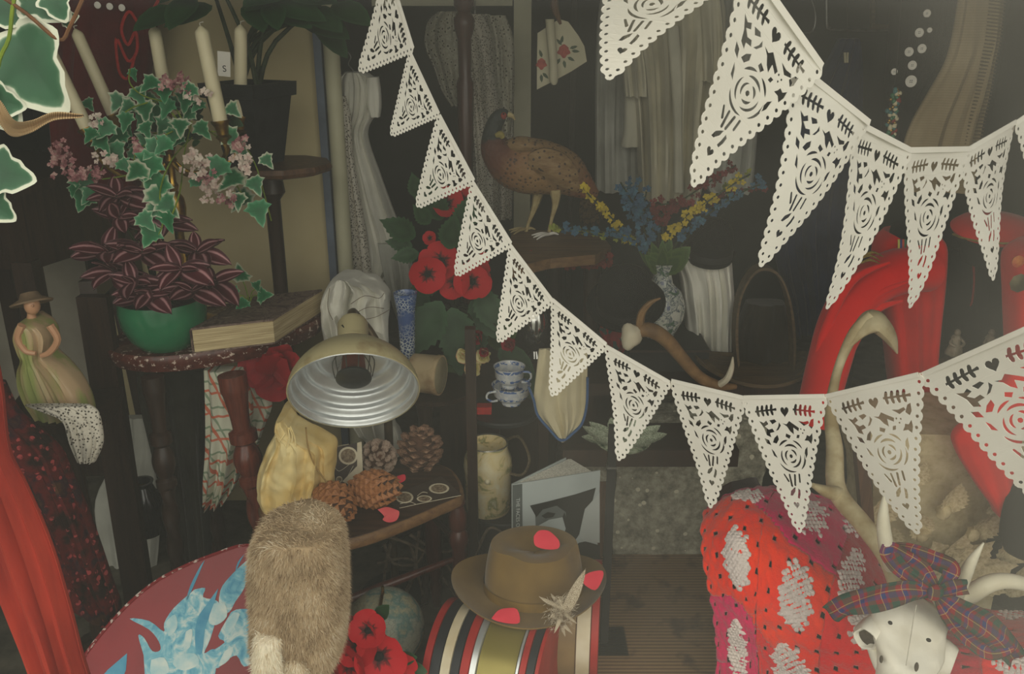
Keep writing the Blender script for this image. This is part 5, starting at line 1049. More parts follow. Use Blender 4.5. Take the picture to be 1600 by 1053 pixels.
cov('printed_hat', [(828, 790), (858, 783), (900, 772), (931, 762), (926, 782), (914, 795), (905, 835), (895, 850), (886, 845), (884, 800), (870, 790), (848, 796), (838, 808)], MT['grey3'], .0007)
cov('printed_face', [(836, 796), (858, 788), (882, 790), (888, 810), (892, 826), (896, 840), (882, 852), (872, 868), (846, 866), (838, 850)], MT['grey2'], .0006)
cov('printed_cheek', [(840, 822), (858, 812), (880, 808), (888, 826), (880, 840), (862, 845), (842, 846)], MT['grey1'], .0009)
cov('printed_eye', [(846, 806), (856, 800), (868, 802), (864, 808), (852, 810)], MT['grey3'], .0011)
cov('printed_nose', [(882, 800), (890, 826), (890, 842), (880, 838), (884, 826), (879, 808)], MT['grey3'], .0011)
cov('printed_coat', [(905, 848), (915, 846), (937, 852), (937, 910), (830, 912), (842, 872), (872, 872)], MT['grey3'], .0007)
cov('printed_sky', [(910, 800), (937, 770), (937, 848), (912, 846), (906, 838)], MT['grey4'], .0006)
textmesh('THE FACES OF B', .0142, MT['grey4'], PP(809, 806, T0+fn*.0012, fn)-V((0, 0, .0)), Matrix.Rotation(atan2((T1-T0).y, (T1-T0).x), 3, 'Z') @ FACE @ Matrix.Rotation(-pi/2, 3, 'Z'), bo)
tag(B().box(((T0.x+T1.x)/2, (T0.y+T2.y)/2, zq/2), (.24, .2, zq)).build('wooden_block', MT['dkwood'], None, False), 'dark wooden block under the portrait book', 'block')
# --- drums and felt hat
zd = .285; Yd = 1.72
MT['drumolive'] = mat('olive_brass_shell', (150, 138, 72), (132, 118, 60), 4, .3, .35); MT['drumred'] = mat('drum_red', (178, 38, 34), (150, 30, 28), 14, .5); MT['drumblk'] = mat('drum_navy', (36, 40, 46), (26, 28, 34), 14, .5); MT['drumwht'] = mat('drum_cream', (222, 212, 186), (200, 184, 150), 14, .6)
def drum(lab, x0, x1, Yc_, r, bands, tilt):
    c0 = V((P(x0, 1000, Yc_-.05).x, Yc_-tilt*.12, r+.001)); L_ = P(x1, 1000, Yc_-.05).x-c0.x; ax_ = V((1, tilt, 0)).normalized()
    o = thing('side_drum', lab, 'drum', V((c0.x+L_/2, Yc_, 0)), 'drums lying on their side')
    for nm, a, b_, dr_, mt in bands: B().lathe([(r*dr_-.006, a*L_), (r*dr_, a*L_+.0015), (r*dr_, b_*L_-.0015), (r*dr_-.006, b_*L_)], c0, ax_, 64).build(nm, mt, o)
    B().lathe([(.001, .003), (r*.97, .003), (r*.97, .001), (.001, 0.0)], c0, ax_, 48).build('drum_head', MT['drumwht'], o)
    return o
bd = [('hoop_stripe', 0, .07, 1.0, MT['drumred']), ('hoop_stripe', .07, .16, 1.0, MT['drumblk']), ('hoop_stripe', .16, .25, 1.004, MT['drumwht']), ('hoop_stripe', .25, .33, 1.0, MT['drumblk']), ('hoop_stripe', .33, .41, 1.0, MT['drumred']), ('counter_rim', .41, .47, .99, MT['alu']), ('shell', .47, .80, .955, MT['drumolive']), ('counter_rim', .80, .83, .99, MT['alu']), ('hoop_stripe', .83, .89, 1.0, MT['drumred']), ('hoop_stripe', .89, .96, 1.0, MT['drumblk']), ('hoop_stripe', .96, 1.0, 1.0, MT['drumred'])]
drum('drum with olive shell and red, cream and navy striped hoops lying under the felt hat', 684, 868, Yd, .142, bd, -.30)
drum('larger drum end with cream and red rim right of the striped drum', 872, 940, Yd+.16, .15, [('shell', 0, .5, .97, mat('drum_brown', (150, 124, 84), (126, 102, 68), 8, .5)), ('counter_rim', .5, .82, 1.0, MT['drumwht']), ('hoop_stripe', .82, 1.0, 1.01, MT['drumred'])], -.12)
hz = .292; hc = PZ(826, 922, hz)
ht = thing('felt_hat', 'olive brown felt trilby with feather resting on the striped drum', 'hat', hc)
m = M('olive_felt', .95, 0, .1); m.col(m.ramp(m.noise(8, 4), [(.35, (128, 102, 54)), (.65, (106, 82, 42))])); m.b.inputs['Sheen Weight'].default_value = .3; m.bump(m.noise(240, 2), .15, .001); MT['olivefelt'] = m.m
def brimr(k, dz, lift): return [hc+V((k*.185*cos(a), k*.148*sin(a), dz+lift*(cos(a)**2)*(k-.5)*2+.012*sin(a*1+.5)*lift*8)) for a in [2*pi*i/64 for i in range(64)]]
B().rings([brimr(.55, .004, 0), brimr(.75, .002, .012), brimr(.92, .001, .028), brimr(1.0, .004, .036), brimr(1.0, .008, .036), brimr(.92, .005, .028), brimr(.75, .006, .012), brimr(.55, .008, 0)], caps=False).build('brim', MT['olivefelt'], ht)
rings = []; hc2 = hc+V((.012, .0, .004)); H_ = .125
for i in range(19):
    t = i/18; ring = []
    for k in range(64):
        a = 2*pi*k/64; side = min(1, t/.72); rx = .118*(1-.13*side**2); ry = .096*(1-.16*side**2); z = H_*side
        if t > .72:
            u = (t-.72)/.28; rx *= (1-u)**.75+.0001; ry *= (1-u)**.75+.0001
            z = H_*(1+.06*sin(u*pi*.5)) - .035*u*u
        fd = math.exp(-((a-4.05)/.38)**2)*.024*max(0, side-.15)*(1-.3*t) + math.exp(-((a-5.9)/.4)**2)*.012*side
        ring.append(hc2+V(((rx-fd)*cos(a), (ry-fd)*sin(a), z)))
    rings.append(ring)
B().rings(rings).build('crown', MT['olivefelt'], ht)
B().rings([[hc2+V((.1205*cos(a), .0985*sin(a), z_)) for a in [2*pi*k/64 for k in range(64)]] for z_ in (.004, .012, .026, .028)], caps=False).build('hat_band', mat('mustard_ribbon', (134, 104, 44), (112, 86, 38), 20, .6), ht)
MT['feather'] = mat('speckled_feather', (214, 200, 174), (110, 90, 66), 90, .9, lo=.45, hi=.6)
fe = lancemesh('feather_vane', MT['feather'], .10); fy = hc.y-.115
rnd = random.Random(4)
for x0, y0, x1, y1 in ((880, 962, 908, 905), (878, 960, 868, 985), (872, 962, 882, 990), (880, 950, 855, 940), (872, 946, 848, 936), (868, 955, 858, 984), (884, 958, 898, 972), (876, 950, 864, 932), (874, 968, 890, 986)):
    a_ = P(x0, y0, fy-.012+rnd.uniform(-.01, .01)); e = P(x1, y1, fy-.02+rnd.uniform(-.02, .01)); inst('feather', fe, ht, a_, basis(e-a_, (rnd.uniform(-.5, .5), -1, .3)), (e-a_).length*1.2)
b = B()
for i in range(700):
    c0 = P(rnd.gauss(876, 9), rnd.gauss(955, 11), fy-.02); d = V((rnd.gauss(0, 1), -abs(rnd.gauss(0, .6)), rnd.gauss(0, 1))).normalized()*rnd.uniform(.010, .028); w = d.cross(V((0, -1, 0))).normalized()*.0006; b.add([c0-w, c0+w, c0+d], [(0, 1, 2)])
o_ = b.build('feather_down', MT['feather'], ht, False); o_['kind'] = 'stuff'
petal('cerise petal on top of the felt hat crown', [(834, 838), (842, 829), (856, 829), (866, 836), (874, 846), (872, 857), (852, 858), (836, 852)], P(852, 845, hc.y+.0)+V((0, -.02, .006)), (.1, -.75, .66), MT['hotpetal'])
petal('red petal tucked on the right of the hat brim', [(908, 903), (922, 894), (942, 892), (940, 908), (930, 922), (914, 914)], PZ(922, 910, hz+.06), (.2, -.7, .6), MT['hotpetal'])
petal('cerise petal on the front of the hat brim', [(768, 966), (778, 954), (792, 950), (808, 952), (812, 972), (796, 974), (776, 970)], PZ(792, 965, hz+.022), (0, -.55, .85), MT['hotpetal'])
# --- globe
gc = P(602, 990, 1.86); gr = 62*S(990, 1.86); gc.z = max(gc.z, gr+.05)
m = M('globe_map', .5, 0, .3); v_ = m.noise(9, 6, None, .6); c0 = m.ramp(v_, [(.44, (168, 172, 154)), (.50, (104, 138, 132)), (.56, (172, 168, 140)), (.7, (150, 150, 120))]); v2 = m.vor(70, 'DISTANCE_TO_EDGE'); m.col(m.mix(m.math('MULTIPLY', m.math('LESS_THAN', v2, .03), .3), c0, (70, 80, 80))); MT['globe'] = m.m
gb = thing('desk_globe', 'faded grey-green desk globe on the floor behind the poppies', 'globe', V((gc.x, gc.y, 0)))
B().ball(gc, gr, 40).build('sphere', MT['globe'], gb)
B().lathe([(.07, 0), (.07, .008), (.02, .016), (.012, gc.z-gr+.004)], (gc.x, gc.y, 0), seg=24).build('base', MT['dkwood'], gb)
B().tube([gc+V((0, 0, gr-.004)), gc+V((0, 0, gr+.022))], .004, 8, 1).build('axis_pin', MT['brass'], gb)
rm = B(); rm.tube([gc+V((.0, (gr+.008)*cos(a), (gr+.008)*sin(a))) for a in [pi*.5+pi*k/10 for k in range(11)]][::-1], .004, 6, 2); rm.build('meridian', MT['brass'], gb)
# --- fur hat
fur = thing('fur_hat', 'shaggy light brown fur hat with pale ear flaps at the front', 'hat', V((P(470, 950, 1.5).x, 1.5, 0)))
m = M('rabbit_fur', .9, 0, .2); aa = m.attr('a'); m.col(m.ramp(m.math('ADD', aa, m.math('MULTIPLY', m.math('SUBTRACT', m.noise(13, 5), .5), .9)), [(.15, (128, 106, 80)), (.40, (184, 160, 126)), (.7, (212, 192, 160)), (1.0, (244, 236, 214))])); MT['fur'] = m.m
base = loft([(812, 466, 474), (813, 440, 498), (817, 418, 518), (828, 404, 531), (856, 399, 537), (930, 401, 540), (980, 402, 537), (1005, 406, 532), (1022, 420, 520), (1030, 440, 500)], 1.50, .10, 3, .004, N=64, sub=6, seed=1, back=.8)
fl1 = loft([(950, 412, 432, .09), (985, 403, 440, .02), (1020, 400, 440), (1060, 402, 444), (1120, 406, 444), (1160, 412, 438)], 1.40, .03, 2, .003, N=32, sub=6, seed=2)
fl2 = loft([(975, 446, 470, .08), (1008, 442, 480, .02), (1040, 444, 484), (1100, 446, 486), (1150, 452, 480)], 1.42, .03, 2, .003, N=32, sub=6, seed=3)
rnd = random.Random(99)
def furcoat(b, n, L_, pale, nm):
    for i in range(len(b.v)): b.a[i] = pale
    o = b.build(nm, MT['fur'], fur); fb = B(); import bisect
    tri = [f for f in b.f if len(f) == 4]; ar = []; s_ = 0
    for f in tri: s_ += ((b.v[f[1]]-b.v[f[0]]).cross(b.v[f[3]]-b.v[f[0]])).length; ar.append(s_)
    for i in range(n):
        f = tri[bisect.bisect(ar, rnd.random()*s_)]; p0, p1, p2, p3 = (b.v[k] for k in f); u, w = rnd.random(), rnd.random()
        p = (p0*(1-u)+p1*u)*(1-w)+(p3*(1-u)+p2*u)*w; nn_ = (p1-p0).cross(p3-p0)
        if nn_.length < 1e-12: continue
        nn_.normalize(); cc_ = V((P(470, 930, 1.5).x, 1.50, min(p.z, P(470, 850, 1.5).z)))
        if nn_.dot(p-cc_) < 0: nn_ = -nn_
        d = (nn_*.65+V((.35*noise.noise(p*14), .0, -.55+.5*noise.noise(p*18+V((5, 0, 0)))))+V((rnd.gauss(0, .25), rnd.gauss(0, .25), rnd.gauss(0, .25)))).normalized()*L_*rnd.uniform(.6, 1.2)
        wv = d.cross(V((rnd.random(), -1, .3))).normalized()*.0009; o0 = fb.add([p-wv, p+wv, p+d*.6+V((0, 0, -.002)), p+d+V((0, 0, -.004))], [(0, 1, 2), (0, 2, 3)])
        q_ = min(1, max(0, pale+rnd.gauss(0, .14)-.15*noise.noise(p*20)))
        for k in range(4): fb.a[o0+k] = q_+.06*k
    oo = fb.build('fur_strands', MT['fur'], fur, False); oo['kind'] = 'stuff'
furcoat(base, 26000, .015, .36, 'hat_body'); furcoat(fl1, 5000, .016, .85, 'ear_flap'); furcoat(fl2, 4500, .016, .8, 'ear_flap')
B().lathe([(.08, 0), (.08, .015), (.014, .025), (.014, .5)], (P(470, 950, 1.52).x, 1.52, 0), seg=16).build('hat_block_stand', MT['dkwood'], fur)
# --- crimson painted shield
sn = V((-.05, -.80, .60)).normalized(); s0 = P(250, 1000, 1.62)
sh_ = thing('painted_shield', 'crimson board painted with pale blue plume figures leaning at the lower left', 'shield', V((s0.x+.1, 1.5, 0)))
ol = [(118, 1053), (135, 1020), (162, 985), (189, 955), (216, 929), (250, 904), (297, 880), (337, 865), (371, 853), (398, 852), (430, 858), (455, 880), (470, 960), (470, 1060), (460, 1150), (420, 1230), (330, 1260), (220, 1240), (140, 1180), (110, 1110)]
op = cr(ol+[ol[0]], 4)[:-1]
m = M('crimson_gloss', .35, 0, .4); m.col(m.ramp(m.noise(4, 3), [(.35, (142, 30, 38)), (.65, (118, 24, 32))])); MT['crim'] = m.m
B().poly([PP(x, y, s0, sn) for x, y in op], sn, .014).build('board', MT['crim'], sh_, False)
b = B(); b.tube([PP(x, y, s0+sn*.002, sn) for x, y in cr(ol[:13], 2)], .0035, 6, 1); b.build('worn_edge', mat('worn_red_edge', (126, 28, 34), (206, 190, 180), 70, .6, lo=.56, hi=.62), sh_)
z3 = lambda l: [(x*.3375, 700+y*.3375) for x, y in l]
m = M('pale_blue_paint', .55); m.col(m.ramp(m.noise(26, 4, None, .6, 1.5), [(.35, (206, 222, 218)), (.5, (128, 190, 206)), (.66, (84, 156, 186))])); MT['pblue'] = m.m
MT['pwhite'] = mat('white_paint_strokes', (214, 226, 220), (160, 204, 212), 30, .55); MT['pdeep'] = mat('deep_blue_strokes', (72, 146, 180), (98, 168, 194), 30, .55)
def pnt(l, mt, e, nm='painted_plume'): B().poly([PP(x, y, s0+sn*e, sn) for x, y in cr(z3(l)+[z3(l)[0]], 3)[:-1]], sn, .0004).build(nm, mt, sh_, False)
pnt([(948, 518), (900, 630), (862, 712), (880, 640), (925, 550)], MT['pdeep'], .001)
pnt([(1168, 500), (1160, 560), (1130, 650), (1090, 710), (1060, 760), (1015, 760), (1020, 660), (1060, 600), (1120, 540)], MT['pblue'], .001)
pnt([(1132, 490), (1110, 530), (1090, 575), (1100, 530)], MT['pdeep'], .0012)
pnt([(900, 655), (950, 648), (940, 690), (1000, 705), (1012, 740), (975, 880), (945, 950), (990, 930), (1000, 1000), (960, 1090), (700, 1100), (665, 960), (640, 868), (668, 880), (705, 940), (742, 935), (735, 895), (690, 840), (600, 790), (690, 800), (758, 850), (760, 810), (805, 740)], MT['pblue'], .001)
pnt([(1070, 760), (1110, 745), (1180, 770), (1182, 960), (1130, 1012), (1095, 960), (1040, 990), (1000, 1020), (960, 960), (1040, 900), (1010, 870)], MT['pblue'], .0012)
pnt([(588, 950), (570, 1060), (470, 1060)], MT['pdeep'], .001)
pnt([(1010, 650), (985, 740), (950, 830), (935, 950), (905, 930), (910, 800), (960, 720)], MT['pdeep'], .0016)
for l in ([(770, 800), (810, 770), (820, 830), (780, 870)], [(820, 960), (900, 950), (920, 1000), (850, 1030), (800, 1000)], [(990, 720), (1040, 720), (1050, 780), (1000, 820), (965, 800)], [(1080, 760), (1110, 770), (1070, 850), (1040, 860), (1050, 800)], [(700, 980), (760, 970), (780, 1040), (700, 1050)], [(860, 850), (890, 840), (880, 920), (850, 930)], [(1040, 940), (1080, 920), (1060, 980), (1010, 1010)]): pnt(l, MT['pwhite'], .002, 'painted_highlight')
# --- front poppies
fp = thing('poppy_bunch', 'bright red poppies with dark centres at the bottom before the globe', 'flowers', V((P(570, 1030, 1.62).x, 1.62, 0)))
fb0 = V((P(575, 1050, 1.62).x, 1.64, 0))
for i, (x, y, r_, n_) in enumerate(((560, 1000, 38, (-.3, -1, .5)), (592, 1025, 40, (.2, -1, .35)), (545, 1036, 36, (-.4, -1, .2)), (618, 1048, 30, (.4, -1, .3)), (575, 985, 28, (.1, -.8, .7)), (512, 1050, 30, (-.5, -1, .3)), (580, 1062, 36, (0, -1, .3)))):
    c = P(x, y, 1.6-.01*(i % 3)); B().tube([fb0+V((0, 0, .002)), fb0*.5+c*.5+V((0, .02, .0)), c+V((0, .012, 0))], .003, 6).build('stem', MT['dkstem'], fp)
    flower(fp, c, n_, r_*S(y, 1.6)*1.05, 'poppy', 5, 30+i, open_=.88)
for x, y, dx, dz in ((618, 1030, 1, .35), (632, 1040, 1, -.1), (590, 965, .5, .8), (500, 1045, -1, .3)):
    inst('leaf', LEAF['dark'], fp, P(x, y, 1.62), basis((dx, -.3, dz), (0, -1, .6)), .055)
# ================================================================== RIGHT SIDE
# --- hanging black coat with pearl buttons, beige scarf, beads, blue cloak
bc = thing('black_coat', 'black coat sewn with white buttons hanging at the top right', 'coat', P(1430, 240, 2.95))
loft([(-60, 1400, 1500), (0, 1392, 1496), (60, 1388, 1490), (110, 1384, 1474), (155, 1382, 1440), (200, 1384, 1430), (236, 1386, 1424)], 2.95, .06, 5, .015, seed=101).build('coat_body', MT['blackfelt'], bc)
for x, y, r in ((1448, 21, 6), (1436, 51, 7), (1452, 47, 4), (1440, 76, 7), (1420, 81, 7), (1425, 102, 7), (1397, 112, 5), (1423, 127, 9)):
    p = P(x, y, 2.875); k = r*S(y, 2.88); bt = B().lathe([(.001, -.002), (k*.9, -.002), (k, .001), (k, .003), (k*.8, .0035), (k*.7, .002), (.001, .002)], p, (0, -1, .05), 18).build('button', MT['paper'], bc)
    for q in range(4): B().ball(p+V((k*.22*cos(q*pi/2+.8), -.0022, k*.22*sin(q*pi/2+.8))), k*.09, 6).build('thread_hole', MT['ink'], bt)
m = M('ribbed_beige_scarf', .95, 0, .1); rc = m.sep(m.attr('rc', 'Vector')); st_ = m.stripe(rc['Y'], 130, .5); m.col(m.mix(m.math('MULTIPLY', st_, .14), m.ramp(m.noise(5, 4), [(.35, (176, 158, 124)), (.65, (150, 132, 100))]), (118, 102, 76))); m.bump(st_, .2, .002); MT['bscarf'] = m.m
sf = thing('beige_scarf', 'long beige ribbed scarf with fringed side hanging right of the black coat', 'scarf', P(1475, 240, 2.86))
loft([(-60, 1500, 1572), (0, 1496, 1568), (60, 1486, 1562), (100, 1474, 1554), (150, 1446, 1545), (190, 1424, 1536), (235, 1410, 1528), (300, 1416, 1522)], 2.86, .02, 5, .012, seed=103).build('scarf_cloth', MT['bscarf'], sf)
b = B()
for k in range(46):
    y = -20+k*5.6; xr = [(-60, 1572), (0, 1568), (60, 1562), (100, 1554), (150, 1545), (190, 1536), (240, 1527)]
    for (ya, xa_), (yb, xb2) in zip(xr, xr[1:]):
        if ya <= y <= yb: x = xa_+(xb2-xa_)*(y-ya)/(yb-ya); b.tube(pt([(x-22, y-2, 2.838), (x-8, y, 2.835), (x+3, y+1, 2.845)]), .0022, 5, 1)
b.build('fringe', mat('dark_fringe', (112, 96, 70), (84, 72, 52), 20, .95), sf)
bs = thing('bead_necklace', 'hanging strand of small multicoloured beads left of the scarf', 'necklace', P(1392, 215, 2.85))
bm = [MT['greenglaze'], MT['wattle'], MT['brass'], MT['candle'], mat('turquoise_bead', (60, 130, 130), None, 10, .3)]
rnd = random.Random(6); bb = [B() for _ in bm]
for k in range(26):
    t = k/25
    for x in (1397-10*t+3*sin(k), 1404-9*t): bb[rnd.randrange(5)].ball(P(x+rnd.uniform(-3, 3), 140+76*t, 2.86), rnd.uniform(.006, .009), 8)
for b_, m_ in zip(bb, bm): b_.build('beads', m_, bs)
B().tube(pt([(1410, -20), (1400, 120), (1394, 140), (1386, 214)], 2.87), .0015, 5).build('cord', MT['ink'], bs)
MT['navy'] = clothmat('navy_velvet', (34, 48, 86), (22, 32, 60))
ck = thing('blue_cloak', 'dark blue velvet cloak hanging behind the upper bunting', 'cloak', P(1280, 520, 3.42))
B().tube([P(1324, 66, 3.42), P(1324, 0, 3.43), P(1324, -75, 3.45)], .003, 5).build('hanging_cord', MT['ink'], ck)
loft([(60, 1310, 1340), (100, 1290, 1345), (180, 1250, 1345), (260, 1225, 1340), (340, 1205, 1335), (420, 1215, 1330), (470, 1230, 1320), (520, 1238, 1312)], 3.42, .06, 6, .03, seed=105).build('cloak_cloth', MT['navy'], ck)
pg = thing('clothes_peg', 'small wooden peg gripping the top of the blue cloak', 'peg', P(1322, 96, 3.35))
for s_ in (-1, 1): B().bar(P(1322+s_*2.2, 82, 3.35), P(1322+s_*1.6, 98, 3.35), .006, .008, V((0, 1, 0))).build('peg_half', MT['candle'], pg, False)
wr = thing('wire_rack', 'thin wire rack with rounded corner at the top edge', 'rack', P(1290, 45, 3.3))
B().tube(pt([(1292, -60), (1292, 34), (1296, 44), (1310, 47), (1400, 47), (1412, 44), (1416, 30), (1416, -60)], 3.3), .004, 6, 3).build('wire_frame', MT['metal'], wr)
B().tube(pt([(1232, -30), (1262, -10), (1274, 20), (1270, 48), (1250, 52)], 3.3), .0025, 6, 4).build('wire_hook', MT['metal'], wr)
pf = thing('gilt_picture', 'dim gilt framed picture at the top edge right of centre', 'picture', P(1388, 46, 3.6))
for x0, y0, x1, y1, mt, nm in ((1362, -80, 1424, 46, MT['trug'], 'frame'), (1370, -80, 1416, 38, MT['black'], 'canvas')):
    yy = 3.6 if nm == 'frame' else 3.582; B().poly([P(x0, y1, yy), P(x1, y1, yy), P(x1, y0, yy), P(x0, y0, yy)], (0, -1, 0), .02).build(nm, mt, pf, False)
# --- scarlet tunic and draped arm
jk = thing('scarlet_tunic', 'scarlet military tunic with gold braid badge on a stand at the right', 'tunic', V((P(1420, 640, 2.45).x, 2.45, 0)))
loft([(362, 1386, 1458), (376, 1372, 1470), (400, 1366, 1472), (450, 1370, 1468), (500, 1380, 1462), (550, 1386, 1458), (600, 1392, 1460), (640, 1402, 1462), (664, 1430, 1458)], 2.45, .085, 4, .010, seed=111, back=.9).build('tunic_body', MT['red'], jk)
def sleeve(name, pts_, rad, mt, par, sq=.75): return B().tube(pt(pts_), rad, 18, 7, sq).build(name, mt, par)
k_ = S(450, 2.4)
sleeve('sleeve', [(1440, 420, 2.36), (1400, 425, 2.33), (1352, 450, 2.31), (1316, 500, 2.28), (1294, 570, 2.25), (1272, 660, 2.23)], [46*k_, 44*k_, 42*k_, 38*k_, 36*k_, 34*k_], MT['red'], jk)
for a in ([(1420, 440), (1368, 462), (1330, 510), (1306, 600)], [(1410, 470), (1362, 490), (1322, 560), (1300, 630)], [(1390, 410), (1330, 440), (1288, 520), (1268, 600)]):
    B().tube(pt(a, 2.245 if a[0][0] != 1390 else 2.25), [.004, .012, .014, .006], 10, 6).build('cloth_fold', MT['red'], jk)
loft([(352, 1396, 1450), (362, 1392, 1456), (374, 1394, 1456)], 2.43, .07, 2, .002, seed=112).build('collar', MT['blackfelt'], jk)
MT['gold'] = mat('gold_thread', (176, 150, 70), (140, 116, 52), 120, .6, .3)
for i, (x, y, dx) in enumerate(((1345, 404, 1), (1350, 399, 1), (1345, 411, 1))):
    b = B().tube(pt([(x, y), (x+14, y-5), (x+30, y+3-i)], 2.262), [.004, .008, .002], 8, 5, .4); b.build('badge_bar', MT['gold'], jk)
for i, c in enumerate(((196, 190, 90), (40, 60, 120), (190, 80, 60), (60, 110, 80))):
    x = 1403+i*3.4; B().poly([P(x, 414, 2.352), P(x+3.2, 414, 2.352), P(x+3.2, 374, 2.352), P(x, 374, 2.352)], (0, -1, 0), .002).build('ribbon_stripe', mat('medal_ribbon', c, None, 40), jk, False)
for x, y in ((1416, 432), (1456, 424)): B().lathe([(.001, 0), (.018, 0), (.02, .003), (.014, .006), (.001, .007)], P(x, y, 2.355), (0, -1, 0), 18).build('medal', mat('dull_pewter', (92, 92, 84), (70, 70, 64), 20, .5, .5), jk)
B().lathe([(.14, 0), (.14, .015), (.018, .03), (.016, .8)], (P(1422, 640, 2.47).x, 2.47, 0), seg=20).build('dummy_stand', MT['black'], jk)
sj = thing('red_jacket', 'red jacket with enamel badge cut off by the right edge', 'jacket', V((P(1660, 640, 2.2).x, 2.2, 0)))
loft([(380, 1600, 1740), (400, 1574, 1760), (460, 1574, 1765), (520, 1576, 1765), (600, 1580, 1760), (680, 1590, 1750), (760, 1600, 1740)], 2.2, .1, 4, .012, seed=121, back=.9).build('jacket_body', MT['red'], sj)
B().lathe([(.12, 0), (.12, .015), (.018, .03), (.016, .8)], (P(1660, 640, 2.2).x, 2.22, 0), seg=20).build('dummy_stand', MT['black'], sj)
loft([(560, 1590, 1690), (640, 1528, 1640), (672, 1490, 1600), (700, 1491, 1592), (750, 1520, 1590), (785, 1545, 1582), (800, 1553, 1566)], 1.98, .04, 3, .008, seed=122).build('sleeve', MT['red'], sj)
B().lathe([(.001, 0), (.014, 0), (.015, .004), (.001, .007)], P(1590, 408, 2.08), (0, -1, 0), 18).build('badge', mat('enamel_badge', (206, 120, 40), (180, 60, 40), 60, .4), sj)
B().lathe([(.001, 0), (.012, 0), (.024, .002), (.01, .005), (.001, .006)], P(1592, 442, 2.08), (0, -1, 0), 8).build('star_medal', mat('tarnished_star', (120, 112, 84), None, 30, .4, .7), sj)
tag(loft([(745, 1596, 1700), (780, 1572, 1700), (830, 1562, 1700), (860, 1570, 1700)], 1.93, .04, 3, .01, seed=123).build('black_glove', MT['blackfelt']), 'black glove cuff at the right edge below the red sleeve', 'glove')
# --- red cap with black coat behind
cp_ = thing('dress_cap', 'red topped military cap with black band at the right', 'cap', P(1548, 400, 2.5))
cc = P(1552, 372, 2.5)
B().lathe([(.06, -.04), (.085, .0), (.115, .022), (.118, .03), (.10, .045), (.05, .055), (.001, .058)], cc, (-.06, -.18, 1), 36).build('cap_top', MT['red'], cp_)
B().lathe([(.075, -.065), (.082, -.03), (.112, .018), (.117, .022), (.112, .026), (.09, .002)], cc, (-.06, -.18, 1), 36, caps=False).build('cap_band', MT['blackfelt'], cp_)
B().tube([cc+V((.119*cos(a), .119*sin(a)-.004, .020-.007*cos(a)*-1+.02*sin(a)*-1*-.2)) for a in [pi+pi*k/12 for k in range(13)]], .003, 6, 2).build('gold_cord', MT['gold'], cp_)
bd2 = thing('black_cape', 'black cape hanging between the tunic and the red jacket', 'cape', V((P(1520, 600, 2.62).x, 2.62, 0)))
loft([(390, 1490, 1600), (410, 1476, 1612), (470, 1472, 1612), (540, 1474, 1612), (600, 1478, 1610), (680, 1484, 1604)], 2.62, .06, 5, .016, seed=131).build('cape_cloth', MT['blackfelt'], bd2)
B().lathe([(.12, 0), (.12, .015), (.018, .03), (.016, .95)], (P(1545, 600, 2.62).x, 2.66, 0), seg=20).build('dummy_stand', MT['black'], bd2)
B().tube(pt([(1521, 412), (1522, 440), (1519, 470), (1516, 478)], 2.54), [.004, .003, .003, .002], 6).build('red_tassel', MT['redcord'], bd2)
zsf = P(1520, 552, 2.42).z
shl = thing('display_shelf', 'narrow dark shelf carrying two small figurines at the right', 'shelf', V((P(1520, 556, 2.42).x, 2.42, 0)))
B().box((P(1520, 556, 2.42).x, 2.44, zsf-.012), (.24, .12, .024)).build('shelf_board', MT['dkwood'], shl, False)
for s_ in (-1, 1): B().box((P(1520, 556, 2.42).x+s_*.10, 2.46, (zsf-.024)/2), (.025, .06, zsf-.024)).build('support', MT['dkwood'], shl, False)
MT['figgrey'] = mat('grey_biscuit_porcelain', (150, 142, 120), (120, 112, 94), 30, .5)
for x, lab in ((1490, 'small grey porcelain figurine, left of the pair on the dark shelf'), (1543, 'small grey porcelain figurine, right of the pair on the dark shelf')):
    o = thing('small_figurine', lab, 'figurine', V((P(x, 552, 2.41).x, 2.41, zsf)), 'small figurines on the dark shelf')
    B().lathe([(.001, 0), (.022, 0), (.024, .006), (.02, .02), (.012, .04), (.014, .052), (.009, .06), (.001, .062)], (P(x, 552, 2.41).x, 2.41, zsf), seg=16, wob=lambda a, h: 1+.12*sin(5*a+h*90)).build('robe', MT['figgrey'], o)
    B().ball((P(x, 552, 2.41).x, 2.408, zsf+.068), (.009, .009, .011), 12).build('head', MT['figgrey'], o)
    for s_ in (-1, 1): B().tube([(P(x, 552, 2.41).x+s_*.011, 2.408, zsf+.05), (P(x, 552, 2.41).x+s_*.02, 2.4, zsf+.038), (P(x, 552, 2.41).x+s_*.008, 2.39, zsf+.032)], .004, 6).build('arm', MT['figgrey'], o)
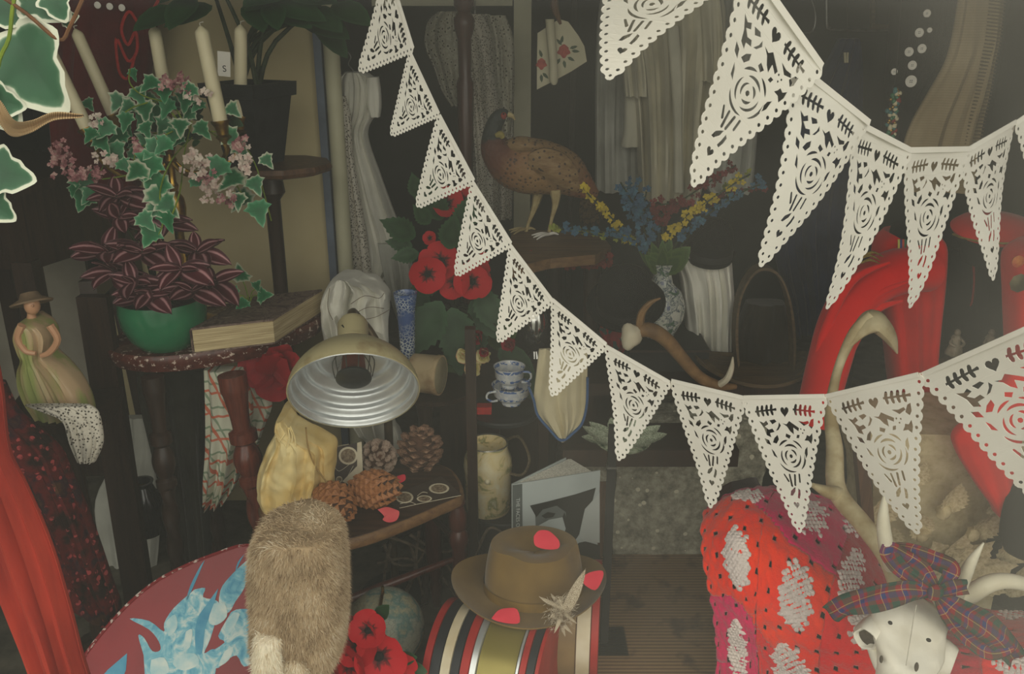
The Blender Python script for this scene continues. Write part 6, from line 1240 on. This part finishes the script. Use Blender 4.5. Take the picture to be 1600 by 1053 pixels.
# --- carved stone pedestal
m = M('buff_carved_stone', .9, 0, .2); a1 = m.noise(14, 6, None, .65); m.col(m.ramp(a1, [(.3, (164, 146, 108)), (.5, (206, 190, 150)), (.7, (226, 212, 174))])); m.bump(a1, .5, .008); MT['buff'] = m.m
cpd = thing('carved_pedestal', 'buff stone pedestal carved with leaves behind the antlered skull', 'pedestal', V((P(1450, 900, 2.1).x, 2.15, 0)))
x0_ = P(1352, 760, 2.1).x; x1_ = P(1590, 760, 2.1).x; zp = P(1470, 672, 2.1).z
def pr(k, z, dy=0): 
    cx_ = (x0_+x1_)/2; hw = (x1_-x0_)/2*k; return [V((cx_+hw*sx, 2.22+.12*k*sy, z)) for sx, sy in ((-1, -1), (-.5, -1.15), (0, -1.2), (.5, -1.15), (1, -1), (1, 1), (0, 1), (-1, 1))]
B().rings([pr(1.0, 0), pr(1.0, .06), pr(.82, .10), pr(.80, zp*.55), pr(.86, zp*.7), pr(1.0, zp*.85), pr(1.04, zp*.9), pr(1.04, zp)]).build('pedestal_block', MT['buff'], cpd, False)
cl = leafmesh('carved_leaf', FERN, MT['buff'], .5, -.3, .5); rnd = random.Random(55)
for x, y, dx, dz, L_ in ((1480, 890, 0, 1, 90), (1480, 890, -.6, .9, 90), (1480, 890, .6, .9, 90), (1480, 895, -1, .4, 100), (1480, 895, 1, .4, 100), (1440, 840, -.4, 1, 70), (1520, 840, .4, 1, 70), (1560, 880, .3, 1, 90), (1400, 790, -.2, 1, 70), (1540, 800, .6, .5, 60), (1480, 800, 0, 1, 70), (1500, 900, .9, -.2, 70), (1455, 900, -.9, -.2, 70), (1580, 930, 0, 1, 90), (1370, 820, 0, 1, 80), (1390, 860, -.3, 1, 70), (1420, 760, .2, 1, 60)):
    inst('carved_leaf', cl, cpd, P(x, y, 2.06), basis((dx, -.25, dz), (0, -1, .1)), L_*S(y, 2.06))
for x, y in ((1480, 885), (1440, 835), (1520, 835), (1475, 800)): B().ball(P(x, y, 2.05), .02, 10, nz=.3, fq=60).build('carved_boss', MT['buff'], cpd)
B().bar(P(1343, 690, 2.03), P(1362, 900, 2.03), .03, .03, V((0, 1, 0))).build('corner_moulding', MT['midwood'], cpd, False)
# --- crochet blanket over a low armchair
CT = [[(1138, 782, 2.02), (1190, 764, 2.06), (1262, 772, 2.06), (1330, 800, 2.02), (1420, 880, 1.95), (1520, 950, 1.9), (1660, 960, 1.9)],
      [(1104, 800, 1.84), (1160, 772, 1.84), (1235, 790, 1.86), (1318, 850, 1.82), (1400, 930, 1.76), (1510, 985, 1.72), (1660, 985, 1.72)],
      [(1098, 850, 1.74), (1150, 830, 1.70), (1215, 850, 1.70), (1300, 910, 1.66), (1380, 975, 1.62), (1500, 1015, 1.60), (1660, 1015, 1.60)],
      [(1106, 905, 1.70), (1155, 905, 1.645), (1205, 930, 1.63), (1285, 985, 1.60), (1372, 1020, 1.575), (1500, 1055, 1.55), (1660, 1055, 1.55)],
      [(1116, 960, 1.70), (1160, 965, 1.65), (1200, 985, 1.63), (1280, 1035, 1.605), (1372, 1070, 1.58), (1500, 1105, 1.555), (1660, 1105, 1.555)],
      [(1120, 1030, 1.72), (1165, 1040, 1.68), (1205, 1060, 1.66), (1285, 1110, 1.64), (1375, 1150, 1.61), (1500, 1180, 1.59), (1660, 1180, 1.59)],
      [(1124, 1150, 1.73), (1168, 1165, 1.69), (1208, 1180, 1.67), (1288, 1200, 1.65), (1378, 1220, 1.63), (1500, 1230, 1.60), (1660, 1230, 1.60)]]
CT3 = [[tuple(P(*q)) for q in r] for r in CT]
NU, NV = 20, 16
rows_ = [cr(r, NU) for r in CT3]; cols_ = list(zip(*rows_)); G = [cr(list(c), NV) for c in cols_]      # G[u][v]
nu, nv = len(G), len(G[0])
bl = thing('crochet_blanket', 'red, orange and magenta crochet blanket with white flowers over a low seat', 'blanket', V((P(1300, 1000, 1.8).x, 1.8, 0)))
def wool(nm, c, c2): 
    m = M(nm, .95, 0, .1); n_ = m.noise(130, 3); m.col(m.ramp(m.noise(9, 3), [(.35, c), (.65, c2)])); m.bump(n_, .8, .004); m.b.inputs['Sheen Weight'].default_value = .3; return m.m
WL = {'o': wool('orange_red_wool', (250, 58, 16), (240, 40, 20)), 'r': wool('red_wool', (234, 26, 30), (220, 18, 32)), 'm': wool('magenta_wool', (222, 12, 92), (204, 12, 84)), 'd': wool('crimson_wool', (192, 14, 50), (172, 10, 44)), 'w': wool('white_wool', (226, 214, 206), (206, 194, 190))}
rnd = random.Random(123)
def gp(i, j): return V(G[min(max(i, 0), nu-1)][min(max(j, 0), nv-1)])
def gn(i, j):
    n = (gp(i+1, j)-gp(i-1, j)).cross(gp(i, j+1)-gp(i, j-1)); n = n.normalized() if n.length > 0 else V((0, -1, 0)); return n if n.dot(V((0, -1, .6))) > 0 else -n
pat = ['mmddrr', 'oordrr', 'mrrror', 'mmrrrr']
UB = [0, 32, 60, 84, 104, nu-1]
def vshift(i): return 15*min(1, max(0, (i-14)/30))
def blk(i, j):
    bu = sum(1 for x in UB[1:-1] if i >= x); jj = j-vshift(i); bv = 0 if jj < 15 else (1 if jj < 55 else (2 if jj < 80 else 3)); return bu, bv
cells = {}
for i in range(nu-1):
    for j in range(nv-1):
        if (i % 7) in (2, 3) and ((j+4*((i//7) % 2)) % 8) in (2, 3): continue
        cells.setdefault(blk(i, j), []).append((i, j))
SQ = {}
for key, cl_ in sorted(cells.items()):
    b = B(); idx = {}
    def vid(i, j):
        if (i, j) not in idx:
            hgt = .0035*noise.noise(V((i*.45, j*.45, 3)))+.0028*cos(i*2*pi/7-.7)*cos((j+4*((i//7) % 2))*2*pi/8-1.9); idx[(i, j)] = b.add([gp(i, j)+gn(i, j)*hgt], [])
        return idx[(i, j)]
    for i, j in cl_: b.f.append((vid(i, j), vid(i+1, j), vid(i+1, j+1), vid(i, j+1)))
    o = b.build('crochet_square', WL[pat[key[1]][key[0]]], bl, True, 0); sd = o.modifiers.new('th', 'SOLIDIFY'); sd.thickness = .006; sd.offset = -1
    SQ[key] = o
from bpy_extras.object_utils import world_to_camera_view
prj = lambda p: (lambda q: (800+F*q[0]/q[2], 526.5-F*q[1]/q[2]))((p.x, (p.y*sin(PITCH)+(p.z-CAMZ)*cos(PITCH)), p.y*cos(PITCH)-(p.z-CAMZ)*sin(PITCH)))
pix = {(i, j): prj(gp(i, j)) for i in range(nu) for j in range(nv)}
for fx, fy, hw, hh in ((1152, 874, 6, 9), (1243, 936, 6, 10), (1155, 1020, 5, 12), (1168, 776, 7, 3), (1262, 808, 6, 8), (1338, 800, 5, 11), (1240, 1062, 8, 12), (1590, 955, 4, 7), (1352, 975, 6, 10), (1592, 1035, 4, 9), (1325, 905, 4, 12)):
    ci, cj = min(pix, key=lambda k: (pix[k][0]-fx)**2+(pix[k][1]-fy)**2); fbm = B()
    for i in range(-hw-1, hw+2):
        for j in range(-hh-1, hh+2):
            e = (i/hw)**2+(j/hh)**2; lim = 1+.35*sin(i*1.7+fx)*cos(j*1.3)
            if e < lim and (i+j) % 2 == 0 and not (i % 6 == 0 and j % 6 == 3):
                p = gp(ci+i, cj+j); n = gn(ci+i, cj+j); fbm.ball(p+n*.003, (.0082, .0082, .0075), 6, nz=.35, fq=150)
    fbm.build('white_flower', WL['w'], SQ.get(blk(ci, cj)) or bl)
b = B(); b.grid([[gp(i, j)-gn(i, j)*.03 for j in range(0, nv, 4)] for i in range(0, nu, 5)]); ln_ = b.build('hole_backing', clothmat('dark_backing', (48, 26, 24), (34, 20, 18)), bl)  # added dark sheet, makes the gaps in the crochet show dark
# --- antlered skull with tartan bow
MT['bonew'] = mat('bleached_skull', (240, 236, 222), (222, 214, 194), 10, .65, bump=.3, bs=40)
sk = thing('antlered_skull', 'bleached deer skull with pale antlers propped on the crochet blanket', 'skull', P(1425, 1060, 1.4))
Yk2 = 1.43
def skullring(cx_, cy_, hw, dep, Yo, roll=.30, n=40):
    """cross-section of the skull roof, broad flat forehead with rounded sides"""
    c = P(cx_, cy_, Yk2+Yo); k = S(cy_, Yk2+Yo); out = []
    ux = V((cos(roll), 0, -sin(roll)))
    for q in range(n):
        a = 2*pi*q/n; s_ = cos(a); fr = sin(a); x = hw*k*(abs(s_)**.8)*(1 if s_ > 0 else -1); y = -dep*(abs(fr)**.8) if fr > 0 else dep*.9*abs(fr)
        out.append(c+ux*x+V((0, y+.006*noise.noise(V((x*60, cy_*.05, 2))), 0)))
    return out
SKR = [(1428, 936, 22, .018, .055), (1426, 942, 52, .03, .045), (1424, 954, 63, .038, .03), (1420, 970, 62, .042, .012), (1418, 990, 60, .046, -.006), (1418, 1004, 58, .050, -.02), (1415, 1018, 52, .054, -.034), (1411, 1034, 41, .054, -.05), (1406, 1052, 35, .052, -.068), (1398, 1086, 30, .046, -.09), (1390, 1130, 26, .038, -.12), (1386, 1170, 20, .03, -.15), (1382, 1190, 8, .015, -.16)]
B().rings([skullring(*r) for r in cr(SKR, 4)]).build('cranium', MT['bonew'], sk)
MT['hole'] = mat('skull_hollow', (92, 80, 64), (60, 52, 42), 20, .95)
for x, y, sx in ((1360, 992, -1), (1476, 1028, 1)):
    e = P(x, y, Yk2-.005); ax_ = V((sx*.80, -.58, -.1)).normalized(); e = e+ax_*.012
    B().lathe([(.014, -.016), (.0175, -.004), (.020, .004), (.0235, .006), (.027, .001), (.032, -.014), (.034, -.035)], e, ax_, 24, False, lambda a, h: 1+.10*sin(2*a)+.05*sin(5*a)).build('eye_socket_rim', MT['bonew'], sk)
    B().lathe([(.001, -.012), (.015, -.009), (.018, -.002), (.017, -.005), (.001, -.016)], e, ax_, 20, False).build('eye_socket', MT['hole'], sk)
    B().tube(pt([(x-sx*2, y+18, Yk2-.01), (x-sx*14, y+48, Yk2-.05), (x-sx*34, y+84, Yk2-.09)]), [.010, .011, .007], 10).build('cheek_bone', MT['bonew'], sk)
MT['pit'] = mat('bone_pit', (40, 34, 28), (28, 24, 20), 20, .95)
for x, y, r1, r2, Yo in ((1391, 973, .0042, .0032, -.032), (1451, 1000, .0046, .0030, -.060), (1377, 1030, .003, .008, -.075), (1432, 1042, .0036, .010, -.096)):
    B().ball(P(x, y, Yk2+Yo), (r1, .005, r2), 10).build('bone_foramen', MT['pit'] if r2 < .005 else MT['hole'], sk)
B().tube(pt([(1432, 945, Yk2+.008), (1428, 965, Yk2-.012), (1424, 990, Yk2-.044), (1420, 1015, Yk2-.076), (1416, 1040, Yk2-.097)]), .0011, 5, 6).build('bone_suture', mat('suture_line', (234, 228, 210), None, 30), sk)
MT['antlerp'] = mat('pale_antler', (206, 192, 154), (166, 146, 104), 20, .6, bump=.35, bs=50)
ya = Yk2+.05
B().tube(pt([(1408, 945, ya), (1398, 900, ya+.02), (1382, 862, ya+.05), (1345, 815, ya+.12), (1308, 766, ya+.2), (1304, 700, ya+.27), (1298, 640, ya+.33), (1310, 575, ya+.38), (1335, 520, ya+.4), (1362, 492, ya+.4)]), [.017, .018, .020, .019, .020, .018, .013, .010, .013, .012], 14, 6).build('antler_beam', MT['antlerp'], sk)
B().tube(pt([(1326, 540, ya+.39), (1346, 514, ya+.40), (1366, 502, ya+.4), (1382, 514, ya+.4), (1394, 532, ya+.4), (1402, 552, ya+.4)]), [.008, .024, .036, .032, .022, .003], 14, 5, .55).build('antler_palm', MT['antlerp'], sk)
B().tube(pt([(1313, 772, ya+.19), (1292, 768, ya+.17), (1270, 758, ya+.15)]), [.017, .013, .005], 10, 4).build('tine', MT['antlerp'], sk)
B().tube(pt([(1392, 885, ya+.02), (1384, 850, ya-.01), (1380, 810, ya-.02), (1384, 764, ya-.02)]), [.014, .014, .011, .002], 12, 5).build('tine', MT['bone'], sk)
B().tube(pt([(1462, 948, ya), (1485, 938, ya), (1510, 932, ya), (1545, 912, ya-.01), (1580, 908, ya-.01), (1630, 920, ya)]), [.016, .017, .018, .017, .015, .014], 14, 5).build('antler_beam', MT['bone'], sk)
B().tube(pt([(1494, 932, ya-.005), (1506, 902, ya-.02), (1520, 874, ya-.03), (1537, 848, ya-.035)]), [.014, .013, .009, .0015], 12, 5).build('tine', MT['bone'], sk)
m = M('tartan', .85, 0, .15); rc = m.sep(m.attr('rc', 'Vector')); u, v = rc['X'], rc['Y']
c0 = (132, 22, 32)
g1 = m.math('MULTIPLY', m.math('ADD', m.stripe(u, 24, .36), m.stripe(v, 24, .36, .1)), .5); c1 = m.mix(m.math('MULTIPLY', g1, 1.3, True), c0, (34, 70, 58))
g2 = m.math('MULTIPLY', m.math('ADD', m.stripe(u, 24, .2, .5), m.stripe(v, 24, .2, .6)), .5); c2 = m.mix(g2, c1, (36, 48, 104))
g3 = m.math('MULTIPLY', m.math('MAXIMUM', m.stripe(u, 24, .03, .3), m.stripe(v, 24, .03, .35)), .45); m.col(m.mix(g3, c2, (196, 180, 110))); MT['tartan'] = m.m
bw = thing('tartan_bow', 'red and green tartan ribbon bow tied across the antlered skull', 'bow', P(1462, 925, Yk2-.03))
def ribbon(name, pts_, w, par, seed=0):
    q = cr([tuple(P(*p[:3]))+(p[3],) for p in pts_], 8); b = B(); rows = []; u_ = 0
    for i, p in enumerate(q):
        a_ = V(q[max(i-1, 0)][:3]); c_ = V(q[min(i+1, len(q)-1)][:3]); d = (c_-a_).normalized(); s_ = d.cross(V((0, -1, .35))).normalized(); n = s_.cross(d)
        if i: u_ += (V(p[:3])-V(q[i-1][:3])).length
        row = []
        for k in range(9):
            t = k/8*2-1; row.append(V(p[:3])+s_*(t*w/2*p[3])+n*(.006*sin(t*3.1+i*.25+seed)*p[3]))
        rows.append((row, u_))
    b.grid([r for r, _ in rows])
    for i, (r, uu) in enumerate(rows):
        for k in range(9): b.rc[i*9+k] = (uu, k/8*w)
    o = b.build(name, MT['tartan'], par); sd = o.modifiers.new('th', 'SOLIDIFY'); sd.thickness = .0015; return o
yb = Yk2-.012
ribbon('ribbon_tail', [(1456, 926, yb, .5), (1420, 925, yb-.02, .9), (1370, 934, yb-.03, 1.1), (1325, 946, yb-.03, 1.0), (1298, 962, yb-.02, .9)], .045, bw, 1)
ribbon('ribbon_tail', [(1466, 930, yb, .5), (1495, 950, yb-.02, .9), (1535, 975, yb-.02, 1.15), (1565, 1000, yb-.02, 1.1), (1590, 1030, yb-.01, .9)], .045, bw, 2)
ribbon('ribbon_tail', [(1464, 932, yb, .4), (1480, 955, yb-.02, .8), (1505, 985, yb-.02, .9), (1545, 1015, yb-.02, .9), (1582, 1008, yb-.02, .7)], .04, bw, 5)
ribbon('ribbon_loop', [(1462, 918, yb, .5), (1440, 890, yb+.01, .9), (1412, 872, yb+.02, 1.0), (1390, 862, yb+.03, 1.0), (1402, 884, yb+.01, .9), (1430, 908, yb, .7), (1456, 922, yb-.005, .5)], .035, bw, 3)
ribbon('ribbon_loop', [(1470, 915, yb, .5), (1486, 890, yb+.01, 1.0), (1460, 876, yb+.03, 1.0), (1420, 862, yb+.04, .9), (1395, 858, yb+.05, .8)], .035, bw, 4)
ribbon('ribbon_loop', [(1468, 926, yb-.005, .5), (1490, 920, yb-.01, .9), (1512, 916, yb-.01, .8)], .035, bw, 6)
kb = B().ball(P(1461, 926, yb-.012), (.016, .012, .018), 14, nz=.25, fq=60)
for i_, p_ in enumerate(kb.v): kb.rc[i_] = (p_.x, p_.z)
kb.build('knot', MT['tartan'], bw)
# ================================================================== PAPER BUNTING
def capsule(x0, y0, x1, y1, r, r2=None, n=5):
    r2 = r if r2 is None else r2; d = V((x1-x0, y1-y0)); L_ = d.length; d /= L_; w = V((-d.y, d.x)); out = []
    for k in range(n+1):
        a = -pi/2+pi*k/n; out.append((x1+d.x*r2*cos(a)+w.x*r2*sin(a), y1+d.y*r2*cos(a)+w.y*r2*sin(a)))
    for k in range(n+1):
        a = pi/2+pi*k/n; out.append((x0+d.x*r*cos(a)+w.x*r*sin(a), y0+d.y*r*cos(a)+w.y*r*sin(a)))
    return out
def circ(x, y, r, n=8): return [(x+r*cos(2*pi*k/n), y+r*sin(2*pi*k/n)) for k in range(n)]
def heart(x, y, s): return [(x+s*.062*(16*sin(t)**3)*.9/1.0, y+s*.062*(13*cos(t)-5*cos(2*t)-2*cos(3*t)-cos(4*t))) for t in [2*pi*k/18 for k in range(18)]]
def arc(cx_, cy_, r, a0, a1, w, n=9):
    o = []; 
    for k in range(n+1): a = a0+(a1-a0)*k/n; t = sin(pi*k/n)**.7*w/2+.0008; o.append((cx_+(r+t)*cos(a), cy_+(r+t)*sin(a)))
    for k in range(n, -1, -1): a = a0+(a1-a0)*k/n; t = sin(pi*k/n)**.7*w/2+.0008; o.append((cx_+(r-t)*cos(a), cy_+(r-t)*sin(a)))
    return o
HF = 1.38
def sprig(x0, y0, x1, y1, s=1.0):
    """one connected cut: stem with paired leaves, as a zig-zag outline"""
    d = V((x1-x0, y1-y0)); L_ = d.length; d /= L_; w = V((-d.y, d.x)); up = []; dn_ = []
    for k in range(4):
        t = (k+.55)/4.6*L_
        for side, lst in ((1, up), (-1, dn_)):
            ln = .052*s; b0 = t-.014; lst += [(b0-.004, .009*side), (b0+.000, ln*.55*side), (b0+.008, ln*.95*side), (b0+.022, ln*1.10*side), (b0+.034, ln*1.0*side), (b0+.036, ln*.6*side), (b0+.030, .010*side)]
    pts_ = [(0, .012)]+up+[(L_-.02, .012), (L_, .016), (L_+.006, 0), (L_, -.016), (L_-.02, -.012)]+dn_[::-1]+[(0, -.012)]
    return [(x0+d.x*a+w.x*b, y0+d.y*a+w.y*b) for a, b in pts_]
def flag_loops():
    L_ = []; n = 15
    A = V((-.5, -.03)); C = V((0, -HF)); out = [(-.5, 0)]
    def side(a, c, sgn):
        o = []; d = (c-a); L0 = d.length; d = d.normalized(); w = V((d.y, -d.x))*1.0
        if w.x*sgn < 0: w = -w
        st = L0/n; dots = []
        for k in range(n):
            m_ = a+d*(st*(k+.5)); r = st*.52
            for q in range(1, 6):
                t = -pi/2+pi*q/6; o.append(tuple(m_+d*(r*sin(t))+w*(r*.85*cos(t))))
            dots.append(tuple(m_-w*.006))
        return o, dots
    l, d1 = side(V((-.485, -.02)), V((-.03, -HF)), -1); r, d2 = side(V((.485, -.02)), V((.03, -HF)), 1)
    outer = [(-.485, 0.0)]+l+[(-.034, -HF-.02), (-.03, -HF-.045), (-.012, -HF-.062), (.012, -HF-.062), (.03, -HF-.045), (.034, -HF-.02)]+r[::-1]+[(.485, 0.0)]
    for x, y in d1+d2: L_.append(circ(x, y, .016, 7))
    L_.append(circ(0, -HF-.015, .014, 7))
    L_ += [sprig(-.36, -.15, -.10, -.13), sprig(.10, -.13, .36, -.15), heart(0, -.15, .058)]
    # leaves and petals round the rose
    bl_ = [[(-.31,-.25),(-.26,-.27),(-.23,-.25),(-.21,-.28),(-.25,-.30),(-.21,-.33),(-.17,-.32),(-.15,-.35),(-.20,-.36),(-.19,-.40),(-.24,-.38),(-.26,-.32)], [(-.19,-.24),(-.13,-.23),(-.11,-.25),(-.16,-.275)], [(-.15,-.42),(-.11,-.39),(-.10,-.43),(-.13,-.47),(-.17,-.46)], [(-.27,-.42),(-.22,-.44),(-.20,-.49),(-.25,-.47)], [(-.08,-.26),(-.06,-.29),(-.09,-.33),(-.12,-.34),(-.09,-.30)],
           [(-.03,-.27),(.02,-.28),(.05,-.25),(.10,-.28),(.15,-.31),(.14,-.34),(.09,-.31),(.09,-.37),(.05,-.34),(.02,-.30)], [(.16,-.24),(.22,-.25),(.27,-.24),(.28,-.26),(.22,-.285)], [(.31,-.23),(.34,-.22),(.335,-.28),(.31,-.31),(.28,-.28)], [(.25,-.38),(.28,-.39),(.31,-.36),(.31,-.41),(.29,-.46),(.26,-.43),(.22,-.43),(.24,-.405)], [(.0,-.37),(.05,-.39),(.03,-.42),(-.01,-.40)], [(.13,-.38),(.16,-.38),(.15,-.41),(.12,-.41)], [(-.20,-.53),(-.17,-.56),(-.14,-.62),(-.18,-.60)], [(.21,-.53),(.24,-.50),(.235,-.57),(.205,-.62),(.20,-.57)]]
    for q in bl_:
        gx = sum(p[0] for p in q)/len(q); gy = sum(p[1] for p in q)/len(q); L_.append([(gx+(x-gx)*1.14, gy+(y-gy)*1.14) for x, y in q])
    for x, y in ((.18, -.32), (.22, -.33), (.20, -.36)): L_.append(circ(x, y, .010, 6))
    cx_, cy_ = .03, -.60
    L_ += [arc(cx_, cy_, .165, .5, 1.35, .022), arc(cx_, cy_, .165, 1.7, 2.5, .022), arc(cx_, cy_, .17, -.9, .25, .022), arc(cx_, cy_, .165, 3.6, 5.0, .022), arc(cx_, cy_, .115, .7, 2.2, .024), arc(cx_, cy_, .115, 2.6, 4.2, .022), arc(cx_, cy_, .115, 4.7, 6.5, .022), arc(cx_, cy_, .065, .0, 1.5, .024), arc(cx_, cy_, .065, 2.0, 4.0, .022), arc(cx_, cy_, .065, 4.4, 5.9, .022), circ(cx_, cy_, .022, 7)]
    L_ += [capsule(-.085, -.80, -.045, -.87, .010, .013), capsule(-.02, -.80, -.01, -.92, .012, .014), capsule(.045, -.80, .03, -.91, .013), capsule(.10, -.79, .095, -.87, .012)]
    L_ += [[(.0,-.95),(.03,-.93),(.02,-.98),(-.02,-1.03),(-.05,-1.03),(-.035,-.98)], [(.06,-.94),(.085,-.96),(.08,-1.01),(.06,-1.06),(.035,-1.05),(.05,-1.0)], heart(.01, -1.13, .042)]
    return outer, L_
def flagmesh2d():
    c = bpy.data.curves.new('flagcut', 'CURVE'); c.dimensions = '2D'; c.fill_mode = 'BOTH'
    outer, hs_ = flag_loops()
    for l in [outer]+hs_:
        s_ = c.splines.new('POLY'); s_.points.add(len(l)-1); s_.use_cyclic_u = True
        for p, (x, y) in zip(s_.points, l): p.co = (x, y, 0, 1)
    o = bpy.data.objects.new('flagcut', c); COL.objects.link(o); dg = bpy.context.evaluated_depsgraph_get(); me = bpy.data.meshes.new_from_object(o.evaluated_get(dg)); bpy.data.objects.remove(o)
    bm_ = bmesh.new(); bm_.from_mesh(me); bmesh.ops.remove_doubles(bm_, verts=bm_.verts, dist=1e-5)
    for e in range(2): bmesh.ops.subdivide_edges(bm_, edges=[e for e in bm_.edges if e.calc_length() > .12], cuts=1, use_grid_fill=False)
    bmesh.ops.triangulate(bm_, faces=bm_.faces)
    vs = [(v.co.x, v.co.y) for v in bm_.verts]; fs = [tuple(v.index for v in f.verts) for f in bm_.faces]; bm_.free(); return vs, fs
FV, FF = flagmesh2d()
def bunting(lab, nodes, tips, curl, ends):
    o = thing('paper_bunting', lab, 'bunting', (P(*nodes[0][:3])+P(*nodes[-1][:3]))/2, 'cut paper bunting strings')
    pts3 = []
    for i, tp in enumerate(tips):
        tl_, tr_ = nodes[2*i], nodes[2*i+1]; a = P(*tl_); c = P(*tr_); t3 = P(*tp); mid = (a+c)/2; ex_ = (c-a)/.97; ey = (mid-t3)/HF; nn = ex_.cross(ey).normalized()
        if nn.y > 0: nn = -nn
        cu = curl[i % len(curl)]; W_ = ex_.length; b = B()
        b.add([mid+ex_*x+ey*y+nn*(W_*cu*(4*x*x-.5)*(.4+.6*min(1, -y))+W_*.06*sin(2.4*y+i)*(-y/HF)) for x, y in FV], FF)
        fo_ = b.build('flag', MT['paper'], o, False); sd = fo_.modifiers.new('th', 'SOLIDIFY'); sd.thickness = .0008; sd.offset = 0
        pts3 += [a-nn*.0012, (a+c)/2-nn*.0012+V((0, 0, -.002)), c-nn*.0012]
        # folded-over hem along the string
        hb = B(); u_ = ey.normalized(); hb.hexa([a+nn*.0016-u_*.004, c+nn*.0016-u_*.004, c+nn*.0030-u_*.004, a+nn*.0030-u_*.004], [a+nn*.0008+u_*.0035, c+nn*.0008+u_*.0035, c+nn*.0020+u_*.0035, a+nn*.0020+u_*.0035]); hb.build('folded_hem', MT['paper'], fo_, False)
    pts3 = [V(ends[0])]+pts3+[V(ends[1])]
    B().tube(pts3, .0011, 5, 1).build('string', MT['wick'], o)
nd1 = [(606, -52, 1.92), (646, 76, 1.9), (641, 82, 1.9), (686, 178, 1.88), (687, 180, 1.88), (741, 282, 1.85), (739, 284, 1.85), (799, 380, 1.82), (798, 383, 1.82), (864, 470, 1.78), (864, 468, 1.78), (948, 538, 1.72), (949, 541, 1.72), (1047, 597, 1.62), (1050, 594, 1.62), (1164, 621, 1.5), (1163, 620, 1.5), (1289, 618, 1.38), (1291, 618, 1.38), (1436, 584, 1.22), (1442, 584, 1.22), (1650, 492, 1.02)]
tp1 = [(563, 106, 1.9), (612, 207, 1.88), (651, 319, 1.86), (713, 426, 1.83), (780, 529, 1.79), (866, 612, 1.74), (968, 713, 1.66), (1107, 788, 1.56), (1242, 829, 1.43), (1428, 828, 1.29), (1652, 800, 1.11)]
bunting('long string of white cut-paper flags sagging across the whole window from the upper left', nd1, tp1, [.04, -.03, .05, .02], ((-.55, 2.1, 2.6), (1.8, .64, 1.85)))
nd2 = [(962, -95, .80), (1170, -60, .88), (1166, -62, .88), (1283, 103, .97), (1247, 104, .97), (1357, 191, 1.08), (1336, 190, 1.08), (1421, 234, 1.2), (1416, 234, 1.2), (1515, 232, 1.34), (1506, 236, 1.34), (1586, 190, 1.46), (1586, 192, 1.46), (1690, 120, 1.55)]
tp2 = [(957, 118, .86), (1098, 287, .93), (1200, 410, 1.03), (1306, 476, 1.14), (1422, 471, 1.27), (1537, 427, 1.4), (1662, 380, 1.5)]
bunting('short string of larger white cut-paper flags hanging close to the glass at upper right', nd2, tp2, [.06, .05, -.04], ((-.35, .64, 2.36), (1.7, 1.9, 2.6)))
